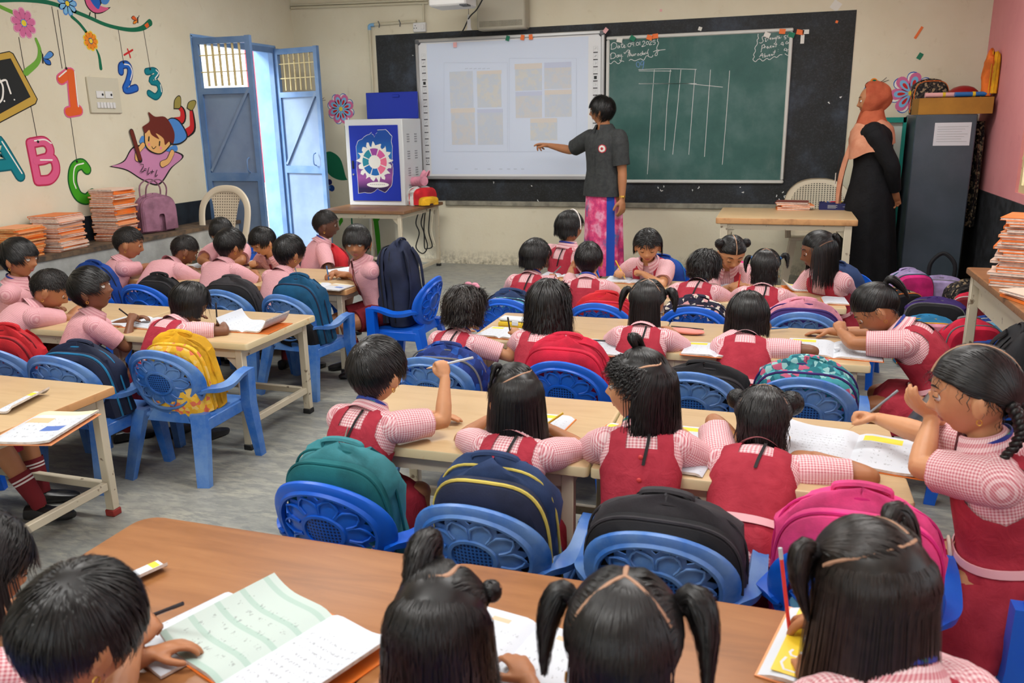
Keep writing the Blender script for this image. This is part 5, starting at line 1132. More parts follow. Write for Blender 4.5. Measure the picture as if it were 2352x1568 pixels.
def remesh(mb, voxel, mats, name, smooth=2, adapt=0.0):
    me = mb.mesh(name + '_src', mats, False)
    o = bpy.data.objects.new(name + '_src', me); COL.objects.link(o)
    r = o.modifiers.new('r', 'REMESH'); r.mode = 'VOXEL'; r.voxel_size = voxel; r.adaptivity = adapt; r.use_smooth_shade = True
    sm = o.modifiers.new('s', 'SMOOTH'); sm.factor = 0.5; sm.iterations = smooth
    dg = bpy.context.evaluated_depsgraph_get(); out = bpy.data.meshes.new_from_object(o.evaluated_get(dg)); out.name = name
    bpy.data.objects.remove(o); bpy.data.meshes.remove(me)
    if not out.materials: 
        for x in mats: out.materials.append(x)
    return out

# ---- head ----------------------------------------------------------------
HR = np.array([0.070, 0.087]); HUP, HDN = 0.091, 0.100
def head_surface(D, face=True, adult=0.0):
    """unit directions -> head surface points (head-local, +y face, +z crown)"""
    D = np.asarray(D, float); x, y, z = D[..., 0], D[..., 1], D[..., 2]
    P = np.stack([x * HR[0], y * HR[1], np.where(z > 0, z * HUP, z * HDN)], -1)
    t = np.clip(-z, 0, 1) ** 1.6
    P[..., 0] *= 1 - 0.36 * t
    P[..., 1] *= np.where(y < 0, 1 - 0.50 * t, 1 - 0.16 * t)
    P[..., 1] += 0.010 * t
    fr = np.clip(y, 0, 1)
    P[..., 1] -= 0.006 * fr * (1 - np.abs(x))
    if face:
        X, Z = P[..., 0], P[..., 2]; g = lambda cx, cz, sx, sz: np.exp(-((X - cx) / sx) ** 2 - ((Z - cz) / sz) ** 2) * (y > 0)
        P[..., 1] += 0.017 * g(0, -0.034, 0.010, 0.010) + 0.008 * g(0, -0.018, 0.008, 0.018) + 0.004 * (g(-0.011, -0.036, 0.007, 0.006) + g(0.011, -0.036, 0.007, 0.006))
        P[..., 1] -= 0.0075 * (g(-0.029, -0.004, 0.015, 0.010) + g(0.029, -0.004, 0.015, 0.010))
        P[..., 1] += 0.003 * (g(-0.028, 0.016, 0.02, 0.008) + g(0.028, 0.016, 0.02, 0.008))
        P[..., 1] += 0.006 * (g(-0.034, -0.042, 0.020, 0.018) + g(0.034, -0.042, 0.020, 0.018))
        P[..., 1] += 0.006 * g(0, -0.057, 0.017, 0.0055) + 0.006 * g(0, -0.066, 0.015, 0.0055) - 0.004 * g(0, -0.0615, 0.016, 0.003) - 0.003 * g(0, -0.076, 0.014, 0.005) + 0.006 * g(0, -0.090, 0.016, 0.012)
    return P
def sph_grid(nu, nv):
    th = np.linspace(0, PI, nv + 1)[:, None]; ph = np.linspace(0, 2 * PI, nu, endpoint=False)[None]
    return np.stack([np.sin(th) * np.cos(ph), np.sin(th) * np.sin(ph), np.cos(th) + 0 * ph], -1)
def add_head(mb, c, H, hs, ears=True):
    D = sph_grid(56, 44); P = head_surface(D) * hs; P = P.reshape(-1, 3) @ H.T + c
    nu, nv = 56, 44
    mb.add(P, [(i * nu + j, (i + 1) * nu + j, (i + 1) * nu + (j + 1) % nu, i * nu + (j + 1) % nu) for i in range(nv) for j in range(nu)])
    for s in (-1, 1) if ears else ():
        e = np.array([s * 0.0715, -0.004, -0.020]) * hs
        mb.ell(H @ e + c, np.array([0.008, 0.017, 0.027]) * hs, rot=H @ rotm('Z', s * -0.5) @ rotm('X', 0.15), nu=14, nv=10)
        mb.ell(H @ (e + np.array([s * 0.004, -0.006, 0.004]) * hs) + c, np.array([0.006, 0.012, 0.022]) * hs, rot=H @ rotm('Z', s * -0.7), nu=12, nv=8)
def face_parts(root, c, H, hs, eyes='down', tone='m', gaze=0.0):
    T = lambda p: H @ (np.asarray(p, float) * hs) + c
    for s in (-1, 1):
        ec = np.array([s * 0.0285, 0.0655, -0.005]); mb = MB(); r = 0.0115
        D = sph_grid(16, 12); V = D.reshape(-1, 3); nu, nv = 16, 12
        L = np.array([gaze * 0.7, 1.0, -0.35 if eyes == 'down' else 0.0]); L /= np.linalg.norm(L)
        F = [(i * nu + j, (i + 1) * nu + j, (i + 1) * nu + (j + 1) % nu, i * nu + (j + 1) % nu) for i in range(nv) for j in range(nu)]
        Q = V @ np.array(Matrix.Rotation(PI / 2, 3, 'X')).T  # pole looks along -y -> flip below
        Q = Q * np.array([1, -1, 1]) if False else Q
        pole = Q[0]; ax = np.cross(pole, L); sn = np.linalg.norm(ax); an = math.atan2(sn, float(pole @ L))
        if sn > 1e-6: Q = Q @ np.array(Matrix.Rotation(an, 3, Vector(ax / sn))).T
        mm = [1 if i < 3 else 0 for i in range(nv) for j in range(nu)]
        mb.add([T(ec + q * r) for q in Q], F, mm)
        eo = obj('eye', mb, [MATS['eye_white'], MATS['eye_iris']], root)
        # lids: skin shells over the upper (and a little lower) part of the eyeball
        lo = {'down': -0.30, 'half': 0.10, 'open': 0.42}[eyes]; lid = MB(); G = []
        for e in np.linspace(1.25, lo, 6): G.append([T(ec + np.array([0.0138 * math.sin(a) * math.cos(e * 0.7), 0.0132 * math.cos(a) * math.cos(e * 0.5), 0.0128 * math.sin(e)])) for a in np.linspace(-1.25, 1.25, 9)])
        lid.sheet(G); G2 = []
        for e in np.linspace(-1.3, -0.62, 4): G2.append([T(ec + np.array([0.0138 * math.sin(a) * math.cos(e * 0.7), 0.0130 * math.cos(a) * math.cos(e * 0.5), 0.0128 * math.sin(e)])) for a in np.linspace(-1.25, 1.25, 9)])
        lid.sheet(G2); obj('eyelid', lid, SK[tone], root, fix=False)
        obj('lashes', MB().tube([np.array(q) + H @ np.array([0, 0.0008, 0]) for q in G[-1]], [0.0004, 0.0009, 0.0012, 0.0013, 0.0013, 0.0013, 0.0012, 0.0009, 0.0004], 5), MATS['lash'], root)
        P = []
        for a in np.linspace(-1, 1, 9):
            xx = s * (0.0295 + 0.0165 * a); zz = 0.0165 + 0.004 * (1 - (a - 0.2) ** 2) - 0.001 * a; d = nrm([xx / HR[0], 0.80, zz / HUP]); q = head_surface(np.array([d]))[0]
            P.append(T([xx, q[1] + 0.0012 + 0.002 * (1 - abs(a)), zz]))
        obj('eyebrow', MB().tube(P, [0.0008, 0.0019, 0.0023, 0.0024, 0.0023, 0.0020, 0.0016, 0.0011, 0.0005], 6), MATS['lash'], root)
    mb = MB()
    for zz, w, h, k in ((-0.0578, 0.0165, 0.0034, 0.0), (-0.0655, 0.0145, 0.0040, 0.0)):
        P = []
        for a in np.linspace(-1, 1, 11):
            xx = w * a; z2 = zz - 0.0012 * abs(a) * (1 if zz > -0.06 else -1.5); d = nrm([xx / HR[0], 0.75, z2 / HDN]); q = None
            dd = np.array([[xx / HR[0], math.sqrt(max(0.05, 1 - (xx / HR[0]) ** 2 - (z2 / HDN) ** 2)), z2 / HDN]]); q = head_surface(dd)[0]
            P.append(T([xx, q[1] - 0.0008, z2]))
        mb.tube(P, [0.0006 + h * (1 - abs(a) ** 2.2) * 0.8 for a in np.linspace(-1, 1, 11)], 8)
    obj('lips', mb, MATS['lip_dark' if tone in 'dx' else 'lip_rose'], root)

# ---- hair ----------------------------------------------------------------
def rot_about(D, A, ang):
    """rotate rows of D about unit rows A by ang (rows)"""
    c = np.cos(ang)[:, None]; s = np.sin(ang)[:, None]
    return D * c + np.cross(A, D) * s + A * (np.sum(A * D, 1, keepdims=True)) * (1 - c)
def unit(a): return a / np.maximum(np.linalg.norm(a, axis=-1, keepdims=True), 1e-9)
def zline(phi, back=-0.62, front=0.40, side=0.02):
    """lowest hair direction-z at azimuth phi from the face (radians, abs)"""
    p = np.degrees(np.abs(phi)); return np.interp(p, [0, 35, 62, 80, 100, 118, 150, 180], [front, front - 0.02, front - 0.15, side + 0.06, side, side - 0.22, back, back])
def scalp(D, off=0.0):
    P = head_surface(D, False) * 1.012
    return P + unit(P) * (off[..., None] if hasattr(off, 'shape') and np.ndim(off) else off)
def ribbons(mb, P, W, N=None, m=0, taper=0.35):
    """P (n,k,3) strand centre lines; W (n,) widths; N outward normals (n,k,3)"""
    n, k = P.shape[:2]
    T = np.gradient(P, axis=1); T = unit(T)
    if N is None: N = unit(P)
    S = unit(np.cross(T, N)); w = W[:, None, None] * np.interp(np.linspace(0, 1, k), [0, 0.15, 0.6, 1], [0.6, 1, 1, taper])[None, :, None]
    V = np.stack([P - S * w, P + N * w * 0.45, P + S * w], 2).reshape(-1, 3)
    idx = np.arange(n * k * 3).reshape(n, k, 3); F = []
    a = idx[:, :-1, :-1].ravel(); b = idx[:, :-1, 1:].ravel(); c = idx[:, 1:, 1:].ravel(); d = idx[:, 1:, :-1].ravel()
    mb.add(V, list(zip(a, b, c, d)), m)
def sample_roots(rng, n, **kw):
    out = []
    while len(out) < n:
        d = unit(rng.normal(size=(n * 3, 3))); phi = np.arctan2(d[:, 0], d[:, 1]); ok = d[:, 2] > zline(phi, **kw)
        out += list(d[ok])
    return np.array(out[:n])
def hair_cap(mb, thick, m=0, back=-0.62, front=0.40, side=0.02, edge=0.0012, nu=56, nv=14, wob=0.0):
    rows = []
    ph = np.linspace(-PI, PI, nu, endpoint=False); zl = zline(ph, back, front, side)
    for i in range(nv + 1):
        t = i / nv; z = np.sin(np.arcsin(zl) * (1 - t) + (PI / 2) * t * 0.999); r = np.sqrt(1 - z * z)
        D = np.stack([np.sin(ph) * r, np.cos(ph) * r, z], -1); o = edge + (thick - edge) * min(1.0, t * 3.0) ** 0.7
        rows.append(scalp(D, np.full(nu, o) + wob * np.sin(ph * 9 + i) * t))
    mb.loft(rows, m, (False, True))
class Hair:
    def __init__(self, c, H, hs, seed, tone='m', mat='hair_black'):
        self.c, self.H, self.hs, self.rng = c, H, hs, np.random.RandomState(seed)
        self.mb = MB(); self.tone = tone; self.mat = mat; self.extra = []
        self.g = H.T @ np.array([0, 0, -1.0])         # gravity in head space
    def flow(self, roots, poles, length, k=9, off0=0.004, lift=0.006, width=0.0022, hang=None, zcut=None, curl=0.0, curlf=3.0, sway=0.004, droop=0.0):
        """strands leave along great circles away from their pole; hang: after this angle they fall straight down"""
        n = len(roots); rng = self.rng
        ax = np.cross(poles, roots); ax = np.where(np.linalg.norm(ax, axis=1, keepdims=True) < 1e-3, np.cross(roots, rng.normal(size=(n, 3))), ax); ax = unit(ax)
        ax = unit(ax + rng.normal(size=(n, 3)) * 0.08)
        L = length * (0.8 + 0.4 * rng.rand(n)) if np.isscalar(length) else length
        step = L / (k - 1); P = np.zeros((n, k, 3)); D = roots.copy(); off = off0 + 0.004 * rng.rand(n)
        P[:, 0] = scalp(D, off * 0.3); free = np.zeros(n, bool); ph = rng.rand(n) * 6.28; dirn = None
        fa = hang if hang is not None else 99
        for i in range(1, k):
            D2 = rot_about(D, ax, step / 0.082)
            q = scalp(D2, off + lift * i / (k - 1))
            if hang is not None:
                down = -D2 @ self.g * 1.0              # cos angle from up
                free |= (np.arccos(np.clip(down, -1, 1)) > fa)
                out = unit(D2 - (D2 @ self.g)[:, None] * self.g)
                fall = P[:, i - 1] + self.g * step[:, None] + out * (droop * step[:, None])
                q = np.where(free[:, None], fall, q)
            if curl: q = q + curl * (i / k) * np.stack([np.sin(ph + curlf * i), np.cos(ph * 1.3 + curlf * i), np.sin(ph * 0.7 + curlf * i * 0.8)], -1)
            P[:, i] = q; D = np.where(free[:, None], D, D2)
        if sway: P[:, 1:] += rng.normal(size=(n, 1, 3)) * sway * np.linspace(0, 1, k - 1)[None, :, None]
        nrmv = unit(np.where(free[:, None], D, D))
        N = unit(P - np.array([0, 0, 0]) ); ribbons(self.mb, P, width * (0.7 + 0.6 * rng.rand(n)), N)
        return P
    def part_line(self, pts, w=0.0035):
        """skin-coloured parting along head directions"""
        D = unit(smoothpath(unit(np.array(pts, float)), 24)); P = scalp(D, 0.0075); T = unit(np.gradient(P, axis=0)); S = np.cross(T, unit(P))
        wv = (w * (0.75 + 0.4 * self.rng.rand(24)))[:, None]
        G = np.stack([P - S * wv - unit(P) * 0.003, P - S * wv * 0.5, P + S * wv * 0.5, P + S * wv - unit(P) * 0.003], 1); m = MB().sheet(G); self.extra.append(('parting', m, SCALP[self.tone]))
        return D
    def to_tie(self, roots, tie, k=9, off=0.0065, width=0.0022, arch=0.004):
        n = len(roots); t = unit(np.asarray(tie, float)); rng = self.rng
        ax = np.cross(roots, t); ang = np.arctan2(np.linalg.norm(ax, axis=1), roots @ t); ax = unit(ax); P = np.zeros((n, k, 3)); o = off + 0.004 * rng.rand(n)
        for i in range(k):
            f = i / (k - 1); P[:, i] = scalp(rot_about(roots, ax, ang * f), o * (0.4 + 0.6 * min(1, f * 4)) + arch * f ** 3)
        ribbons(self.mb, P, width * (0.7 + 0.6 * rng.rand(n)), None)
    def tail(self, tie, pts, r=0.016, n=110, width=0.0013, curl=0.003, prof=(0.32, 0.75, 1.0, 0.9, 0.55, 0.2), k=12, world=True, band=None):
        """bundle hanging from a tie; pts: offsets (head space) from tie along which it runs"""
        t = scalp(unit(np.array([tie], float)), 0.012)[0]; C = smoothpath(np.array([t - unit(t) * 0.008] + [t + np.asarray(p) * [0.72, 0.72, 1] + self.g * 0.010 * i for i, p in enumerate(pts)]), k); rng = self.rng
        n = int(n * 2.2); a = rng.rand(n) * 6.28; rr = np.sqrt(rng.rand(n)) * r; T = unit(np.gradient(C, axis=0)); u0 = unit(np.cross(T[0], [0.3, 0.2, 1.0])); P = np.zeros((n, k, 3)); pr = np.interp(np.linspace(0, 1, k), np.linspace(0, 1, len(prof)), prof)
        u = u0; ph = rng.rand(n) * 6.28; Nn = np.zeros((n, k, 3))
        lenj = 0.60 + 0.45 * rng.rand(n)
        for i in range(k):
            u = unit(u - T[i] * (u @ T[i])); w = np.cross(T[i], u); d = np.cos(a)[:, None] * u + np.sin(a)[:, None] * w
            P[:, i] = C[i] + d * (rr * pr[i])[:, None]; Nn[:, i] = d
            if curl: P[:, i] += curl * (i / k) * np.stack([np.sin(ph + 1.9 * i), np.cos(ph * 1.2 + 1.7 * i), np.sin(ph * .6 + 2.2 * i)], -1)
        base_ = P[:, :1]; P = base_ + (P - base_) * 1.0
        for j in range(n):                       # uneven ends
            L = lenj[j]; x = np.linspace(0, L if L < 1 else 1, k) * (k - 1)
            P[j] = np.stack([np.interp(x, np.arange(k), P[j][:, q]) for q in range(3)], -1)
        ribbons(self.mb, P, width * (0.7 + 0.6 * rng.rand(n)), Nn)
        self.mb.tube(C[:-2], r * 0.55 * pr[:-2], 8, 0, tip=True)
        if band: self.extra.append(('hair_band', MB().tube([C[0] + T[0] * 0.004, C[0] + T[0] * 0.012], r * 0.62, 10, tip=True), MATS[band] if isinstance(band, str) else band))
    def bun(self, tie, r=0.028, n=90, width=0.0018, lift=0.018, band=None):
        t = scalp(unit(np.array([tie], float)), lift)[0]; rng = self.rng; k = 12
        self.mb.ell(t, (r * 0.9, r * 0.9, r * 0.9), 0, 14, 10)
        n = int(n * 2); A = unit(rng.normal(size=(n, 3)) + unit(t) * 1.3); B0 = unit(np.cross(A, rng.normal(size=(n, 3)))); ofs = rng.uniform(-0.5, 0.5, n)
        P = np.zeros((n, k, 3)); st = rng.rand(n) * 6.28; span = 1.6 + rng.rand(n) * 2.2
        for i in range(k):
            d = rot_about(B0, A, st + span * i / k); P[:, i] = t + unit(d + A * ofs[:, None]) * (r * (1.0 + 0.12 * rng.rand()))
        ribbons(self.mb, P, width * (0.7 + 0.6 * rng.rand(n)), unit(P - t))
        if band: self.extra.append(('hair_band', MB().tube(smoothpath([t - unit(t) * r * 0.9 + np.array([math.cos(a), math.sin(a), 0]) * r * 0.5 for a in np.linspace(0, 6.28, 9)], 18), 0.003, 6), MATS[band]))
    def braid(self, tie, pts, r=0.011, turns=5):
        t = scalp(unit(np.array([tie], float)), 0.010)[0]; C = smoothpath(np.array([t] + [t + np.asarray(p) for p in pts]), 60); T = unit(np.gradient(C, axis=0)); u = unit(np.cross(T[0], [0.2, 1.0, 0.1]))
        for q in range(3):
            P = []
            for i in range(60):
                u = unit(u - T[i] * (u @ T[i])); w = np.cross(T[i], u); f = i / 59; a = 2 * PI * turns * f + q * 2 * PI / 3; tp = 1 - 0.55 * f
                P.append(C[i] + u * r * 0.9 * tp * math.sin(a) + w * r * 0.55 * tp * math.sin(2 * a))
            self.mb.tube(P, r * 0.72 * np.linspace(1, 0.5, 60), 7, tip=True)
    def finish(self, root, name='hair'):
        M3 = self.H * self.hs
        def tr(mb):
            mb.v = [v @ M3.T + self.c for v in mb.v]; return mb
        h = obj(name, tr(self.mb), MATS[self.mat], root, sharp=None)
        for nme, mb, mt in self.extra: obj(nme, tr(mb), mt, h if nme in ('parting', 'hair_band') else root)
        return h
def style(hr, kind, dens=1.0, o=None):
    """dress a head; o: options"""
    o = o or {}; rng = hr.rng; N = lambda n: int(n * dens); wd = o.get('w', 0.0014)
    if kind in ('crop', 'buzz', 'tuft'):
        short = kind == 'buzz'
        kw = dict(back=-0.58, front=0.46 if short else 0.40, side=0.06)
        hair_cap(hr.mb, 0.0045 if short else 0.0085, **kw)
        pole = unit(np.array(o.get('whorl', (0.12, -0.62, 0.80)), float)); R_ = sample_roots(rng, N(3600 if not short else 2400), **kw)
        Lz = np.where(R_[:, 2] > 0.25, 0.055, 0.030) * (1.0 if not short else 0.30) * (0.75 + 0.5 * rng.rand(len(R_)))
        Lz = np.where(np.abs(np.arctan2(R_[:, 0], R_[:, 1])) < 1.15, np.minimum(Lz, np.maximum(0.006, (R_[:, 2] * 0.091 - o.get('brow', 0.016)) * 1.15)), Lz)
        hr.flow(R_, np.tile(pole, (len(R_), 1)), Lz, 7, 0.0035 if short else 0.0055, 0.001 if short else 0.0022, wd * (0.8 if short else 1), sway=0.001 if short else 0.0022)
        if not short:  # fringe lying on the forehead
            ph = rng.uniform(-1.0, 1.0, N(420)); z = zline(ph, **kw) + rng.uniform(0.02, 0.18, len(ph)); r = np.sqrt(1 - z * z); D = np.stack([np.sin(ph) * r, np.cos(ph) * r, z], -1)
            hr.flow(D, np.tile(unit(np.array([0.15, -0.3, 1.0])), (len(D), 1)), o.get('fringe', 0.026), 6, 0.0055, 0.002, wd, sway=0.0018)
    elif kind in ('bob', 'wavy', 'curly'):
        kw = dict(back=-0.62, front=0.42, side=0.0); hair_cap(hr.mb, 0.010, **kw)
        pp = o.get('part', [(0.05, 0.75, 0.66), (0.04, 0.3, 0.95), (0.0, -0.25, 0.97)])
        D0 = unit(smoothpath(unit(np.array(pp, float)), 40)); R_ = sample_roots(rng, N(3000), **kw); j = np.argmax(R_ @ D0.T, 1); poles = D0[j]
        if o.get('showpart'): hr.part_line(pp, 0.003)
        L = o.get('len', 0.15); cz = {'bob': 0.0, 'wavy': 0.007, 'curly': 0.011}[kind]
        zc = o.get('cut', -0.055)                # end level in head space
        Lr = np.clip((R_[:, 2] * 0.09 - zc) * 1.25 + 0.02, 0.03, L) * (0.92 + 0.16 * rng.rand(len(R_)))
        face = (np.abs(np.arctan2(R_[:, 0], R_[:, 1])) < o.get('fclear', 0.80)) & (R_[:, 2] < 0.90); Lr = np.where(face, np.minimum(Lr, o.get('fringe', 0.05)), Lr)
        hr.flow(R_, poles, Lr, 10, 0.008, 0.007 + cz, wd * (1.15 if cz else 1.0), hang=R(o.get('hang', 100)), curl=cz, curlf=1.7 if kind == 'curly' else 1.1, sway=0.0022 + cz * 0.5, droop=0.12)
    elif kind == 'tied':                         # partings, several ties; rest optionally loose below a band
        kw = dict(back=-0.60, front=0.44, side=0.02); hair_cap(hr.mb, 0.0065, **kw)
        R_ = sample_roots(rng, N(3000), **kw); ties = [unit(np.array(t, float)) for t in o['ties']]
        side = o['assign'](R_)                   # index of tie or -1 for loose
        for i, t in enumerate(ties):
            q = R_[side == i]
            if len(q): hr.to_tie(q, t, width=wd)
        q = R_[side == -1]
        if len(q):
            pole = unit(np.array(o.get('lpole', (0, -0.3, 1.0)), float)); Lr = np.clip((q[:, 2] * 0.09 - o.get('cut', -0.09)) * 1.2 + 0.03, 0.03, 0.2) * (0.92 + 0.16 * rng.rand(len(q)))
            c = o.get('curl', 0.0); fcm = (np.abs(np.arctan2(q[:, 0], q[:, 1])) < o.get('fclear', 0.95)); Lr = np.where(fcm, np.minimum(Lr, o.get('fringe', 0.03)), Lr)
            mv = rng.rand(len(q)) < 0.45; live = mv.copy()         # many strands start right at the parting
            for _ in range(40):
                ax = unit(np.cross(q, pole)); nx = rot_about(q, ax, np.full(len(q), 0.03)); ok = live & (o['assign'](nx) == -1) & (nx @ pole < 0.97); q = np.where(ok[:, None], nx, q); Lr = Lr + ok * 0.0028; live = ok
            hr.flow(q, np.tile(pole, (len(q), 1)), Lr, 10, 0.006, 0.006 + c, wd, hang=R(100), curl=c, curlf=1.6, sway=0.0022, droop=0.08)
        for pl in o.get('parts', []): hr.part_line(pl, o.get('pw', 0.0036))
        if o.get('wisps'):                       # stray short curls at hairline
            ph = rng.uniform(-PI, PI, N(60)); z = zline(ph, **kw) + 0.03; r = np.sqrt(1 - z * z); D = np.stack([np.sin(ph) * r, np.cos(ph) * r, z], -1)
            hr.flow(D, np.tile(np.array([0, 0, 1.0]), (len(D), 1)), 0.022, 8, 0.005, 0.006, wd * 0.6, curl=0.005, curlf=1.5)

# ---- hands ----------------------------------------------------------------
POSE = {'flat': ((6, 8, 8), 10), 'relax': ((20, 24, 18), 14), 'grip': ((48, 52, 34), 34), 'fist': ((74, 84, 58), 52), 'point': ((14, 14, 12), 16)}
def add_hand(mb, wrist, f, n, side, s, pose='relax', splay=5.0):
    """f fingers direction, n back-of-hand normal, side +1 right hand; returns (grip point, pencil direction)"""
    f = nrm(f); n = nrm(np.asarray(n) - f * np.dot(n, f)); l = np.cross(n, f) * side; w = np.asarray(wrist, float)
    B = np.stack([l, f, n], 1)
    mb.ell(w + f * 0.030 * s, np.array([0.027, 0.036, 0.0125]) * s, rot=B, nu=14, nv=10)
    mb.ell(w + f * 0.020 * s + l * 0.014 * s - n * 0.005 * s, np.array([0.013, 0.022, 0.011]) * s, rot=B, nu=12, nv=8)
    mb.tube([w - f * 0.02 * s, w + f * 0.004 * s, w + f * 0.02 * s], [0.0165 * s, 0.0165 * s, 0.018 * s], 10, flat=(1.1, 0.82), up=n, tip=True)
    (c1, c2, c3), th = POSE[pose]; lens = (0.041, 0.047, 0.043, 0.034); rad = (0.0072, 0.0075, 0.0072, 0.0063); tip = None; prox = None
    for i in range(4):
        b0 = w + (f * (0.056 - 0.003 * abs(i - 1)) + l * (0.0195 - 0.0132 * i)) * s; a = R((splay * (1.2 - i)) * (1 if pose in ('flat', 'relax', 'point') else 0.2)); d0 = nrm(f * math.cos(a) + l * math.sin(a)); ax = np.cross(d0, n)
        cc = (c1, c2, c3)
        if pose == 'point' and i >= 1: cc = (26 + 12 * i, 36 + 6 * i, 24)
        if pose == 'grip' and i == 0: cc = (34, 44, 22)
        P = [b0 - d0 * 0.012 * s, b0]; ang = 0; d = d0
        for c, k in zip(cc, (0.46, 0.30, 0.24)):
            ang += R(c * (1 + 0.07 * i)); d = nrm(d0 * math.cos(ang) - n * math.sin(ang)); P.append(P[-1] + d * lens[i] * k * s)
        r = rad[i] * s; mb.tube(smoothpath(P, 11), np.linspace(r * 1.12, r * 0.82, 11), 9, tip=True)
        if i == 0: tip = P[-1]; prox = P[2]
    b0 = w + (f * 0.014 + l * 0.020 - n * 0.005) * s; t1 = R(th); d = nrm(f * (0.55 + 0.3 * math.sin(t1)) + l * (0.80 - 0.5 * math.sin(t1)) - n * (0.25 + 0.45 * math.sin(t1)))
    d2 = nrm(d + f * 0.35 - l * (0.15 + 0.5 * math.sin(t1)) - n * 0.1); d3 = nrm(d2 + f * 0.25 - l * 0.35 * math.sin(t1))
    P = [b0 - d * 0.006 * s, b0 + d * 0.020 * s, b0 + d * 0.020 * s + d2 * 0.019 * s, b0 + d * 0.020 * s + d2 * 0.019 * s + d3 * 0.014 * s]
    mb.tube(smoothpath(P, 10), np.linspace(0.0098, 0.0070, 10) * s, 9, tip=True)
    return (P[-1] + tip) / 2, l, f, n
# ---- a seated child --------------------------------------------------------
TT = [0, .15, .3, .5, .7, .8, .86, .91, .95, .98, 1.0]
TA = [.116, .107, .099, .105, .116, .121, .116, .099, .074, .052, .038]
TB = [.086, .082, .078, .080, .079, .073, .064, .054, .045, .040, .036]
NE = 2.3
class Torso:
    def __init__(self, base_, L, lean0, lean1, tilt, twist, s, n=24):
        self.s = s; self.L = L; self.P = [np.asarray(base_, float)]; self.Rm = []
        for i in range(n + 1):
            t = i / n; a = R(lean0 + (lean1 - lean0) * t); m = rotm('Z', R(twist) * t) @ rotm('Y', R(tilt) * (0.4 + 0.6 * t)) @ rotm('X', -a); self.Rm.append(m)
            if i < n: self.P.append(self.P[-1] + m @ np.array([0, 0, L / n]))
        self.P = np.array(self.P); self.n = n
    def fr(self, t):
        x = min(max(t, 0), 1) * self.n; i = min(int(x), self.n - 1); f = x - i; p = self.P[i] * (1 - f) + self.P[i + 1] * f
        if t < 0: p = self.P[0] + self.Rm[0] @ np.array([0, 0, t * self.L])
        if t > 1: p = self.P[-1] + self.Rm[-1] @ np.array([0, 0, (t - 1) * self.L])
        return p, self.Rm[min(int(round(x)), self.n)] if 0 <= t <= 1 else self.Rm[0 if t < 0 else -1]
    def ab(self, t, off=0.0): return np.interp(t, TT, TA) * self.s + off, np.interp(t, TT, TB) * self.s + off
    def pt(self, t, ang, off=0.0):
        a, b = self.ab(t, off); p, m = self.fr(t); c, s = math.cos(ang), math.sin(ang)
        return p + m @ np.array([a * np.sign(c) * abs(c) ** (2 / NE), b * np.sign(s) * abs(s) ** (2 / NE), 0])
    def px(self, t, x, front, off=0.0):
        a, b = self.ab(t, off); p, m = self.fr(t); q = min(1.0, abs(x) / a)
        return p + m @ np.array([min(max(x, -a), a), (1 if front else -1) * b * (1 - q ** NE) ** (1 / NE), 0])
    def ring(self, t, off=0.0, n=28): return [self.pt(t, 2 * PI * j / n, off) for j in range(n)]
    def ttop(self, x, off):
        ts = np.linspace(0.80, 1.0, 60); a = np.interp(ts, TT, TA) * self.s + off; k = np.where(a <= abs(x))[0]
        return ts[k[0]] if len(k) else 1.0
def loft_uv(mb, rings, m=0, caps=(True, True), circ=None, off=(0, 0)):
    rings = [np.asarray(r) for r in rings]; k = len(rings[0]); L = 0; uv = []
    for i, r in enumerate(rings):
        if i: L += np.linalg.norm(r.mean(0) - rings[i - 1].mean(0)) or 0.004
        per = circ or 0.55
        for j in range(k): uv.append((off[0] + per * j / k, off[1] + L))
    return mb.loft(rings, m, caps, True, np.array(uv))
def ik(S, W, l1, l2, hint):
    S, W = np.asarray(S, float), np.asarray(W, float); d = W - S; D = np.linalg.norm(d); mx = (l1 + l2) * 0.998
    if D > mx: W = S + d / D * mx; d = W - S; D = mx
    a = (l1 * l1 - l2 * l2 + D * D) / (2 * D); h = math.sqrt(max(0, l1 * l1 - a * a)); u = d / D; hv = np.asarray(hint, float); hv = nrm(hv - u * (hv @ u))
    return S + u * a + hv * h, W
KIDS = {}
DBG = []
SHARED = {}
def shoe_mb():
    mb = MB(); P = []
    for y, w, z0, h in ((-0.055, 0.018, 0.0, 0.035), (-0.045, 0.028, 0.0, 0.055), (-0.01, 0.030, 0.0, 0.058), (0.03, 0.031, 0.0, 0.045), (0.07, 0.034, 0.0, 0.038), (0.105, 0.029, 0.0, 0.030), (0.122, 0.014, 0.004, 0.020)):
        P.append([(w * math.cos(a) * (1 if math.sin(a) > -0.5 else 1.08), y, z0 + h * (0.5 + 0.5 * np.sign(math.sin(a)) * abs(math.sin(a)) ** 0.6)) for a in np.linspace(0, 2 * PI, 14, endpoint=False)])
    mb.loft(P); return mb
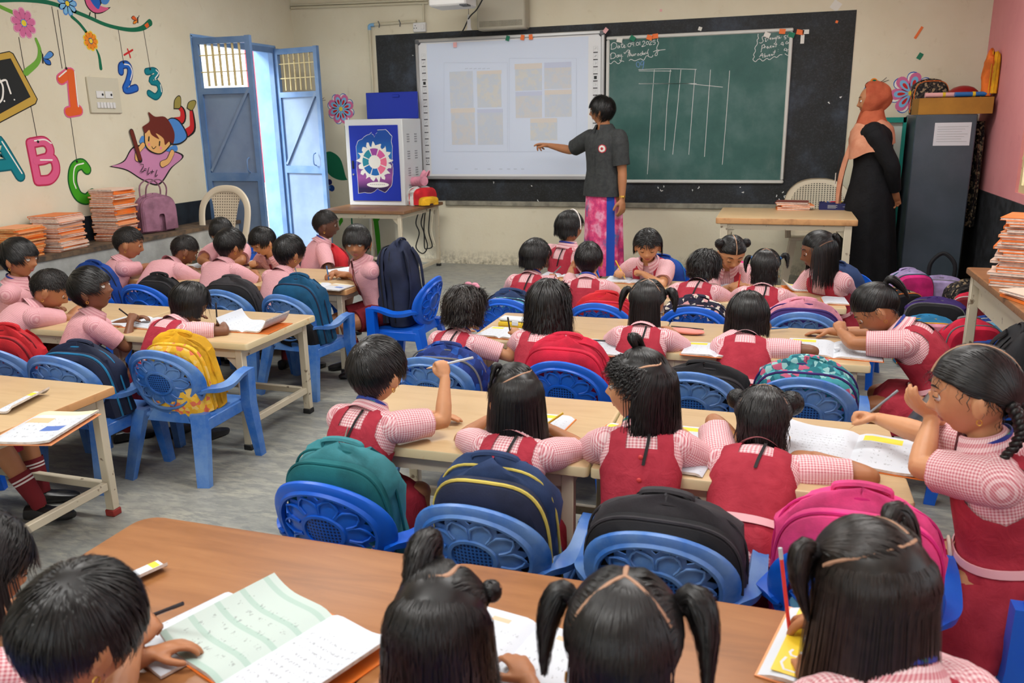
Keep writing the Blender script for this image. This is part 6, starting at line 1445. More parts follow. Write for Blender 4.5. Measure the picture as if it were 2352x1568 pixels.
def kid(key, label, u, v, yaw=0, hyaw=0, hpitch=12, hroll=0, lean=(8, 26), tilt=0, twist=0, s=1.0, tone='m', wear='girl', hair=('bob', {}), eyes='down', gaze=0, L=None, Rr=None, dens=1.0, vox=0.0042, seed=1, lany=True, hs=None, z0=None, xy=None, pencil=None, belt=True, hairmat='hair_black', legs=None, face=True, tail=True, plead=None, ears=True, yd=None, ring=False, back=None):
    hs = hs or 0.93 * s; seat = SEAT if z0 is None else z0; yw = R(yaw); RZ = rotm('Z', yw); s0 = s; lean0 = lean
    def pose(sf, add):
        s = s0 * sf; ln = (lean0[0] + 4 + add * 0.6, lean0[1] + 5 + add); hip = np.array([0, 0, seat + 0.078 * s]); T = Torso(hip, 0.335 * s, ln[0], ln[1], tilt, twist, s)
        pN, mN = T.fr(1.0); Hm = rotm('Z', R(hyaw)) @ rotm('X', -R(hpitch)) @ rotm('Y', R(hroll))
        up = nrm(0.5 * mN @ np.array([0, 0, 1.0]) + 0.5 * Hm @ np.array([0, 0, 1.0]))
        hb = pN + up * 0.036 * s; hc = hb + Hm @ np.array([0, 0.012, 0.083]) * hs
        rxy = np.array(xy, float) if xy is not None else at_z(u, v, hc[2])[:2] - (RZ @ hc)[:2]
        return s, hip, T, pN, mN, Hm, hb, hc, rxy
    best = pose(0.90, 0)
    if yd is not None:                            # sit the child at its table: body size and stoop settle where the hips are
        best = min((pose(sf, add) for add in (-4, 0, 5, 10, 15) for sf in np.linspace(0.80, 0.98, 10)), key=lambda p: abs(p[8][1] - yd) + 0.05 * abs(p[0] / s0 - 0.90) + 0.0)
    s, hip, T, pN, mN, Hm, hb, hc, root_xy = best
    def loc(t):                                   # target -> local coordinates
        if t[0] == 'px': w = at_z(t[1], t[2], t[3])
        elif t[0] == 'w': w = np.array(t[1:4], float)
        else: return np.array(t[1:4], float)
        return RZ.T @ (w - np.array([*root_xy, 0]))
    mb = MB(); mb.loft([T.ring(t) for t in (0, .15, .3, .45, .6, .7, .8, .86, .91, .95, .98, 1.0)])
    mb.ell(hip + [0, 0, -0.01], np.array([0.112, 0.088, 0.062]) * s)
    mb.tube([T.fr(0.9)[0], pN, hb, hc + Hm @ np.array([0, -0.018, -0.045]) * hs], np.array([0.050, 0.036, 0.034, 0.036]) * s, 14, tip=True)
    add_head(mb, hc, Hm, hs, ears)
    shirt = MB(); l1, l2 = 0.192 * s, 0.158 * s; grips = {}
    for side, spec in ((-1, L), (1, Rr)):
        spec = dict(spec or {}); pS, mS = T.fr(0.83); S = pS + mS @ np.array([side * 0.104 * s, 0, 0])
        tgt = loc(spec.get('t', ('l', side * 0.085, 0.31, TZ + 0.028)))
        E, Wr = ik(S, tgt, l1, l2, spec.get('hint', (side * 0.8, -0.25, -0.55)))
        fa = nrm(Wr - E); hf = nrm(np.asarray(spec['f'])) if 'f' in spec else nrm(fa * 0.75 + np.array([-side * 0.18, 0.15, -0.10])); hn = np.asarray(spec.get('n', (side * 0.25, 0, 1.0)), float)
        mb.tube([pS + mS @ np.array([side * 0.06 * s, 0, 0]), S, S + (E - S) * 0.3, S + (E - S) * 0.75, E], np.array([0.038, 0.033, 0.032, 0.030, 0.0275]) * s, 14, tip=True)
        mb.tube([E, E + (Wr - E) * 0.12, E + (Wr - E) * 0.35, E + (Wr - E) * 0.75, Wr], np.array([0.0275, 0.029, 0.0285, 0.021, 0.0168]) * s, 14, tip=True)
        grips[side] = add_hand(mb, Wr, hf, hn, side, s * 0.98, spec.get('pose', 'relax')) + (Wr,)
        # sleeve
        k = spec.get('sleeve', 0.74); ax = nrm(E - S); P = [S - ax * 0.012, S, S + (E - S) * 0.14, S + (E - S) * 0.34, S + (E - S) * (k - 0.14), S + (E - S) * k]
        rd = np.array([0.046, 0.053, 0.056, 0.055, 0.051, 0.049]) * s
        for q_, r_ in ((S, 0.0535), (pS + mS @ np.array([side * 0.074 * s, 0, 0]), 0.055)): shirt.ell(q_, np.array([1, 1, 1]) * r_ * s, nu=20, nv=14); shirt.uv[-1] = np.stack([shirt.v[-1][:, 0], shirt.v[-1][:, 2] - shirt.v[-1][:, 1]], 1)
        rg = []; Tn = unit(np.gradient(np.array(P), axis=0)); uu = nrm(np.cross(Tn[0], [0.1, 0.2, 1.0]))
        for i, (p, r) in enumerate(zip(P, rd)):
            uu = nrm(uu - Tn[i] * (uu @ Tn[i])); a_ = uu; b_ = np.cross(Tn[i], uu); ring = []
            for j in range(20):
                g = 2 * PI * j / 20; w = 1 + 0.045 * math.sin(3 * g + i * 1.3 + seed) * (i > 2) + 0.03 * math.sin(7 * g + seed * 2) * (i > 3); ring.append(p + (a_ * math.cos(g) + b_ * math.sin(g)) * r * w)
            rg.append(ring)
        pc = P[-1]; rg.append([pc + (np.array(q) - pc) * 0.94 - ax * 0.002 for q in rg[-1]]); rg.append([pc + (np.array(q) - pc) * 0.72 - ax * 0.012 for q in rg[-2]])
        loft_uv(shirt, rg, circ=0.33, off=(0.1 * side + 0.3, 0.2))
    # legs
    lg = legs or {}; knees = []; shoes = []
    for side in (-1, 1):
        Hj = hip + np.array([side * 0.062 * s, 0.02, -0.012]); K = np.array(lg.get('knee', {}).get(side, (side * 0.085, 0.262 * s, seat + 0.028))); A = np.array(lg.get('ankle', {}).get(side, (side * 0.085, 0.20 * s, 0.062)))
        mb.tube([Hj, Hj + (K - Hj) * 0.5, K], np.array([0.066, 0.056, 0.041]) * s, 14, tip=True); mb.tube([K, K + (A - K) * 0.25, K + (A - K) * 0.6, A], np.array([0.040, 0.040, 0.034, 0.025]) * s, 14, tip=True)
        fd = nrm(np.array([lg.get('toe', {}).get(side, side * 0.12), 1.0, 0])); mb.tube([A + [0, 0, -0.01], A + [0, 0, -0.035]], 0.02, 8, tip=True); shoes.append((A, fd, side)); knees.append((Hj, K, A, side))
    body = link('person', remesh(mb, vox, [SK[tone]], 'person', 2)); body.location = (*root_xy, 0); body.rotation_euler = (0, 0, yw)
    tag(body, label, 'boy' if wear == 'boy' else 'child')
    if face: face_parts(body, hc, Hm, hs, eyes, tone, gaze)
    if ring:
        for sd in (-1, 1): e_ = hc + Hm @ (np.array([sd * 0.074, -0.002, -0.047]) * hs); obj('earring', MB().tube([e_ + Hm @ (np.array([0, 0.005 * math.cos(g), -0.004 + 0.006 * math.sin(g)])) for g in np.linspace(0, 6.28, 12)], 0.0014, 5), MATS['gold'], body)
    # shirt body + collar
    ts = [-0.06, 0.0, .1, .2, .3, .4, .5, .6, .7, .8, .86, .90, .93, .96, .985]; rg = []
    for i, t in enumerate(ts):
        r = np.array(T.ring(max(t, -0.06), 0.007 * s, 40)); c = r.mean(0)
        if t < 0.75: r = c + (r - c) * (1 + (0.012 * np.sin(np.arange(40) * 2 * PI / 40 * 5 + 9 * t + seed) + 0.008 * np.sin(np.arange(40) * 2 * PI / 40 * 9 - 14 * t))[:, None])
        rg.append(r)
    loft_uv(shirt, rg, circ=0.66)
    pC, mC = T.fr(1.0); k = 44; A0 = np.linspace(R(90 + 16), R(90 + 344), k); rows = []
    for r, z, pt_ in ((0.040, 0.018, 0), (0.043, 0.027, 0), (0.049, 0.026, 0), (0.061, 0.006, 0.4), (0.074, -0.016, 1.0)):
        row = []
        for a in A0:
            e = min(abs(a - A0[0]), abs(a - A0[-1])); sag = pt_ * (0.022 * math.exp(-(e / 0.42) ** 2)); bk = 1.0 + 0.14 * pt_ * (math.sin(a) < 0) * abs(math.sin(a))
            row.append(pC + mC @ np.array([r * s * 1.06 * math.cos(a), r * s * 0.98 * math.sin(a) * bk + 0.004, (z - sag) * s - 0.010 * pt_ * abs(math.cos(a)) * s]))
        rows.append(row)
    uv = np.array([[0.07 * a + 0.02 * i, 0.011 * i] for i in range(5) for a in A0]); shirt.sheet(rows, 0, uv)
    gm = MATS['pink_gingham'] if wear == 'girl' else MATS['pink_fine_gingham']
    obj('shirt', shirt, gm, body, sharp=60, fix=False)
    if wear == 'girl':
        pin = MB(); off = 0.0125 * s; xi, xo, tn, tw = 0.046 * s, 0.094 * s, 0.735, 0.20
        for front in (False, True):
            tnn = tn if not front else 0.70; rows = []
            for t in np.linspace(tw, tnn, 22):
                a, b = T.ab(t, off); X = a if t < 0.58 else a + (xo - a) * (min(1, (t - 0.58) / 0.13) ** 0.8)
                rows.append([T.px(t, X * c, front, off) for c in np.sin(np.linspace(-PI / 2, PI / 2, 31))])
            pin.sheet(rows if front else [r[::-1] for r in rows])
            for side in (-1, 1):
                rows = []
                for q in np.linspace(0, 1, 12):
                    row = []
                    for c in np.linspace(0, 1, 8):
                        x = side * (xi + (xo - xi) * c - 0.004 * q); tt = T.ttop(x, off); row.append(T.px(tnn + q * (tt - tnn), x, front, off))
                    rows.append(row)
                pin.sheet(rows if front == (side > 0) else [r[::-1] for r in rows])
        # skirt
        n = 64; rip = lambda j, a: 1 + a * math.sin(14 * 2 * PI * j / n + 1.3 * math.sin(3 * 2 * PI * j / n + seed)); rings = []
        rings.append([T.pt(0.22, 2 * PI * j / n, 0.011) for j in range(n)]); rings.append([T.pt(0.12, 2 * PI * j / n, 0.020 + 0.004 * math.sin(14 * 2 * PI * j / n)) for j in range(n)])
        for cy, z, a, b, w, up_ in ((0.020, hip[2] - 0.015, .152, .128, .02, .050), (0.055, hip[2] - 0.055, .176, .160, .035, .088), (0.072, seat - 0.015, .186, .182, .05, .078), (0.082, seat - 0.055, .190, .190, .065, .022)):
            rings.append([(a * s * rip(j, w) * np.sign(math.cos(g)) * abs(math.cos(g)) ** 0.85, cy + b * s * rip(j, w) * np.sign(math.sin(g)) * abs(math.sin(g)) ** 0.85, z + up_ * max(0, math.sin(g)) ** 0.8) for j in range(n) for g in [2 * PI * j / n]])
        rings.append([(q[0] * 0.96, cy + (q[1] - cy) * 0.96, q[2] + 0.004) for q in rings[-1]]); rings.append([(q[0] * 0.9, cy + (q[1] - cy) * 0.9, q[2] + 0.05) for q in rings[-2]])
        obj('skirt', MB().loft(rings, 0, (False, False)), MATS['maroon_cloth'], body, sharp=50)
        obj('pinafore', pin, MATS['maroon_cloth'], body, sharp=60)
        if belt:
            bt = obj('belt', MB().loft([T.ring(0.19, 0.0165, 40), T.ring(0.19, 0.0195, 40), T.ring(0.245, 0.0185, 40), T.ring(0.245, 0.0155, 40)], 0, (False, False)), MATS['belt_pink'], body)
            if belt == 'buckle':
                p, m = T.fr(0.217); a, b = T.ab(0.217, 0.020); P = [p + m @ np.array([0.020 * s * math.cos(g) , b + 0.004, 0.030 * s * math.sin(g)]) for g in np.linspace(0, 2 * PI, 17)]
                obj('buckle', MB().tube(P, 0.004, 6), MATS['buckle'], bt)
        if back == 'zip': obj('zip', MB().sheet([[T.px(t, d, False, 0.0155 * s) for d in (-0.0022, 0.0022)] for t in np.linspace(0.735, 0.38, 12)]), MATS['metal_zip' if 'metal_zip' in MATS else 'cord_black'], body)
        if back == 'buttons':
            for t in (0.66, 0.48, 0.30): obj('button', MB().ell(T.px(t, 0.0, False, 0.0150 * s), (0.0065, 0.0032, 0.0065), nu=10, nv=6), MATS['button_red'], body)
        if tail and lany:
            w = []
            for t in np.linspace(0.93, 0.60, 9): w.append([T.px(t, 0.012 + 0.006 * math.sin(9 * t) + d, False, 0.017 * s) for d in (-0.004, 0.004)])
            obj('lanyard_tail', MB().sheet(w), MATS['cord_black'], body)
    else:
        sh = MB(); loft_uv(sh, [T.ring(t, 0.012 * s, 28) for t in (-0.15, 0, .08, .13)], caps=(True, False))
        for Hj, K, A, side in knees: sh.tube([Hj + [0, -0.02, 0.005], Hj + (K - Hj) * 0.35, Hj + (K - Hj) * 0.70], np.array([0.078, 0.074, 0.068]) * s, 16)
        obj('shorts', sh, MATS['maroon_dark'], body, sharp=50)
        w = []
        for t in np.linspace(0.93, 0.42, 12):
            h = (0.010 if t > 0.86 else 0.008 + 0.030 * (0.86 - t)) * s; w.append([T.px(t, d, True, 0.017 * s) for d in (-h, -h * .3, h * .3, h)])
        obj('tie', MB().sheet(w), MATS['maroon_dark'], body)
    if lany:
        P = []
        for a in np.linspace(R(90 + 60), R(90 + 300), 25): P.append(pC + mC @ np.array([0.056 * s * math.cos(a), 0.054 * s * math.sin(a) * 1.05 + 0.002, 0.020 * s * (0.6 - 0.4 * math.sin(a))]))
        obj('lanyard', MB().tube(P, 0.0055, 6, up=mC[:, 2], flat=(0.35, 1.0)), MATS['lanyard_blue'], body)
    # socks and shoes
    for (Hj, K, A, side), (A2, fd, _) in zip(knees, shoes):
        B = A + (K - A) * (0.62 if wear == 'boy' else 0.50); rg = []; mm = []; mb2 = MB(); nn = 20
        for i in range(nn + 1):
            f = i / nn; p = A + [0, 0, -0.02] if i == 0 else A + (B - A) * f; rr = (0.030 + 0.012 * f) * s; d = nrm(K - A); a_ = nrm(np.cross(d, [0, 1, 0.1])); b_ = np.cross(a_, d); rg.append([p + (a_ * math.cos(g) + b_ * math.sin(g)) * rr for g in np.linspace(0, 2 * PI, 14, endpoint=False)])
        for i in range(nn): mm += [1 if i in (14, 16, 17) and i != 17 else 0] * 14
        mb2.loft(rg, 0, (False, False)); mb2.m = mm; obj('sock', mb2, [MATS['sock_maroon'], MATS['sock_white']], body)
        if 'shoe' not in SHARED: SHARED['shoe'] = shoe_mb().mesh('shoe', [MATS['shoe_black']])
        so_ = link('shoe', SHARED['shoe'], body, (A2[0] - fd[0] * 0.0, A2[1], max(0.0, A2[2] - 0.062)), (0, 0, math.atan2(-fd[0], fd[1])))
    hr = Hair(hc, Hm, hs, seed * 7 + 3, tone, hairmat); style(hr, hair[0], dens, hair[1])
    ex = hair[1].get('extra') if isinstance(hair[1], dict) else None
    if ex: ex(hr)
    hr.finish(body)
    KIDS[key] = dict(body=body, grips=grips, RZ=RZ, xy=root_xy, T=T, hc=hc, H=Hm)
    DBG.append((key, np.round(root_xy, 2).tolist(), round(float(hc[2]), 2), np.round((RZ @ hc)[:2] + root_xy, 2).tolist()))
    return body
def held_pencil(key, side, label, colour, length=0.15, tail=None, tipcol=None, aim=None):
    """pencil held in a child's hand: world placement from the grip"""
    K = KIDS[key]; g, l, f, n, w = K['grips'][side]; d = nrm(tail if tail is not None else (-f * 0.35 + n * 0.85 + l * 0.25))
    if tail is not None: d = K['RZ'].T @ d if aim == 'w' else d
    a = g - d * 0.03; b = a + d * length; Wd = lambda p: K['RZ'] @ p + np.array([*K['xy'], 0])
    return pencil(label, Wd(a), Wd(b), colour, tipcol)
for nme, c in dict(pen_red=(220, 60, 56), pen_blue=(40, 110, 180), pen_yellow=(232, 196, 50), pen_grey=(120, 124, 130), pen_dark=(44, 44, 52), pen_wood=(220, 180, 130), pen_silver=(186, 190, 196)).items(): M(nme, c, 0.35, 0.5)
def pencil(label, a, b, colour, cap=None, r=0.0036):
    a, b = np.asarray(a, float), np.asarray(b, float); d = nrm(b - a); L = np.linalg.norm(b - a)
    t = thing('pencil', label, 'pencil', tuple(a)); q = Vector(d).to_track_quat('Z', 'Y'); t.rotation_mode = 'QUATERNION'; t.rotation_quaternion = q
    obj('shaft', MB().tube([(0, 0, 0.018), (0, 0, L - 0.02)], r, 6), MATS[colour], t, sharp=20)
    obj('point', MB().tube([(0, 0, 0.0), (0, 0, 0.004), (0, 0, 0.018)], [0.0006, 0.0012, r], 6), MATS['pen_wood'], t)
    obj('cap_end', MB().tube([(0, 0, L - 0.02), (0, 0, L)], r * 1.05, 8), MATS[cap or colour], t)
    return t
# ================================================================ THE CLASS
up_z = lambda z0: (lambda D: np.where(D[:, 2] > z0, 0, -1))
lr = lambda D: np.where(D[:, 0] < 0, 0, 1)
CP = [(0, 0.9, 0.45), (0, 0.45, 0.9), (0, -0.2, 0.98), (0, -0.75, 0.66), (0, -0.98, 0.15)]     # centre parting front to nape
CPs = [(0, 0.9, 0.45), (0, 0.45, 0.9), (0, -0.05, 0.99), (0, -0.42, 0.9)]
def vpart(y=-0.42, zz=0.9): return [[(0, y, zz), (-0.55, y - 0.25, 0.72), (-0.93, -0.35, 0.05)], [(0, y, zz), (0.55, y - 0.25, 0.72), (0.93, -0.35, 0.05)]]
def top3(D):                                      # left front, right front, loose at the back
    back = D[:, 1] < -0.30 - 0.45 * (0.9 - D[:, 2]) * 0 + 0.0
    b = (D[:, 1] + 0.42 + 0.35 * np.abs(D[:, 0])) < 0
    return np.where(b, -1, np.where(D[:, 0] < 0, 0, 1))
def halfup(cut=0.55, y=0.25):
    return lambda D: np.where(D[:, 2] * 0.9 + D[:, 1] * y > cut, 0, -1)
def ring_part(z, y=-0.75): return [(0.92, 0.22, z), (0.66, -0.45, z + 0.12), (0, y, z + 0.16), (-0.66, -0.45, z + 0.12), (-0.92, 0.22, z)]
def px(u, v, z, **k): return dict(t=('px', u, v, z), **k)
# ---- nearest girls' table (third row)
NEAR = dict(vox=0.0036, dens=1.25)
kid('g14', 'girl with short boyish hair raising a pencil in her right fist, before the teal backpack', 865, 847, back='zip', yd=-5.845, yaw=-10, hyaw=-8, hpitch=8, lean=(6, 20), s=1.04, tone='l', hair=('crop', dict(whorl=(-0.15, -0.62, 0.78))), seed=2, Rr=px(1022, 866, 0.645, pose='fist', f=(-0.35, 0.25, 0.9), n=(0.7, -0.6, 0.2), hint=(0.7, 0.2, -0.9)), L=px(1000, 952, 0.515, pose='flat', f=(0.9, 0.35, -0.1)), **NEAR)
kid('g15', 'girl with half-up straight bob, zip-back pinafore, writing with a yellow pencil', 1187, 912, back='zip', ring=True, yd=-5.845, yaw=-6, hyaw=36, hpitch=16, lean=(10, 28), s=1.0, tone='m', hair=('tied', dict(ties=[(-0.45, -0.05, 0.90)], assign=halfup(0.50, 0.1), cut=-0.085, parts=[[(0.55, 0.65, 0.55), (0.62, 0.1, 0.78), (0.45, -0.5, 0.74), (-0.2, -0.75, 0.62), (-0.85, -0.4, 0.3)]], fclear=1.35, fringe=0.02, extra=lambda h: h.tail((-0.45, -0.05, 0.90), [(-0.03, 0.0, 0.0), (-0.06, -0.0, -0.05)], 0.010, 60))), seed=3, Rr=px(1268, 985, 0.52, pose='grip', hint=(1.0, 0.0, -0.25)), L=px(1120, 962, 0.515, pose='flat', hint=(-1, 0, -0.3)), **NEAR)
kid('g16', 'girl turning her head to show her left profile, gold earring, long black lanyard tail', 1472, 885, back='buttons', ring=True, yd=-5.84, yaw=2, twist=8, hyaw=84, hpitch=-4, lean=(8, 22), s=1.06, tone='l', eyes='open', hair=('tied', dict(ties=[(0.15, 0.25, 0.95)], assign=halfup(0.62, -0.05), cut=-0.075, parts=[[(-0.9, 0.35, 0.42), (-0.72, -0.1, 0.68), (-0.35, -0.55, 0.78), (0.1, -0.35, 0.93), (0.5, -0.62, 0.62), (0.85, -0.1, 0.55)]], fclear=1.72, fringe=0.022, curl=0.005, wisps=1, extra=lambda h: h.tail((0.15, 0.25, 0.95), [(0.0, 0.02, 0.022), (0.03, 0.0, 0.02), (0.055, -0.03, -0.02)], 0.016, 110))), seed=4, **NEAR)
kid('g17', 'girl with two coiled buns bent low over the table, arms spread', 1752, 962, yd=-5.86, ears=False, yaw=-6, hyaw=6, hpitch=38, lean=(24, 58), s=1.04, tone='m', hair=('tied', dict(ties=[(-0.80, 0.15, 0.50), (0.80, 0.15, 0.50)], assign=top3, cut=-0.05, curl=0.008, parts=[CPs] + vpart(), extra=lambda h: (h.bun((-0.80, 0.15, 0.50), 0.027, 120, band='lanyard_blue'), h.bun((0.80, 0.15, 0.50), 0.032, 120, band='lanyard_blue')))), seed=5, L=px(1712, 1032, 0.515, pose='flat', f=(0.9, 0.3, -0.1), hint=(-1, 0.1, 0.0)), Rr=px(1868, 1048, 0.515, pose='grip', f=(-0.9, 0.3, -0.1), hint=(1, 0.1, 0.0)), **NEAR)
kid('g18', 'girl with a side braid facing left at the table end, hand at her mouth', 2238, 893, yaw=86, hyaw=-4, hpitch=10, lean=(4, 12), s=1.10, tone='l', belt='buckle', eyes='half', hair=('tied', dict(ties=[(-0.62, -0.62, -0.18), (0.62, -0.62, -0.18)], assign=lr, parts=[CP], wisps=1, extra=lambda h: (h.braid((-0.62, -0.62, -0.18), [(-0.02, -0.01, -0.05), (-0.022, 0.02, -0.10), (-0.01, 0.055, -0.135)], 0.012), h.braid((0.62, -0.62, -0.18), [(0.02, -0.03, -0.05), (0.02, -0.05, -0.11)], 0.012)))), seed=6, L=px(2142, 955, 0.665, pose='relax', f=(-0.2, 0.75, 0.55), n=(-0.6, 0.5, -0.4), hint=(-0.3, 1.0, -0.9)), Rr=px(1985, 952, 0.565, pose='fist', f=(0.05, 1.0, 0.1), n=(0.5, 0.0, 1.0), hint=(0.6, -0.2, -0.8)), **NEAR)
# ---- second girls' table
MID = dict(vox=0.0040, dens=1.1)
kid('g9', 'curly-haired girl with a pink bow clip and earring', 1068, 706, ring=True, yd=-4.68, yaw=-8, hyaw=-12, hpitch=12, lean=(8, 24), s=0.98, tone='l', hair=('curly', dict(len=0.12, cut=-0.03, fclear=1.0, extra=lambda h: [h.extra.append(('hair_bow', MB().ell(scalp(unit(np.array([[x, 0.35 - 0.25 * abs(x), 0.92]])), 0.02)[0], (0.019, 0.011, 0.010), nu=12, nv=8).ell(scalp(unit(np.array([[x * 1.7, 0.35 - 0.3 * abs(x), 0.86]])), 0.018)[0], (0.013, 0.010, 0.010), nu=12, nv=8), FB['lpink'])) for x in (-0.22, 0.22)])), hairmat='hair_brown', seed=7, Rr=px(1184, 768, 0.535, pose='grip'), **MID)
kid('g10', 'girl with a wavy shoulder-length bob before the crimson backpack', 1260, 696, yd=-4.68, ears=False, yaw=-4, hyaw=0, hpitch=10, lean=(6, 20), s=1.04, tone='m', hair=('wavy', dict(len=0.17, cut=-0.085)), seed=8, tail=False, **MID)
kid('g11', 'girl with two side pigtails over a straight loose bob', 1487, 692, back='buttons', yd=-4.68, ears=False, yaw=-2, hyaw=0, hpitch=22, lean=(10, 30), s=1.0, tone='m', hair=('tied', dict(ties=[(-0.90, 0.05, 0.42), (0.90, 0.05, 0.42)], assign=top3, cut=-0.075, parts=[CPs] + vpart(), extra=lambda h: (h.tail((-0.90, 0.05, 0.42), [(-0.03, 0, 0.004), (-0.055, 0, -0.03), (-0.06, 0, -0.075)], 0.018, 120, band='cord_black'), h.tail((0.90, 0.05, 0.42), [(0.03, 0, 0.004), (0.055, 0, -0.02), (0.06, 0, -0.065)], 0.022, 130, band='cord_black')))), seed=9, **MID)
kid('g12', 'girl with a plain black bob bent forward, both elbows out', 1717, 722, yd=-4.69, ears=False, yaw=0, hyaw=0, hpitch=30, lean=(16, 40), s=1.02, tone='d', hair=('bob', dict(cut=-0.045, len=0.13)), seed=10, tail=False, L=px(1668, 792, 0.515, pose='flat', hint=(-1, -0.1, 0.05)), Rr=px(1790, 795, 0.515, pose='grip', hint=(1, -0.1, 0.05)), **MID)
kid('g13', 'girl with a low ponytail hiding her face behind her arm at the table end', 2010, 706, ring=True, yaw=76, hyaw=12, hpitch=42, lean=(18, 48), s=1.04, tone='m', belt='buckle', hair=('tied', dict(ties=[(0.1, -0.85, 0.52)], assign=lambda D: np.zeros(len(D), int), parts=[], wisps=1, extra=lambda h: h.tail((0.1, -0.85, 0.52), [(0.0, -0.035, 0.0), (0.0, -0.06, -0.04), (0, -0.06, -0.09)], 0.018, 120, band='cord_black'))), seed=11, L=px(1932, 762, 0.55, pose='fist', f=(0.7, 0.3, 0.5), hint=(-0.5, 1.0, -0.1)), Rr=px(1905, 760, 0.515, pose='flat', hint=(0.6, 0.5, -0.3)), **MID)
# ---- far girls' table
FAR = dict(vox=0.0048, dens=0.85)
kid('g1', 'girl with a smooth short bob looking right, first at the far table', 1230, 586, yd=-3.71, ears=False, yaw=-6, hyaw=-26, hpitch=6, lean=(6, 18), s=0.98, tone='m', hair=('bob', dict(cut=-0.03, len=0.10, part=[(0.3, 0.6, 0.7), (0.15, 0.1, 0.98), (0.05, -0.3, 0.95)])), seed=12, Rr=px(1272, 634, 0.535, pose='grip'), **FAR)
kid('g2', 'girl with a white headband turned towards the teacher at the far side of the table', 1308, 519, yd=-2.98, yaw=-28, hyaw=-14, hpitch=0, lean=(2, 6), s=1.0, tone='m', hair=('bob', dict(cut=-0.02, len=0.085, extra=lambda h: h.extra.append(('hair_band', MB().tube([scalp(unit(np.array([[math.sin(a), 0.28, math.cos(a)]])), 0.016)[0] for a in np.linspace(-1.7, 1.7, 24)], 0.005, 6), MATS['sock_white'])))), seed=13, Rr=dict(t=('l', 0.16, 0.12, 0.42)), L=dict(t=('l', -0.18, 0.02, 0.52), hint=(-1, -0.6, -0.3)), **FAR)
kid('g3', 'girl with cropped hair leaning her cheek on her hand at the far table', 1352, 594, yd=-3.71, yaw=2, hyaw=4, hpitch=16, lean=(10, 26), s=0.98, tone='m', hair=('crop', {}), seed=14, L=px(1312, 606, 0.60, pose='fist', f=(0.3, 0.1, 0.9), hint=(-0.6, 0.2, -0.9)), tail=False, **FAR)
kid('g4', 'girl facing the camera with wavy fringe, looking down with a yellow pencil', 1488, 562, ring=True, yd=-2.99, yaw=172, hyaw=14, hpitch=20, lean=(12, 24), s=0.98, tone='l', hair=('bob', dict(cut=-0.025, len=0.09, fclear=0.9, fringe=0.03)), seed=15, Rr=px(1418, 626, 0.53, pose='grip'), L=px(1478, 628, 0.545, pose='fist', hint=(-1, 0, -0.2)), **FAR)
kid('g5', 'girl with a rounded black bob, back turned beside the black flowered backpack', 1618, 612, ring=True, yd=-3.71, ears=False, yaw=-8, hyaw=-14, hpitch=26, lean=(14, 36), s=0.98, tone='d', hair=('wavy', dict(cut=-0.03, len=0.09)), seed=16, **FAR)
kid('g6', 'girl facing the camera with centre parting and two knots, holding a red pencil', 1680, 578, yd=-2.99, yaw=186, hyaw=16, hpitch=32, lean=(16, 34), s=1.0, tone='l', hair=('tied', dict(ties=[(-0.85, -0.1, 0.45), (0.85, -0.1, 0.45)], assign=lr, parts=[CPs], extra=lambda h: (h.bun((-0.85, -0.1, 0.45), 0.024, 70), h.bun((0.85, -0.1, 0.45), 0.026, 70)))), seed=17, Rr=px(1694, 652, 0.525, pose='grip', f=(0.5, 0.8, -0.3)), **FAR)
kid('g7', 'girl with blue-banded curled pigtails, back turned, long black lanyard tail', 1758, 612, back='zip', yd=-3.71, ears=False, yaw=-4, hyaw=0, hpitch=20, lean=(10, 28), s=0.98, tone='m', hair=('tied', dict(ties=[(-0.86, 0.1, 0.45), (0.86, 0.1, 0.45)], assign=top3, cut=-0.045, curl=0.006, parts=[CPs] + vpart(), extra=lambda h: (h.tail((-0.86, 0.1, 0.45), [(-0.03, 0, 0.0), (-0.045, 0, -0.03), (-0.04, 0, -0.065)], 0.016, 90, curl=0.004, band='pen_blue'), h.tail((0.86, 0.1, 0.45), [(0.03, 0, 0.02), (0.05, 0, 0.01), (0.055, 0, -0.03)], 0.016, 90, curl=0.004, band='pen_blue')))), seed=18, **FAR)
kid('g8', 'girl with long loose half-tied hair looking left at the end of the far table', 1880, 574, ears=False, yd=-3.2, yaw=140, hyaw=-42, hpitch=10, lean=(8, 16), s=1.06, tone='d', hair=('tied', dict(ties=[(-0.1, -0.75, 0.66)], assign=halfup(0.40, 0.25), cut=-0.12, fclear=1.15, parts=[[(-0.95, 0.05, 0.3), (-0.85, -0.3, 0.42), (-0.5, -0.75, 0.42)]], extra=lambda h: h.tail((-0.1, -0.75, 0.66), [(0, -0.018, -0.01), (0, -0.028, -0.05), (0, -0.03, -0.12)], 0.016, 110))), seed=19, L=px(1890, 648, 0.525, pose='fist', hint=(-1, -0.2, -0.2)), Rr=px(1838, 640, 0.53, pose='fist'), **FAR)
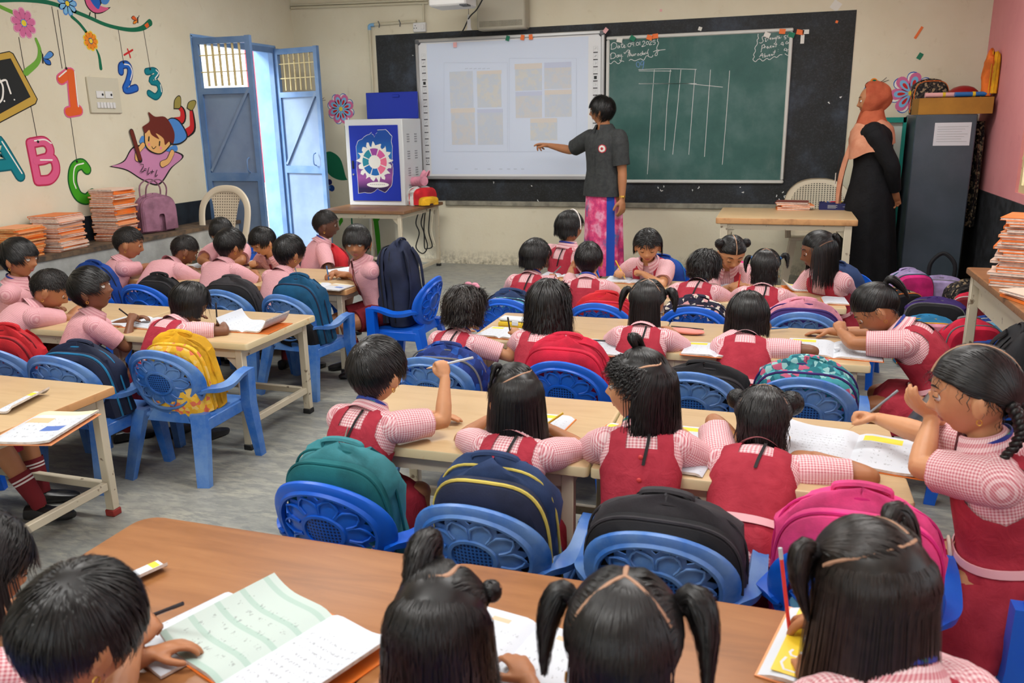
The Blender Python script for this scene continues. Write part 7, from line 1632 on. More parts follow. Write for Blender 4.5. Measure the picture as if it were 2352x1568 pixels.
# ---- boys' side
kid('b1', 'boy with tie at the left edge sitting sideways in profile to the right', 42, 590, yaw=-62, hyaw=-14, hpitch=4, lean=(2, 8), s=1.05, tone='m', wear='boy', eyes='open', hair=('crop', dict(fringe=0.012)), seed=20, Rr=px(70, 690, 0.51, pose='grip'), L=px(100, 700, 0.52, pose='relax'), **MID)
kid('b2', 'boy with cropped faded hair bent over his work beside the profile boy', 116, 662, yd=-4.975, yaw=-26, hyaw=-28, hpitch=30, lean=(16, 42), s=1.05, tone='m', wear='boy', hair=('buzz', {}), hairmat='hair_short', seed=21, Rr=px(190, 700, 0.53, pose='fist'), lany=False, **MID)
kid('b3', 'boy with thick hair tipping his chin up and looking right', 207, 662, yd=-4.98, yaw=-34, hyaw=-34, hpitch=-14, lean=(6, 16), s=1.05, tone='d', wear='boy', eyes='open', hair=('crop', {}), seed=22, Rr=px(300, 738, 0.53, pose='grip', hint=(0.6, -0.5, -0.7)), lany=False, **MID)
kid('g0', 'girl with a black bob among the boys, writing at the free-standing yellow backpack', 436, 692, yd=-4.975, ears=False, yaw=-8, hyaw=-10, hpitch=34, lean=(14, 36), s=0.98, tone='d', hair=('bob', dict(cut=-0.035, len=0.11)), seed=23, Rr=px(512, 742, 0.515, pose='grip', hint=(1, -0.1, -0.1)), tail=False, lany=False, **MID)
kid('b5', 'short-haired boy nearest the notebook stacks, back turned, looking right', 295, 556, yd=-3.83, yaw=-34, hyaw=-22, hpitch=14, lean=(12, 30), s=1.05, tone='m', wear='boy', hair=('buzz', {}), hairmat='hair_short', seed=24, Rr=px(385, 604, 0.525, pose='grip'), lany=False, **FAR)
kid('b6', 'dark-skinned boy with shaved hair bowing his head, second from the bench', 424, 573, yd=-3.83, yaw=-12, hyaw=-24, hpitch=32, lean=(18, 46), s=1.0, tone='d', wear='boy', hair=('buzz', {}), hairmat='hair_short', seed=25, lany=False, **FAR)
kid('b7', 'boy behind folded arms in front of the white plastic chair by the door', 508, 530, yd=-3.06, yaw=190, hyaw=10, hpitch=26, lean=(16, 36), s=0.98, tone='m', wear='boy', hair=('crop', {}), seed=26, L=px(500, 606, 0.525, pose='flat', f=(0.9, 0.2, 0), hint=(-1, 0, 0)), Rr=px(488, 610, 0.525, pose='flat', f=(-0.9, 0.2, 0), hint=(1, 0, 0)), lany=False, **FAR)
kid('b8', 'boy with spiky black hair, back turned, in front of the grey-black backpack', 528, 560, yd=-3.83, yaw=-6, hyaw=-18, hpitch=12, lean=(10, 28), s=1.06, tone='m', wear='boy', hair=('crop', {}), seed=27, lany=False, **FAR)
kid('b9', 'boy with curly hair and tie facing the camera and looking down', 603, 552, yd=-3.06, yaw=176, hyaw=-22, hpitch=22, lean=(14, 30), s=0.98, tone='l', wear='boy', hair=('crop', dict(fringe=0.008)), seed=28, L=px(650, 606, 0.525, pose='flat', f=(-0.7, 0.5, 0), hint=(-1, 0, 0)), Rr=px(580, 604, 0.525, pose='grip'), lany=False, **FAR)
kid('b10', 'boy with smooth black hair, back turned, at the end before the petrol blue backpack', 664, 577, yd=-3.84, yaw=-10, hyaw=-14, hpitch=12, lean=(6, 18), s=1.06, tone='m', wear='boy', hair=('crop', {}), seed=29, Rr=px(704, 640, 0.53, pose='grip'), lany=False, **FAR)
kid('b11', 'boy with a shaved neck, back turned, looking right towards the steel box', 748, 514, yd=-3.0, yaw=-48, hyaw=-18, hpitch=4, lean=(2, 8), s=1.02, tone='x', wear='boy', hair=('buzz', {}), hairmat='hair_short', seed=30, Rr=dict(t=('l', 0.12, 0.2, 0.46)), L=dict(t=('l', -0.1, 0.2, 0.46)), **FAR)
kid('b12', 'boy with straight fringe and tie staring at the camera, bare knees under the table', 820, 554, yaw=138, hyaw=58, hpitch=6, lean=(10, 22), s=1.04, tone='m', wear='boy', eyes='open', hair=('crop', dict(fringe=0.034)), seed=31, Rr=px(765, 626, 0.525, pose='grip', f=(-0.2, 0.9, -0.3)), L=px(795, 632, 0.515, pose='flat', f=(0.8, 0.5, -0.1), hint=(-1, -0.2, -0.1)), lany=False, vox=0.0040, dens=1.1)
# ---- front row, cut by the lower picture edge
BIG = dict(vox=0.0034, dens=1.9)
kid('f0', 'child with straight dark hair cut by the lower left picture corner', -62, 1300, yd=-6.97, ears=False, yaw=-14, hyaw=-8, hpitch=20, lean=(10, 26), s=1.0, tone='m', hair=('bob', dict(cut=-0.045, w=0.0012)), seed=32, lany=False, **BIG)
kid('f1', 'short-haired child with a bare crown spot holding a pencil, lower left foreground', 182, 1440, yd=-6.97, yaw=-12, hyaw=-4, hpitch=26, lean=(10, 26), s=1.04, tone='m', hair=('crop', dict(whorl=(0.25, -0.55, 0.80), w=0.0011)), hairmat='hair_black', seed=33, Rr=px(335, 1420, 0.54, pose='grip', f=(-0.15, 0.85, 0.35), n=(0.5, -0.3, 0.8), hint=(0.8, -0.2, -0.6)), lany=False, **BIG)
kid('f1b', 'child below the picture edge of whom only a writing forearm shows', 0, 0, ears=False, xy=(2.33, -7.26), yaw=-6, hpitch=10, lean=(0, 4), s=1.0, tone='m', hair=('bob', dict(cut=-0.045)), seed=34, Rr=px(752, 1478, 0.535, pose='grip', f=(0.12, 0.95, 0.12), hint=(0.8, -0.3, -0.5)), lany=False, vox=0.0034, dens=0.8)
kid('f2', 'girl with long tousled loose hair and a looped top ponytail in the foreground', 1008, 1442, yd=-6.97, ears=False, yaw=0, hyaw=8, hpitch=30, lean=(12, 30), s=1.0, tone='m', hair=('tied', dict(ties=[(-0.25, 0.25, 0.92), (0.80, 0.2, 0.5)], assign=lambda D: np.where(D[:, 2] * 0.9 + D[:, 1] * 0.2 > 0.36, np.where(D[:, 0] > 0.25, 1, 0), -1), cut=-0.16, curl=0.010, w=0.0012, fclear=0.7, parts=[[(0.35, 0.8, 0.5), (0.32, 0.1, 0.94), (0.25, -0.5, 0.80), (-0.1, -0.62, 0.76)]], pw=0.005, extra=lambda h: (h.tail((-0.25, 0.25, 0.92), [(-0.01, -0.02, 0.03), (-0.02, -0.06, 0.02), (-0.02, -0.085, -0.03), (-0.02, -0.08, -0.085)], 0.026, 260, 0.0013, curl=0.008, band='cord_black'), h.bun((0.80, 0.2, 0.5), 0.016, 60)))), seed=35, lany=False, **BIG)
kid('f3', 'girl with two sleek pigtails and a clear Y-shaped parting in the foreground', 1432, 1475, yd=-6.97, ears=False, yaw=0, hyaw=6, hpitch=26, lean=(12, 28), s=1.04, tone='m', hair=('tied', dict(ties=[(-0.85, 0.2, 0.45), (0.85, 0.1, 0.48)], assign=top3, cut=-0.08, w=0.0012, parts=[CPs] + vpart(), pw=0.0045, extra=lambda h: (h.tail((-0.85, 0.2, 0.45), [(-0.028, 0, 0.006), (-0.05, 0, -0.03), (-0.052, 0.0, -0.09)], 0.020, 240, 0.0013, band='cord_black'), h.tail((0.85, 0.1, 0.48), [(0.026, -0.01, 0.012), (0.05, -0.02, -0.02), (0.056, -0.02, -0.095)], 0.024, 260, 0.0013, band='cord_black')))), seed=36, lany=False, **BIG)
kid('f4', 'girl with half-tied straight hair writing with a red pencil in the lower right foreground', 2006, 1338, ears=False, yaw=22, hyaw=22, hpitch=22, lean=(6, 18), s=1.02, tone='m', hair=('tied', dict(ties=[(-0.72, 0.35, 0.58), (0.75, 0.1, 0.60)], assign=lambda D: np.where(D[:, 2] * 0.95 - D[:, 1] * 0.10 > 0.50, np.where(D[:, 0] < 0.30, 0, 1), -1), cut=-0.11, w=0.0012, fclear=1.15, parts=[[(0.30, 0.85, 0.40), (0.34, 0.4, 0.84), (0.36, -0.2, 0.90), (0.30, -0.62, 0.68)], ring_part(0.42)], pw=0.0042, extra=lambda h: (h.tail((-0.72, 0.35, 0.58), [(-0.026, 0.012, 0.004), (-0.042, 0.02, -0.03), (-0.035, 0.02, -0.085)], 0.018, 220, 0.0013, band='cord_black'), h.tail((0.75, 0.1, 0.60), [(0.03, 0, 0.02), (0.05, -0.01, -0.01), (0.05, -0.02, -0.07)], 0.022, 240, 0.0013, band='cord_black')))), hairmat='hair_brown', seed=37, Rr=px(1880, 1420, 0.545, pose='grip', f=(-0.1, 0.7, -0.55), n=(0.2, 0.7, 0.7), hint=(0.8, -0.1, -0.6)), L=px(1868, 1566, 0.515, pose='flat', f=(0.25, 0.95, -0.05), hint=(-0.8, -0.3, -0.4)), **BIG)
q = at_z(92, 1172, 0.045); q = q[:2] - rotm('Z', R(-66))[:2, :2] @ np.array([0.12, 0.34])
kid('fb', 'child at the near left table of whom only maroon skirt, anklet and black shoe show', 0, 0, xy=(q[0], q[1]), yaw=-66, hpitch=10, lean=(0, 4), s=1.0, tone='m', hair=('bob', {}), seed=38, lany=False, vox=0.005, dens=0.5, L=dict(t=('l', -0.1, 0.15, 0.36)), Rr=dict(t=('l', 0.1, 0.15, 0.36)), legs=dict(ankle={1: (0.12, 0.34, 0.075), -1: (-0.05, 0.28, 0.062)}, knee={1: (0.10, 0.23, 0.30), -1: (-0.08, 0.23, 0.29)}))
# ---- chairs under the pupils whose seats are mostly hidden
def under(key, ckey, label, back=0.10, yaw=None, dusty=False, dx=0.0):
    K = KIDS[key]; y = K['body'].rotation_euler[2] if yaw is None else R(yaw)
    return chair(ckey, K['xy'][0] + math.sin(y) * back + math.cos(y) * dx, K['xy'][1] - math.cos(y) * back + math.sin(y) * dx, y, label, dusty)
under('b12', 'C12', Bk + 'turned sideways holding a big navy backpack', 0.16, 90)
under('g18', 'K18', Bk + 'of the braided girl, arm and black bag showing at the right edge', 0.12, 90)
under('g13', 'K13', Bk + 'of the ponytailed girl, hidden behind her black bag', 0.13, 82)
under('g2', 'K2', Bk + 'of the girl with the headband', 0.10, 180); under('g4', 'K4', Bk + 'with bright blue bag behind the girl with the yellow pencil', 0.11, 178); under('g6', 'K6', Bk + 'with hot pink bag behind the two-knotted girl', 0.11, 182); under('g8', 'K8', Bk + 'with grey and pink bag at the far table\'s right end', 0.11, 165)
under('b7', 'K7', Bk + 'under the boy with folded arms', 0.10, 184); under('b9', 'K9', Bk + 'under the curly boy facing the camera', 0.10, 178); under('b11', 'K11', Bk + 'under the boy with the shaved neck', 0.10, 190); under('b1', 'K1', Bk + 'of the profile boy at the left edge', 0.10)
under('f1', 'F1', Bk + 'of the foreground child with the bare crown spot'); under('f2', 'F2', Bk + 'of the foreground girl with tousled hair'); under('f3', 'F3', Bk + 'of the foreground girl with sleek pigtails'); under('f4', 'F4', Bk + 'of the foreground girl with the red pencil'); under('f0', 'F0', Bk + 'of the child in the lower left corner'); under('f1b', 'F5', Bk + 'of the child below the picture edge'); under('fb', 'FB', Bk + 'at the near left table beyond the picture edge')
chair_bag('C12', 'big navy backpack with black strap on the sideways chair', w=0.27, d=0.20, h=0.50, main='navy', front='navy', pipe='black', pocket='navy', seed=22, tilt=4, off=0.0, turn=180, handle='navy')

chair_bag('K18', 'large glossy black bag on the braided girl\'s chair at the right edge', w=0.34, d=0.18, h=0.42, main='black', front='black', pipe='charcoal', seed=60, off=-0.02)
chair_bag('K13', 'black backpack with a steel bottle behind the ponytailed girl', w=0.32, d=0.18, h=0.42, main='black', front='charcoal', pipe='black', seed=61, off=-0.02)
chair_bag('K2', 'red and yellow bag behind the girl leaning on her hand', w=0.28, d=0.14, h=0.36, main='red', front='yfruit', pipe='red', seed=62)
chair_bag('K4', 'bright blue bag behind the girl facing the camera with the yellow pencil', w=0.30, d=0.14, h=0.37, main='royal', front='royal', pipe='cyan', seed=63)
chair_bag('K6', 'hot pink bag behind the two-knotted girl', w=0.28, d=0.14, h=0.38, main='magenta', front='pink', pipe='magenta', seed=64)
chair_bag('K8', 'navy, grey and pink bag behind the girl with long loose hair', w=0.32, d=0.14, h=0.40, main='denim', front='grey', pipe='pink', seed=65, dx=0.06)
chair_bag('K9', 'grey bag behind the curly boy facing the camera', w=0.28, d=0.13, h=0.36, main='charcoal', front='grey', pipe='black', seed=66)
chair_bag('K11', 'red and grey backpack beside the boy with the shaved neck', w=0.30, d=0.14, h=0.38, main='red', front='grey', pipe='maroon', seed=67, dx=-0.08)
# ================================================================ TWO WOMEN
def standing(label, u, v, yaw, hyaw, hpitch, height, tone, arms, girth=1.5, eyes='open', gaze=0.0, cat='woman', lean=(0, 3), ears=True):
    k = height / 1.55; hz = 0.84 * k; T = Torso((0, 0, hz), 0.455 * k, lean[0], lean[1], 0, 0, girth * k); s = k
    pN, mN = T.fr(1.0); Hm = rotm('Z', R(hyaw)) @ rotm('X', -R(hpitch)); hs = 1.12 * k; hb = pN + np.array([0, 0.012, 0.055]) * k; hc = hb + Hm @ np.array([0, 0.012, 0.085]) * hs
    RZ = rotm('Z', R(yaw)); W = at_y(u, v, arms['y']); 
    xy = W[:2] - (RZ @ hc)[:2]; xy[1] = arms['y']; xy[0] = at_z(u, v, hc[2])[0] - (RZ @ hc)[0] if False else W[0] - (RZ @ hc)[0]
    loc = lambda t: RZ.T @ (np.asarray(t, float) - np.array([*xy, 0]))
    mb = MB(); mb.loft([T.ring(t) for t in (0, .15, .3, .45, .6, .7, .8, .86, .91, .95, .98, 1.0)]); mb.ell((0, 0, hz - 0.02), np.array([0.17, 0.13, 0.11]) * girth / 1.5 * k)
    mb.tube([T.fr(0.9)[0], pN, hb, hc + Hm @ np.array([0, -0.018, -0.045]) * hs], np.array([0.075, 0.056, 0.052, 0.050]) * s, 16, tip=True); add_head(mb, hc, Hm, hs, ears)
    J = {}
    for side, key in ((-1, 'L'), (1, 'R')):
        a = arms[key]; pS, mS = T.fr(0.83); S = pS + mS @ np.array([side * 0.158 * s, 0, 0]); E, Wr = ik(S, loc(a['t']) if 't' in a else np.array(a['l']), 0.275 * s, 0.225 * s, a.get('hint', (side * .5, -.6, -.4)))
        mb.tube([pS + mS @ np.array([side * 0.09 * s, 0, 0]), S, S + (E - S) * .3, S + (E - S) * .75, E], np.array([.058, .054, .050, .043, .037]) * s, 14, tip=True)
        mb.tube([E, E + (Wr - E) * .12, E + (Wr - E) * .35, E + (Wr - E) * .75, Wr], np.array([.037, .038, .037, .028, .0225]) * s, 14, tip=True)
        hf = RZ.T @ nrm(a['f']) if 'f' in a else nrm(Wr - E); hn = RZ.T @ np.asarray(a['n'], float) if 'n' in a else np.array([side, 0, 0.2]); add_hand(mb, Wr, hf, hn, side, 1.42 * s, a.get('pose', 'relax')); J[side] = (S, E, Wr, pS, mS)
    for side in (-1, 1):
        Hj = np.array([side * 0.09, 0, hz - 0.04]) * np.array([k, 1, 1]); K = np.array([side * 0.095 * k, 0.01, 0.45 * k]); A = np.array([side * 0.10 * k, -0.02, 0.07]); mb.tube([Hj, (Hj + K) / 2, K, K + (A - K) * .3, A], np.array([.084, .074, .056, .055, .036]) * k, 14, tip=True)
        mb.tube([A + [0, -0.03, -0.02], A + [side * .01, 0.06, -0.035], A + [side * .02, 0.13, -0.045]], [0.035, 0.034, 0.024], 12, flat=(1.1, .8), tip=True)
    b = link('person', remesh(mb, 0.0055, [SK[tone]], 'person', 2)); b.location = (*xy, 0); b.rotation_euler = (0, 0, R(yaw)); tag(b, label, cat); face_parts(b, hc, Hm, hs, eyes, tone, gaze)
    return b, T, J, hc, Hm, hs, RZ, xy
def cloth_tube(mb, P, rd, seed=0, rip=0.03, n=24, circ=0.4, m=0, caps=(True, True)):
    P = np.array(P); Tn = unit(np.gradient(P, axis=0)); uu = nrm(np.cross(Tn[0], [0.15, 0.25, 1.0])); rg = []
    for i, (p, r) in enumerate(zip(P, rd)):
        uu = nrm(uu - Tn[i] * (uu @ Tn[i])); w = np.cross(Tn[i], uu); rg.append([p + (uu * math.cos(g) + w * math.sin(g)) * r * (1 + rip * math.sin(3 * g + 1.4 * i + seed) + rip * .6 * math.sin(7 * g + 2.1 * i)) for g in np.arange(n) * 2 * PI / n])
    pc = P[-1]; rg.append([pc + (np.array(q) - pc) * .7 for q in rg[-1]]); loft_uv(mb, rg, m, caps, circ=circ)
cloth_mat('charcoal_shirt', (62, 64, 64), (52, 54, 55), 30); cloth_mat('abaya_black', (20, 20, 23), (14, 14, 16), 10); cloth_mat('scarf_rust', (178, 92, 62), (150, 66, 42), 7); cloth_mat('scarf_peach', (206, 146, 116), (190, 122, 94), 8)
m, nt, b = base('galaxy_skirt', 0.7, 0.25); vec = coords(nt, 'Object')
c = ramp(nt, noise(nt, vec, 7, 6, 0.6), [(0.30, lin((60, 50, 110))), (0.42, lin((186, 50, 110))), (0.52, lin((226, 80, 130))), (0.62, lin((236, 160, 190))), (0.74, lin((190, 60, 110)))])
c = pick(nt, None, ramp(nt, noise(nt, coords(nt, 'Object', loc=(3, 1, 2)), 6, 5), [(0.56, 0.0), (0.66, 1.0)]), c, lin((60, 110, 160))); nt.links.new(c, b.inputs['Base Color'])
M('skirt_blue', (24, 70, 170), 0.7); M('badge_red', (180, 60, 70), 0.6); M('glass_rim', (60, 40, 34), 0.3, 0.6)
# --- teacher pointing at the board
hand = at_y(1262, 334, -0.42)
tb_, T, J, hc, Hm, hs, RZ, xy = standing('woman in dark grey short-sleeved shirt and pink galaxy skirt pointing at the whiteboard', 1383, 264, 148, -58, 0, 1.57, 'm', dict(y=-0.72, R=dict(t=hand, hint=(0.3, -0.3, -0.7), f=(-1, 0.12, 0.12), n=(0.1, 0.2, 1.0), pose='point'), L=dict(l=(-0.235, 0.03, 0.70), hint=(-0.4, -0.8, 0), pose='relax')), girth=1.40)
sh = MB(); rg = []
for i, t in enumerate([-0.20, -0.1, 0, .12, .25, .4, .55, .7, .8, .86, .9, .93, .96, .985]):
    r = np.array(T.ring(max(t, -0.2), 0.016 + (0.02 * max(0, 0.3 - t)), 44)); c_ = r.mean(0); rg.append(c_ + (r - c_) * (1 + 0.012 * np.sin(np.arange(44) * 2 * PI / 44 * 6 + 7 * t))[:, None])
loft_uv(sh, rg, circ=1.0, caps=(True, True))
for side in (-1, 1):
    S, E, Wr, pS, mS = J[side]; sh.ell(S, (.074,) * 3); sh.ell(pS + mS @ np.array([side * .10, 0, 0]), (.078,) * 3); cloth_tube(sh, [S - (E - S) * .04, S, S + (E - S) * .2, S + (E - S) * .5, S + (E - S) * .8], [.066, .074, .078, .074, .070], side)
pC, mC = T.fr(1.0); A0 = np.linspace(R(90 + 14), R(90 + 346), 40); rows = []
for r, z, q in ((.060, .018, 0), (.064, .034, 0), (.072, .034, 0), (.092, .004, .5), (.106, -.024, 1)): rows.append([pC + mC @ np.array([r * math.cos(a), r * .95 * math.sin(a), z - q * .03 * math.exp(-(min(abs(a - A0[0]), abs(a - A0[-1])) / .4) ** 2)]) for a in A0])
sh.sheet(rows)
obj('shirt', sh, MATS['charcoal_shirt'], tb_, sharp=60)
bd = MB()
for t0, a_, mm in ((.70, 0, 0), (.70, 0, 1)):
    pass
for rr, mm, o in ((.036, 0, .0185), (.028, 1, .0195), (.012, 0, .0205)): bd.sheet([[T.px(.66 + q * rr / .455, -.085 + p * rr * math.sqrt(max(0, 1 - q * q)), True, o) for p in np.linspace(-1, 1, 7)] for q in np.linspace(-1, 1, 9)], mm)
obj('badge', bd, [MATS['badge_red'], MATS['scrap_white']], tb_)
pl = MB(); pl.sheet([[T.px(t, d, True, .0185) for d in (-.014, .014)] for t in np.linspace(-.15, .92, 24)]); obj('button_placket', pl, MATS['charcoal_shirt'], tb_)
n = 72; rings = []
for z, a, b_, w in ((0.90, .150, .120, 0), (0.80, .168, .138, .01), (0.6, .175, .140, .03), (0.35, .18, .145, .05), (0.09, .185, .15, .07)): rings.append([(a * (1 + w * math.sin(9 * g + 3 * z)) * math.cos(g), b_ * (1 + w * math.sin(9 * g + 3 * z)) * math.sin(g), z) for g in np.arange(n) * 2 * PI / n])
sk = MB().loft(rings, 0, (False, False)); sk.m = [1 if (27 <= (i % n) <= 31) and i // n >= 1 else 0 for i in range(len(sk.f))]
obj('long_skirt', sk, [MATS['galaxy_skirt'], MATS['skirt_blue']], tb_, sharp=60)
hr = Hair(hc, Hm, hs, 91, 'm'); style(hr, 'crop', 1.0, dict(whorl=(0, -0.5, 0.85), fringe=0.02)); q_ = sample_roots(hr.rng, 900, back=-0.60, front=0.5, side=0.06); q_ = q_[q_[:, 1] < 0]; hr.flow(q_, np.tile([0, -0.3, 1.0], (len(q_), 1)), 0.07, 8, 0.010, 0.008, 0.0014); hr.finish(tb_)
TH = lambda p: Hm @ (np.asarray(p, float) * hs) + hc
gl = MB()
for s_ in (-1, 1): gl.tube([TH([s_ * .030 + .021 * math.cos(a), .084 - .012 * abs(s_ * .030 + .021 * math.cos(a)) / .05, -.006 + .016 * math.sin(a)]) for a in np.linspace(0, 2 * PI, 20)], 0.0012, 6); gl.tube([TH([s_ * .051, .074, -.002]), TH([s_ * .074, .03, 0]), TH([s_ * .074, -.005, -.004])], 0.0012, 6)
gl.tube([TH([-.009, .083, -.004]), TH([0, .086, 0]), TH([.009, .083, -.004])], 0.0012, 6); obj('glasses', gl, MATS['glass_rim'], tb_)
S, E, Wr, _, _ = J[-1]; d = nrm(Wr - E); obj('watch', MB().tube([Wr - d * .035, Wr - d * .020], 0.027, 16).ell(Wr - d * .028 + np.array([-.026, .012, 0]), (.009, .012, .012)), MATS['gold'], tb_)
# --- woman in black robe and rust scarf
hj, T, J, hc, Hm, hs, RZ, xy = standing('woman in a black robe and rust headscarf standing beside the steel almirah', 2001, 262, 82, 6, 2, 1.60, 'm', dict(y=-0.78, R=dict(l=(0.05, -0.17, 0.80), hint=(0.9, -0.6, 0), pose='relax'), L=dict(l=(-0.05, -0.17, 0.82), hint=(-0.9, -0.6, 0), pose='relax')), girth=1.45, gaze=0.2, ears=False)
rb = MB(); rg = []; n = 56
for z, a, b_, cy, w in ((0.035, .235, .25, .0, .07), (0.2, .225, .235, .0, .06), (0.45, .212, .21, .0, .045), (0.7, .205, .185, .0, .025)): rg.append([(a * (1 + w * math.sin(8 * g + 2 * z)) * math.cos(g), cy + b_ * (1 + w * math.sin(8 * g + 2 * z)) * math.sin(g), z) for g in np.arange(n) * 2 * PI / n])
for t in (0.02, .15, .3, .45, .6, .72, .8, .86, .9, .94, .97): rg.append(T.ring(t, .018 + .012 * max(0, .3 - t), n))
rb.loft(rg)
for side in (-1, 1):
    S, E, Wr, pS, mS = J[side]; rb.ell(S, (.072,) * 3); rb.ell(pS + mS @ np.array([side * .10, 0, 0]), (.076,) * 3); cloth_tube(rb, [S - (E - S) * .04, S, S + (E - S) * .2, S + (E - S) * .5, S + (E - S) * .9, E + (Wr - E) * .12, E + (Wr - E) * .5, E + (Wr - E) * .92], [.064, .072, .074, .068, .060, .058, .055, .052], side)
obj('robe', rb, MATS['abaya_black'], hj, sharp=60)
TH = lambda p: Hm @ (np.asarray(p, float) * hs) + hc
rows = []; az = np.linspace(R(38), R(322), 50)
for i, e in enumerate(np.linspace(1.35, -0.95, 22)):
    row = []
    op = np.interp(e, [-0.95, -0.6, 0.1, 0.75, 1.35], [12, 44, 68, 56, 6])
    for a in np.linspace(R(op), R(360 - op), 50):
        d = np.array([math.sin(a) * math.cos(e), math.cos(a) * math.cos(e), math.sin(e)]); p = head_surface(d[None], False)[0] * 1.0 + d * (0.021 + 0.004 * math.sin(5 * a + 6 * e)); p[1] -= 0.012 * max(0, -d[1]); p[2] += 0.004; row.append(TH(p))
    rows.append(row)
sc_ = MB().sheet(rows); sc_.add([TH([0, -0.01, .116])], [])
cap = [rows[0][j] for j in range(50)]; sc_.add([*cap, TH([0, 0.0, .112])], [(j, j + 1, 50) for j in range(49)] + [(49, 0, 50)])
cN = TH([0, -0.005, -0.10]); rg = []
for f, a, b_, dz, dy in ((0, .072, .078, 0.05, 0.0), (.15, .088, .092, 0.0, .005), (.35, .110, .112, -.05, .01), (.6, .160, .135, -.09, .005), (.85, .200, .152, -.14, .0), (.95, .212, .158, -.20, -.005), (1, .214, .160, -.26, -.01)): rg.append([cN + np.array([a * (1 + .05 * math.sin(5 * g + 9 * f)) * math.cos(g), dy + b_ * (1 + .05 * math.sin(5 * g + 9 * f)) * math.sin(g), dz - .05 * f * math.sin(g - .3) - .012 * math.sin(4 * g + 5 * f)]) for g in np.arange(44) * 2 * PI / 44])
s2 = MB().loft(rg, 0, (False, False)); s2.m = [1 if i < 44 * 2 else 0 for i in range(len(s2.f))]
hd = obj('headscarf', sc_, MATS['scarf_rust'], hj, sharp=None)
obj('scarf_wrap', s2, [MATS['scarf_peach'], MATS['scarf_rust']], hd, sharp=None)
tl = MB(); G = []
for f in np.linspace(0, 1, 16): c_ = cN + np.array([-.03 + .02 * f, .10 + .075 * math.sin(f * 2.2) + .02 * f, -.12 - .58 * f]); G.append([c_ + np.array([x * (1.0 - .2 * f), .02 * math.cos(x * 60 + 3 * f), .015 * x]) for x in np.linspace(-.075, .075, 14)])
tl.sheet(G); obj('scarf_end', tl, MATS['scarf_peach'], hd, sharp=None)
ld = MB(); G = []
for f in np.linspace(0, 1, 10): c_ = cN + np.array([.02, .155 + .06 * math.sin(f * 2), -.16 - .26 * f]); G.append([c_ + np.array([x, 0, 0]) for x in (-.008, .008)])
ld.sheet(G); ld.box(cN + np.array([.02, .225, -.47]), (.055, .004, .085), 1); obj('id_lanyard', ld, [MATS['sock_maroon'], MATS['scrap_white']], hj, smooth=False)

# ================================================================ STEEL COMPUTER BOX, ALMIRAH, CHAIRS, SMALL THINGS
M('box_white', (206, 208, 208), 0.45, 0.5); M('box_blue', (16, 44, 160), 0.4, 0.5); M('slot_grey', (150, 150, 154), 0.5)
y0 = -0.60; x0, x1 = at_y(797, 372, y0)[0], at_y(928, 372, y0)[0]; zb, zt = 0.633, 1.425; dp = 0.42; w = x1 - x0
ac = thing('computer_box', 'white steel computer box with a blue poster door on the dark table', 'cabinet', ((x0 + x1) / 2, y0, zb))
obj('case', MB().box((0, dp / 2, (zt - zb) / 2), (w, dp, zt - zb), bev=0.006), MATS['box_white'], ac)
dw, dh = w - 0.09, (zt - zb) - 0.10
dr = obj('door', MB().box((0, -0.004, 0.045 + dh / 2), (dw, 0.012, dh), bev=0.002), MATS['box_blue'], ac)
obj('door_handle', MB().box((-dw / 2 + 0.022, -0.013, dh * .55), (0.016, 0.012, 0.075), bev=0.003), MATS['icon_dark'], dr); obj('lock', MB().tube([(-dw / 2 + .022, -.01, dh * .42), (-dw / 2 + .022, -.016, dh * .42)], .009, 12), MATS['alu'], dr)
m, nt, b = base('poster_print', 0.4, 0.4); sp_ = nt.nodes.new('ShaderNodeSeparateXYZ'); nt.links.new(coords(nt, 'Object'), sp_.inputs[0]); nt.links.new(ramp(nt, sp_.outputs[2], [(0.16, lin((40, 24, 70))), (0.26, lin((150, 80, 150))), (0.38, lin((90, 60, 130))), (0.46, lin((30, 110, 180))), (0.62, lin((20, 70, 150)))]), b.inputs['Base Color'])
pp_ = MB(); fr = lambda e: (np.array([0, -0.0105 - e, 0]), np.array([1., 0, 0]), np.array([0, 1., 0]), np.array([0, 0, 1.]))
hw = dw * .37; rr_ = random.Random(4); pts = [(-hw, .12), (-hw, .55), (-hw * .8, .60), (-hw * .2, .66), (-.02, .67), (.01, .63), (.05, .69), (hw * .7, .70), (hw, .64), (hw, .44), (hw * .95, .40), (hw, .33), (hw * .9, .20), (hw * .5, .13), (hw * .1, .155), (-hw * .3, .12)]
jag = lambda P, a: [(x + rr_.uniform(-a, a), z + rr_.uniform(-a, a)) for (x0_, z0_), (x1_, z1_) in zip(P, P[1:] + P[:1]) for x, z in [(x0_ + (x1_ - x0_) * k / 4, z0_ + (z1_ - z0_) * k / 4) for k in range(4)]]
J1 = jag(pts, .006); pp_.prism([(x * 1.02, .41 + (z - .41) * 1.012) for x, z in J1], .0005, fr(0), 1); pp_.prism(J1, .0005, fr(.0008), 0)
cw = (0.0, .405); pp_.prism([(cw[0] + (.165 + .02 * math.sin(17 * a) + .012 * math.sin(29 * a)) * math.cos(a), cw[1] + (.165 + .02 * math.sin(17 * a) + .012 * math.cos(23 * a)) * math.sin(a)) for a in np.linspace(0, 2 * PI, 90, endpoint=False)], .0005, fr(.0016), 1)
for k in range(8):
    a0, a1 = 2 * PI * k / 8 + .05 + .39, 2 * PI * (k + 1) / 8 - .05 + .39; pp_.prism([(cw[0] + .125 * math.cos(a), cw[1] + .125 * math.sin(a)) for a in np.linspace(a0, a1, 8)] + [(cw[0] + .062 * math.cos(a), cw[1] + .062 * math.sin(a)) for a in np.linspace(a1, a0, 8)], .0005, fr(.0024), 2 + [0, 1, 2, 2, 3, 3, 4, 4][k])
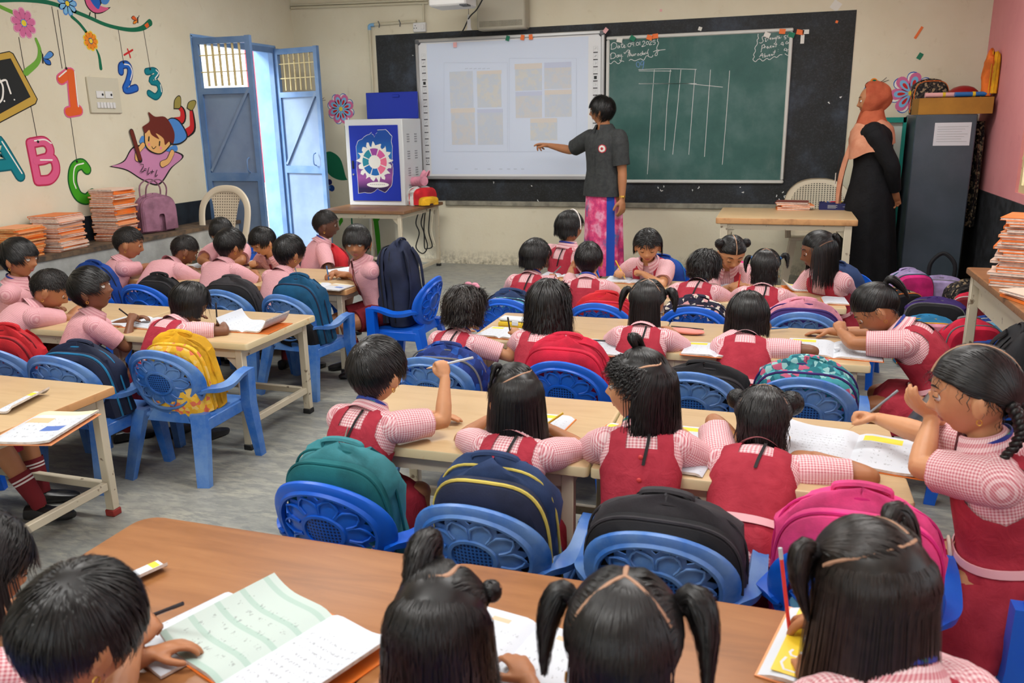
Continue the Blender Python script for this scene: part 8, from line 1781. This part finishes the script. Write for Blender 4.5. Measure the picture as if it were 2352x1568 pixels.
pp_.prism([(.02 + .115 * math.cos(a) * (1 if abs(math.cos(a)) < .8 else 1), .195 + .026 * math.sin(a)) for a in np.linspace(0, 2 * PI, 24, endpoint=False)], .0005, fr(.0016), 1)
strokes(pp_, [[(-.06 + .02 * k, .198), (-.047 + .02 * k, .198)] for k in range(8)], (lambda a, b2: np.array([a, -.0128, b2]), np.array([0, -1., 0])), .003, 7)
for nme, cc in (('seg_pink', (206, 90, 150)), ('seg_violet', (150, 70, 150)), ('seg_teal', (40, 130, 150)), ('seg_blue', (30, 100, 170)), ('seg_rose', (224, 110, 140))): M(nme, cc, .4)
obj('poster', pp_, [MATS['poster_print'], MATS['scrap_white'], MATS['seg_pink'], MATS['seg_violet'], MATS['seg_teal'], MATS['seg_blue'], MATS['seg_rose'], MATS['slot_grey']], dr, smooth=False)
vt = MB()
for r_ in range(4):
    for c_ in range(2):
        for k in range(4): vt.box((w / 2 + .001, .11 + .17 * c_, .12 + .155 * r_ + .022 * k), (.006, .05, .008), rot=rotm('Y', .4))
obj('vent', vt, MATS['slot_grey'], ac, smooth=False)
lz = fw(840, 214, y0 + dp)[1]; obj('lid', MB().box((.01, dp - .012, (zt - zb) + (lz - zt) / 2 + .002), (w * .92, .02, lz - zt), bev=.004).box((.06, dp - .026, lz - zb - .035), (.07, .012, .025), bev=.004), MATS['box_blue'], ac)
q = at_z(968, 466, .633); bg_ = bag('white, red and yellow printed plastic sack beside the steel computer box', -0.385, -0.46, .633, 60, w=.26, d=.20, h=.17, main='white', front='red', pipe='red', pocket='yellow', handle=None, straps=False, seed=70, name='plastic_sack')
rl_ = thing('pink_cloth_roll', 'rolled pink cloth lying on the printed plastic sack', 'cloth', (-0.39, -0.47, .80), R(-30)); obj('roll', MB().tube([(-.10, 0, .045), (.10, 0, .06)], .045, 18).tube([(-.105, 0, .045), (-.1, 0, .045)], .018, 12, 1), [FB['lpink'], FB['maroon']], rl_); obj('loose_end', MB().sheet([[(-.02 + .11 * u_, .03 + .05 * math.sin(v_ * 2.2), .085 + .06 * math.sin(v_ * 3) + .01 * math.sin(9 * u_)) for u_ in np.linspace(0, 1, 8)] for v_ in np.linspace(0, 1, 10)]), FB['lpink'], rl_)
cl = thing('cable_bundle', 'looped black and cream cables tied under the dark table', 'cable', (-0.36, -0.45, 0.16)); 
for i, (dx, mm) in enumerate([(-.03, 'cable_black'), (0.02, 'cable_black'), (.05, 'pvc_cream')]): obj('cable', MB().tube(smoothpath([(dx, 0, .44), (dx - .05, .01 * i, .30), (dx - .02, 0, .20), (dx - .07 + .04 * i, .02, .06), (dx, .02, .0 + .05 * i), (dx + .06, 0, .08), (dx + .03, 0, .22), (dx + .05, .01, .43)], 40), .006, 6), MATS[mm], cl)
# almirah
M('almirah_grey', (72, 82, 94), 0.38, 0.5, rgb2=(62, 74, 84), vscale=4, bmp=0.12, bscale=220); M('teal_frame', (20, 140, 126), 0.5); M('glass_pale', (196, 206, 200), 0.15, 0.6); M('cardboard', (176, 126, 50), 0.8, rgb2=(160, 112, 44), vscale=6)
al = thing('almirah', 'tall grey-blue steel almirah with a white paper notice at the right corner', 'cupboard', (4.03, -0.34, 0))
obj('body', MB().box((0, 0, .70), (.42, .56, 1.35), bev=.008), MATS['almirah_grey'], al)
for x in (-.18, .18):
    for y in (-.24, .24): obj('foot', MB().box((x, y, .0125), (.05, .05, .025)), MATS['foot_black'], al, smooth=False)
a_, b_ = at_y(2148, 282, -.622), at_y(2226, 334, -.622); nt_ = MB().box(((a_[0] + b_[0]) / 2 - 4.03, -.2825, (a_[2] + b_[2]) / 2), (b_[0] - a_[0], .002, a_[2] - b_[2])); strokes(nt_, [[(a_[0] - 4.03 + .02, a_[2] - .03 - .018 * k), (b_[0] - 4.03 - .02 - .02 * (k % 3), a_[2] - .03 - .018 * k)] for k in range(7)], (lambda p, z: np.array([p, -.2845, z]), np.array([0, -1., 0])), .0015, 1)
obj('paper_notice', nt_, [MATS['page_white'], MATS['icon_grey']], al, smooth=False)
gc = thing('display_cupboard', 'narrow teal-framed glass cupboard standing behind the scarfed woman', 'cupboard', (3.70, -0.20, 0)); g = MB()
for x in (-.08, .08): g.box((x, -.14, .68), (.025, .03, 1.36))
for z in (.02, .72, 1.34): g.box((0, -.14, z), (.18, .03, .04))
obj('frame', g, MATS['teal_frame'], gc, smooth=False); obj('body', MB().box((0, 0.02, .68), (.17, .28, 1.35)), MATS['glass_pale'], gc, smooth=False)
cbx = thing('cardboard_box', 'shallow open cardboard box on top of the steel almirah', 'box', (4.085, -0.42, 1.376)); g = MB()
for x in (-.25, .25): g.box((x, 0, .06), (.006, .36, .12))
for y in (-.18, .18): g.box((0, y, .06), (.5, .006, .12))
g.box((0, 0, .004), (.5, .36, .006)); obj('tray', g, MATS['cardboard'], cbx, smooth=False)
ob = bag('olive and tan soft storage bag on the steel almirah behind the cardboard box', 3.96, -0.13, 1.377, 4, w=.26, d=.2, h=.27, main='zebra', front='zebra', pipe='orange', handle=None, straps=False, seed=71, name='storage_bag')
rb_ = thing('red_bowl', 'dark red upturned bowl in the cardboard box', 'bowl', (4.16, -0.40, 1.386)); obj('dome', MB().loft([[(r * math.cos(a), r * math.sin(a), z) for a in np.linspace(0, 2 * PI, 28, endpoint=False)] for r, z in ((.12, .09), (.122, .10), (.118, .12), (.10, .16), (.07, .185), (.03, .198), (.005, .20))], 0, (True, True)).tube([(0, 0, 0.0), (0, 0, .09)], .09, 20), M('bowl_red', (140, 22, 26), .35), rb_)
for lab, xx, colr, yy in (('blue rolled chart sticking out of the cardboard box', 4.20, 'pen_blue', -.54), ('pink rolled chart sticking out of the cardboard box', 4.0, 'scrap_pink', -.52)):
    t_ = thing('rolled_chart', lab, 'chart', (xx, yy, 1.50)); obj('roll', MB().tube([(-.12, 0, .018), (.12, .02, .018)], .018, 12), MATS[colr], t_); obj('band', MB().tube([(.0, .01, .018), (.02, .0117, .018)], .0195, 12), MATS['pen_yellow'], t_)
yb = bag('orange and yellow plastic bag hanging at the pink wall above the almirah', 4.31, -0.45, 1.50, 80, w=.18, d=.08, h=.34, main='orange', front='yellow', pipe='yellow', handle=None, straps=False, seed=72, name='plastic_bag')
hc_ = thing('hanging_clothes', 'dark printed clothes hanging between the steel almirah and the pink wall', 'clothes', (4.305, -0.30, 0.52)); hc_.location.z = 0.52
obj('cloth', MB().loft([[(0.045 * math.cos(a) * (1 + .25 * math.sin(5 * a + 9 * z)), 0.22 * math.sin(a) * (1 + .12 * math.sin(7 * a + 5 * z)) * k, z) for a in np.arange(36) * PI / 18] for z, k in ((0, .8), (.2, 1), (.45, .95), (.7, .8), (.80, .5))]), FB['zebra'], hc_)
# white plastic chairs
M('chair_cream', (216, 204, 180), .4, .45); grid_mat('weave_cream', (214, 202, 178), (120, 108, 90), 1.0, .26); grid_mat('holes_cream', (206, 196, 172), (70, 62, 52), 1.0, .30)
def white_chair(label, x, y, yaw, kind):
    t = thing('plastic_chair', label, 'chair', (x, y, 0), R(yaw)); cm = MATS['chair_cream']; bk = lambda xx, z: (xx, -.20 - (z - .42) * .22 + .35 * xx * xx, z)
    obj('seat', MB().box((0, 0, .41), (.44, .42, .03), bev=.012, seg=2), cm, t)
    for sx in (-1, 1):
        for sy in (-1, 1): obj('leg', MB().loft([[(sx * (.18 + o) + a, sy * (.17 + o) + b2, z) for a, b2 in ((-.026, -.026), (.026, -.026), (.026, .026), (-.026, .026))] for z, o in ((.40, 0), (0, .055))][::1], fix if False else 0), cm, t, fix=True)
    if kind == 'arch':
        P = smoothpath([bk(-.17, .40), bk(-.21, .60), bk(-.205, .76), bk(-.12, .86), bk(0, .885), bk(.12, .86), bk(.205, .76), bk(.21, .60), bk(.17, .40)], 40); obj('back_frame', MB().tube(P, .030, 8, up=(0, 1, .2), flat=(1, .5)), cm, t)
        G = []; U = []
        for z in np.linspace(.42, .86, 16): hwid = np.interp(z, [.42, .60, .74, .86], [.085, .095, .115, .15]); G.append([bk(xx, z) for xx in np.linspace(-hwid, hwid, 12)]); U.append([(xx / .022, z / .022) for xx in np.linspace(-hwid, hwid, 12)])
        obj('back_panel', MB().sheet(G, 0, np.array(U)), MATS['weave_cream'], t)
    else:
        n_ = 40; rg = [[bk(.27 * r * np.sign(math.cos(a)) * abs(math.cos(a)) ** .8, .66 + .21 * r * math.sin(a)) for a in np.arange(n_) * 2 * PI / n_] for r in (1.0, .98, .80, .78)]; obj('back_frame', MB().loft([[(q[0], q[1] + o, q[2]) for q in rr2] for rr2, o in zip(rg, (0, -.015, -.015, 0))], 0, (False, False)), cm, t)
        G = []; U = []
        for r in np.linspace(.01, .80, 8):
            for a in np.arange(n_) * 2 * PI / n_: p = bk(.27 * r * np.sign(math.cos(a)) * abs(math.cos(a)) ** .8, .66 + .21 * r * math.sin(a)); G.append(p); U.append((p[0] / .022, p[2] / .016))
        obj('back_panel', MB().loft(np.array(G).reshape(8, n_, 3), 0, (False, False), True, np.array(U)), MATS['holes_cream'], t)
        obj('back_lower', MB().sheet([[bk(xx, z) for xx in np.linspace(-.2, .2, 9)] for z in np.linspace(.41, .50, 4)]), cm, t)
        for sx in (-1, 1): obj('armrest', MB().tube(smoothpath([bk(sx * .24, .62), (sx * .25, -.05, .63), (sx * .25, .14, .62), (sx * .235, .19, .56), (sx * .225, .20, .42)], 18), .024, 6, flat=(1, .6)), cm, t)
    return t
q = at_z(512, 438, .87); white_chair('cream plastic chair with woven arch back in front of the blue door', q[0] + .03, q[1] - .28, 182, 'arch')
white_chair('cream plastic armchair with perforated round back behind the teacher\'s desk', 3.18, -0.42, 180, 'round')
# small things on tables
pb = thing('pencil_box', 'yellow and white plastic pencil box on the second girls\' table', 'pencil case', tuple(at_z(1190, 752, TZ)), R(-6)); obj('tray', MB().box((0, 0, .014), (.17, .065, .028), bev=.008, seg=2), MATS['pen_yellow'], pb); obj('lid', MB().box((0, 0.006, .036), (.168, .063, .014), bev=.006), MATS['page_white'], pb); obj('clasp', MB().box((0, -.034, .026), (.03, .006, .02), bev=.002), MATS['page_white'], pb)
po = thing('pencil_pouch', 'pale coral zipped pouch on the second girls\' table', 'pencil case', tuple(at_z(1578, 766, TZ)), R(-10)); obj('pouch', MB().ell((0, 0, .012), (.075, .035, .013), nu=20), M('fabric_coral', (236, 150, 140), .8), po); obj('zip', MB().tube([(-.07, 0, .026), (.07, 0, .026)], .0025, 5), MATS['icon_dark'], po)
er = tag(obj('eraser', MB().box((0, 0, .006), (.022, .014, .012), bev=.003), MATS['icon_grey'], None, tuple(at_z(1858, 1490, TZ) + [0, 0, .013]), (0, 0, .5)), 'grey eraser on the letter banner page', 'eraser')
er2 = tag(obj('eraser', MB().box((0, 0, .006), (.022, .014, .012), bev=.003), MATS['page_white'], None, tuple(at_z(1922, 812, TZ) + [0, 0, .013]), (0, 0, .2)), 'white eraser by the ponytailed girl\'s elbow', 'eraser')
bx = thing('crayon_box', 'open navy cardboard box of crayons and pens on the teacher\'s desk', 'box', tuple(at_z(1925, 480, .672)), R(-2)); g = MB()
for a2, b2, c2, d2 in ((-.14, 0, .006, .16), (.14, 0, .006, .16), (0, -.08, .28, .006), (0, .08, .28, .006)): g.box((a2, b2, .025), (c2, d2, .05))
g.box((0, 0, .003), (.28, .16, .005)); obj('tray', g, M('box_navy', (30, 34, 84), .5), bx, smooth=False)
g = MB().prism([(0, .02), (.02, 0), (0, -.02), (-.02, 0)], .001, (np.array([.115, -.085, .025]), np.array([1., 0, 0]), np.array([0, 1., 0]), np.array([0, 0, 1.]))); obj('logo_diamond', g, MATS['pen_red'], bx, smooth=False)
strokes(g2 := MB(), [[(-.08, .036 - .007 * k), (-.01 - .01 * (k % 2), .036 - .007 * k)] for k in range(4)] + [[(.03, .026), (.085, .026)]], (lambda p, z: np.array([p, -.0845, z]), np.array([0, -1., 0])), .0014); obj('box_print', g2, MATS['icon_grey'], bx, smooth=False)
obj('paper_lining', MB().box((0, 0.0, .02), (.26, .14, .03)), MATS['page_white'], bx, smooth=False)
for i, (c2, a2) in enumerate([('pen_blue', .5), ('pen_red', .2), ('pen_yellow', -.3), ('pen_silver', .8)]): w0 = np.array(bx.location) + [-.07 + .03 * i, 0, .052]; pencil(['blue', 'red', 'yellow', 'silver'][i] + ' pen lying in the crayon box on the teacher\'s desk', w0 - [.04 * math.cos(a2), .04 * math.sin(a2), -.004], w0 + [.04 * math.cos(a2), .04 * math.sin(a2), .006], c2, r=.004)
c13 = CH['K13']; q = np.array(at_y(2108, 902, c13.location[1] - .20)); wb_ = thing('water_bottle', 'steel water bottle with black cap in the side of the black bag', 'bottle', tuple(q - [0, 0, .12]), 0); wb_.rotation_euler = (.25, .45, 0)
obj('flask', MB().loft([[(r * math.cos(a), r * math.sin(a), z) for a in np.arange(20) * PI / 10] for r, z in ((.028, 0), (.033, .006), (.033, .15), (.026, .17))]), MATS['metal_zip'], wb_); obj('bottle_cap', MB().loft([[(r * math.cos(a), r * math.sin(a), z) for a in np.arange(20) * PI / 10] for r, z in ((.028, .17), (.029, .20), (.022, .205), (.020, .225))]), MATS['cord_black'], wb_)
# letters on the banner page
q = at_z(1780, 1470, TZ); wk = [o for o in COL.objects if o.get('label', '').startswith('workbook with yellow letter')][0]
bn = MB().box((.045, .0, .0125), (.055, .20, .0006)); ln = MB(); zl = .0132; fnl = (lambda a2, b2: np.array([a2, b2, zl]), np.array([0, 0, 1.])) 
strokes(ln, [[(.03, .085), (.06, .085), (.062, .062), (.052, .05), (.038, .05), (.028, .062), (.03, .085)], [(.058, -.055), (.062, -.072), (.054, -.09), (.036, -.09), (.028, -.074), (.032, -.056)], [(.05, -.03), (.053, -.04), (.047, -.048), (.038, -.048), (.034, -.04), (.037, -.03)]], fnl, .0022)
o_ = obj('letter_banner', bn, MATS['pen_yellow'], wk, smooth=False); obj('letters', ln, MATS['page_white'], o_, smooth=False)
# pencils in hands
held_pencil('g14', 1, 'silver-grey pencil raised in the short-haired girl\'s fist', 'pen_silver', .15, tail=(0.9, 0.1, 0.25), aim='w')
held_pencil('g15', 1, 'yellow pencil of the girl with the half-up bob', 'pen_yellow', .13, tail=(.75, .25, .55), aim='w'); held_pencil('g18', 1, 'grey pencil upright in the braided girl\'s fist', 'pen_grey', .17, tail=(.75, .45, .6), aim='w')
held_pencil('g9', 1, 'dark pencil of the curly-haired girl', 'pen_dark', .13); held_pencil('g1', 1, 'blue-topped pencil of the smooth-bobbed far girl', 'pen_grey', .13, tail=(.6, .2, .6), aim='w'); held_pencil('g4', 1, 'yellow pencil of the girl facing the camera', 'pen_yellow', .13, tail=(-.5, .2, .8), aim='w'); held_pencil('g6', 1, 'red-tipped pencil of the two-knotted girl', 'pen_red', .13)
held_pencil('b3', 1, 'dark pencil of the boy tipping his chin up', 'pen_dark', .12); held_pencil('g0', 1, 'black pencil with blue band held upright at the left table', 'pen_dark', .14, tail=(.05, 0, 1), aim='w'); held_pencil('b10', 1, 'blue-topped pencil of the smooth-haired far boy', 'pen_silver', .15, tail=(-.25, .1, .95), aim='w'); held_pencil('b12', 1, 'blue and white pencil of the boy staring at the camera', 'pen_blue', .12, tail=(-.2, .2, .8), aim='w'); held_pencil('b1', 1, 'light blue pencil of the profile boy', 'pen_blue', .14, tail=(-.4, .1, .8), aim='w')
held_pencil('f1', 1, 'dark pencil with blue band in the lower left child\'s hand', 'pen_dark', .11, tail=(.8, .2, .35), aim='w'); held_pencil('f1b', 1, 'short blue-ended pencil between the writing fingers', 'pen_blue', .10); held_pencil('f4', 1, 'long red and silver pencil in the lower right girl\'s hand', 'pen_red', .19, tail=(-.16, .10, .95), aim='w', tipcol='pen_silver')
for lab, u, v, a2, colr in [('dark blue pencil lying on the open workbook right of the wavy-haired girl', 1362, 790, 4, 'pen_dark'), ('blue pencil lying behind the bob-haired girl', 1785, 762, 30, 'pen_blue')]: q = at_z(u, v, TZ) + [0, 0, .016]; d = np.array([math.cos(R(a2)), math.sin(R(a2)), 0]) * .05; pencil(lab, q - d, q + d, colr)
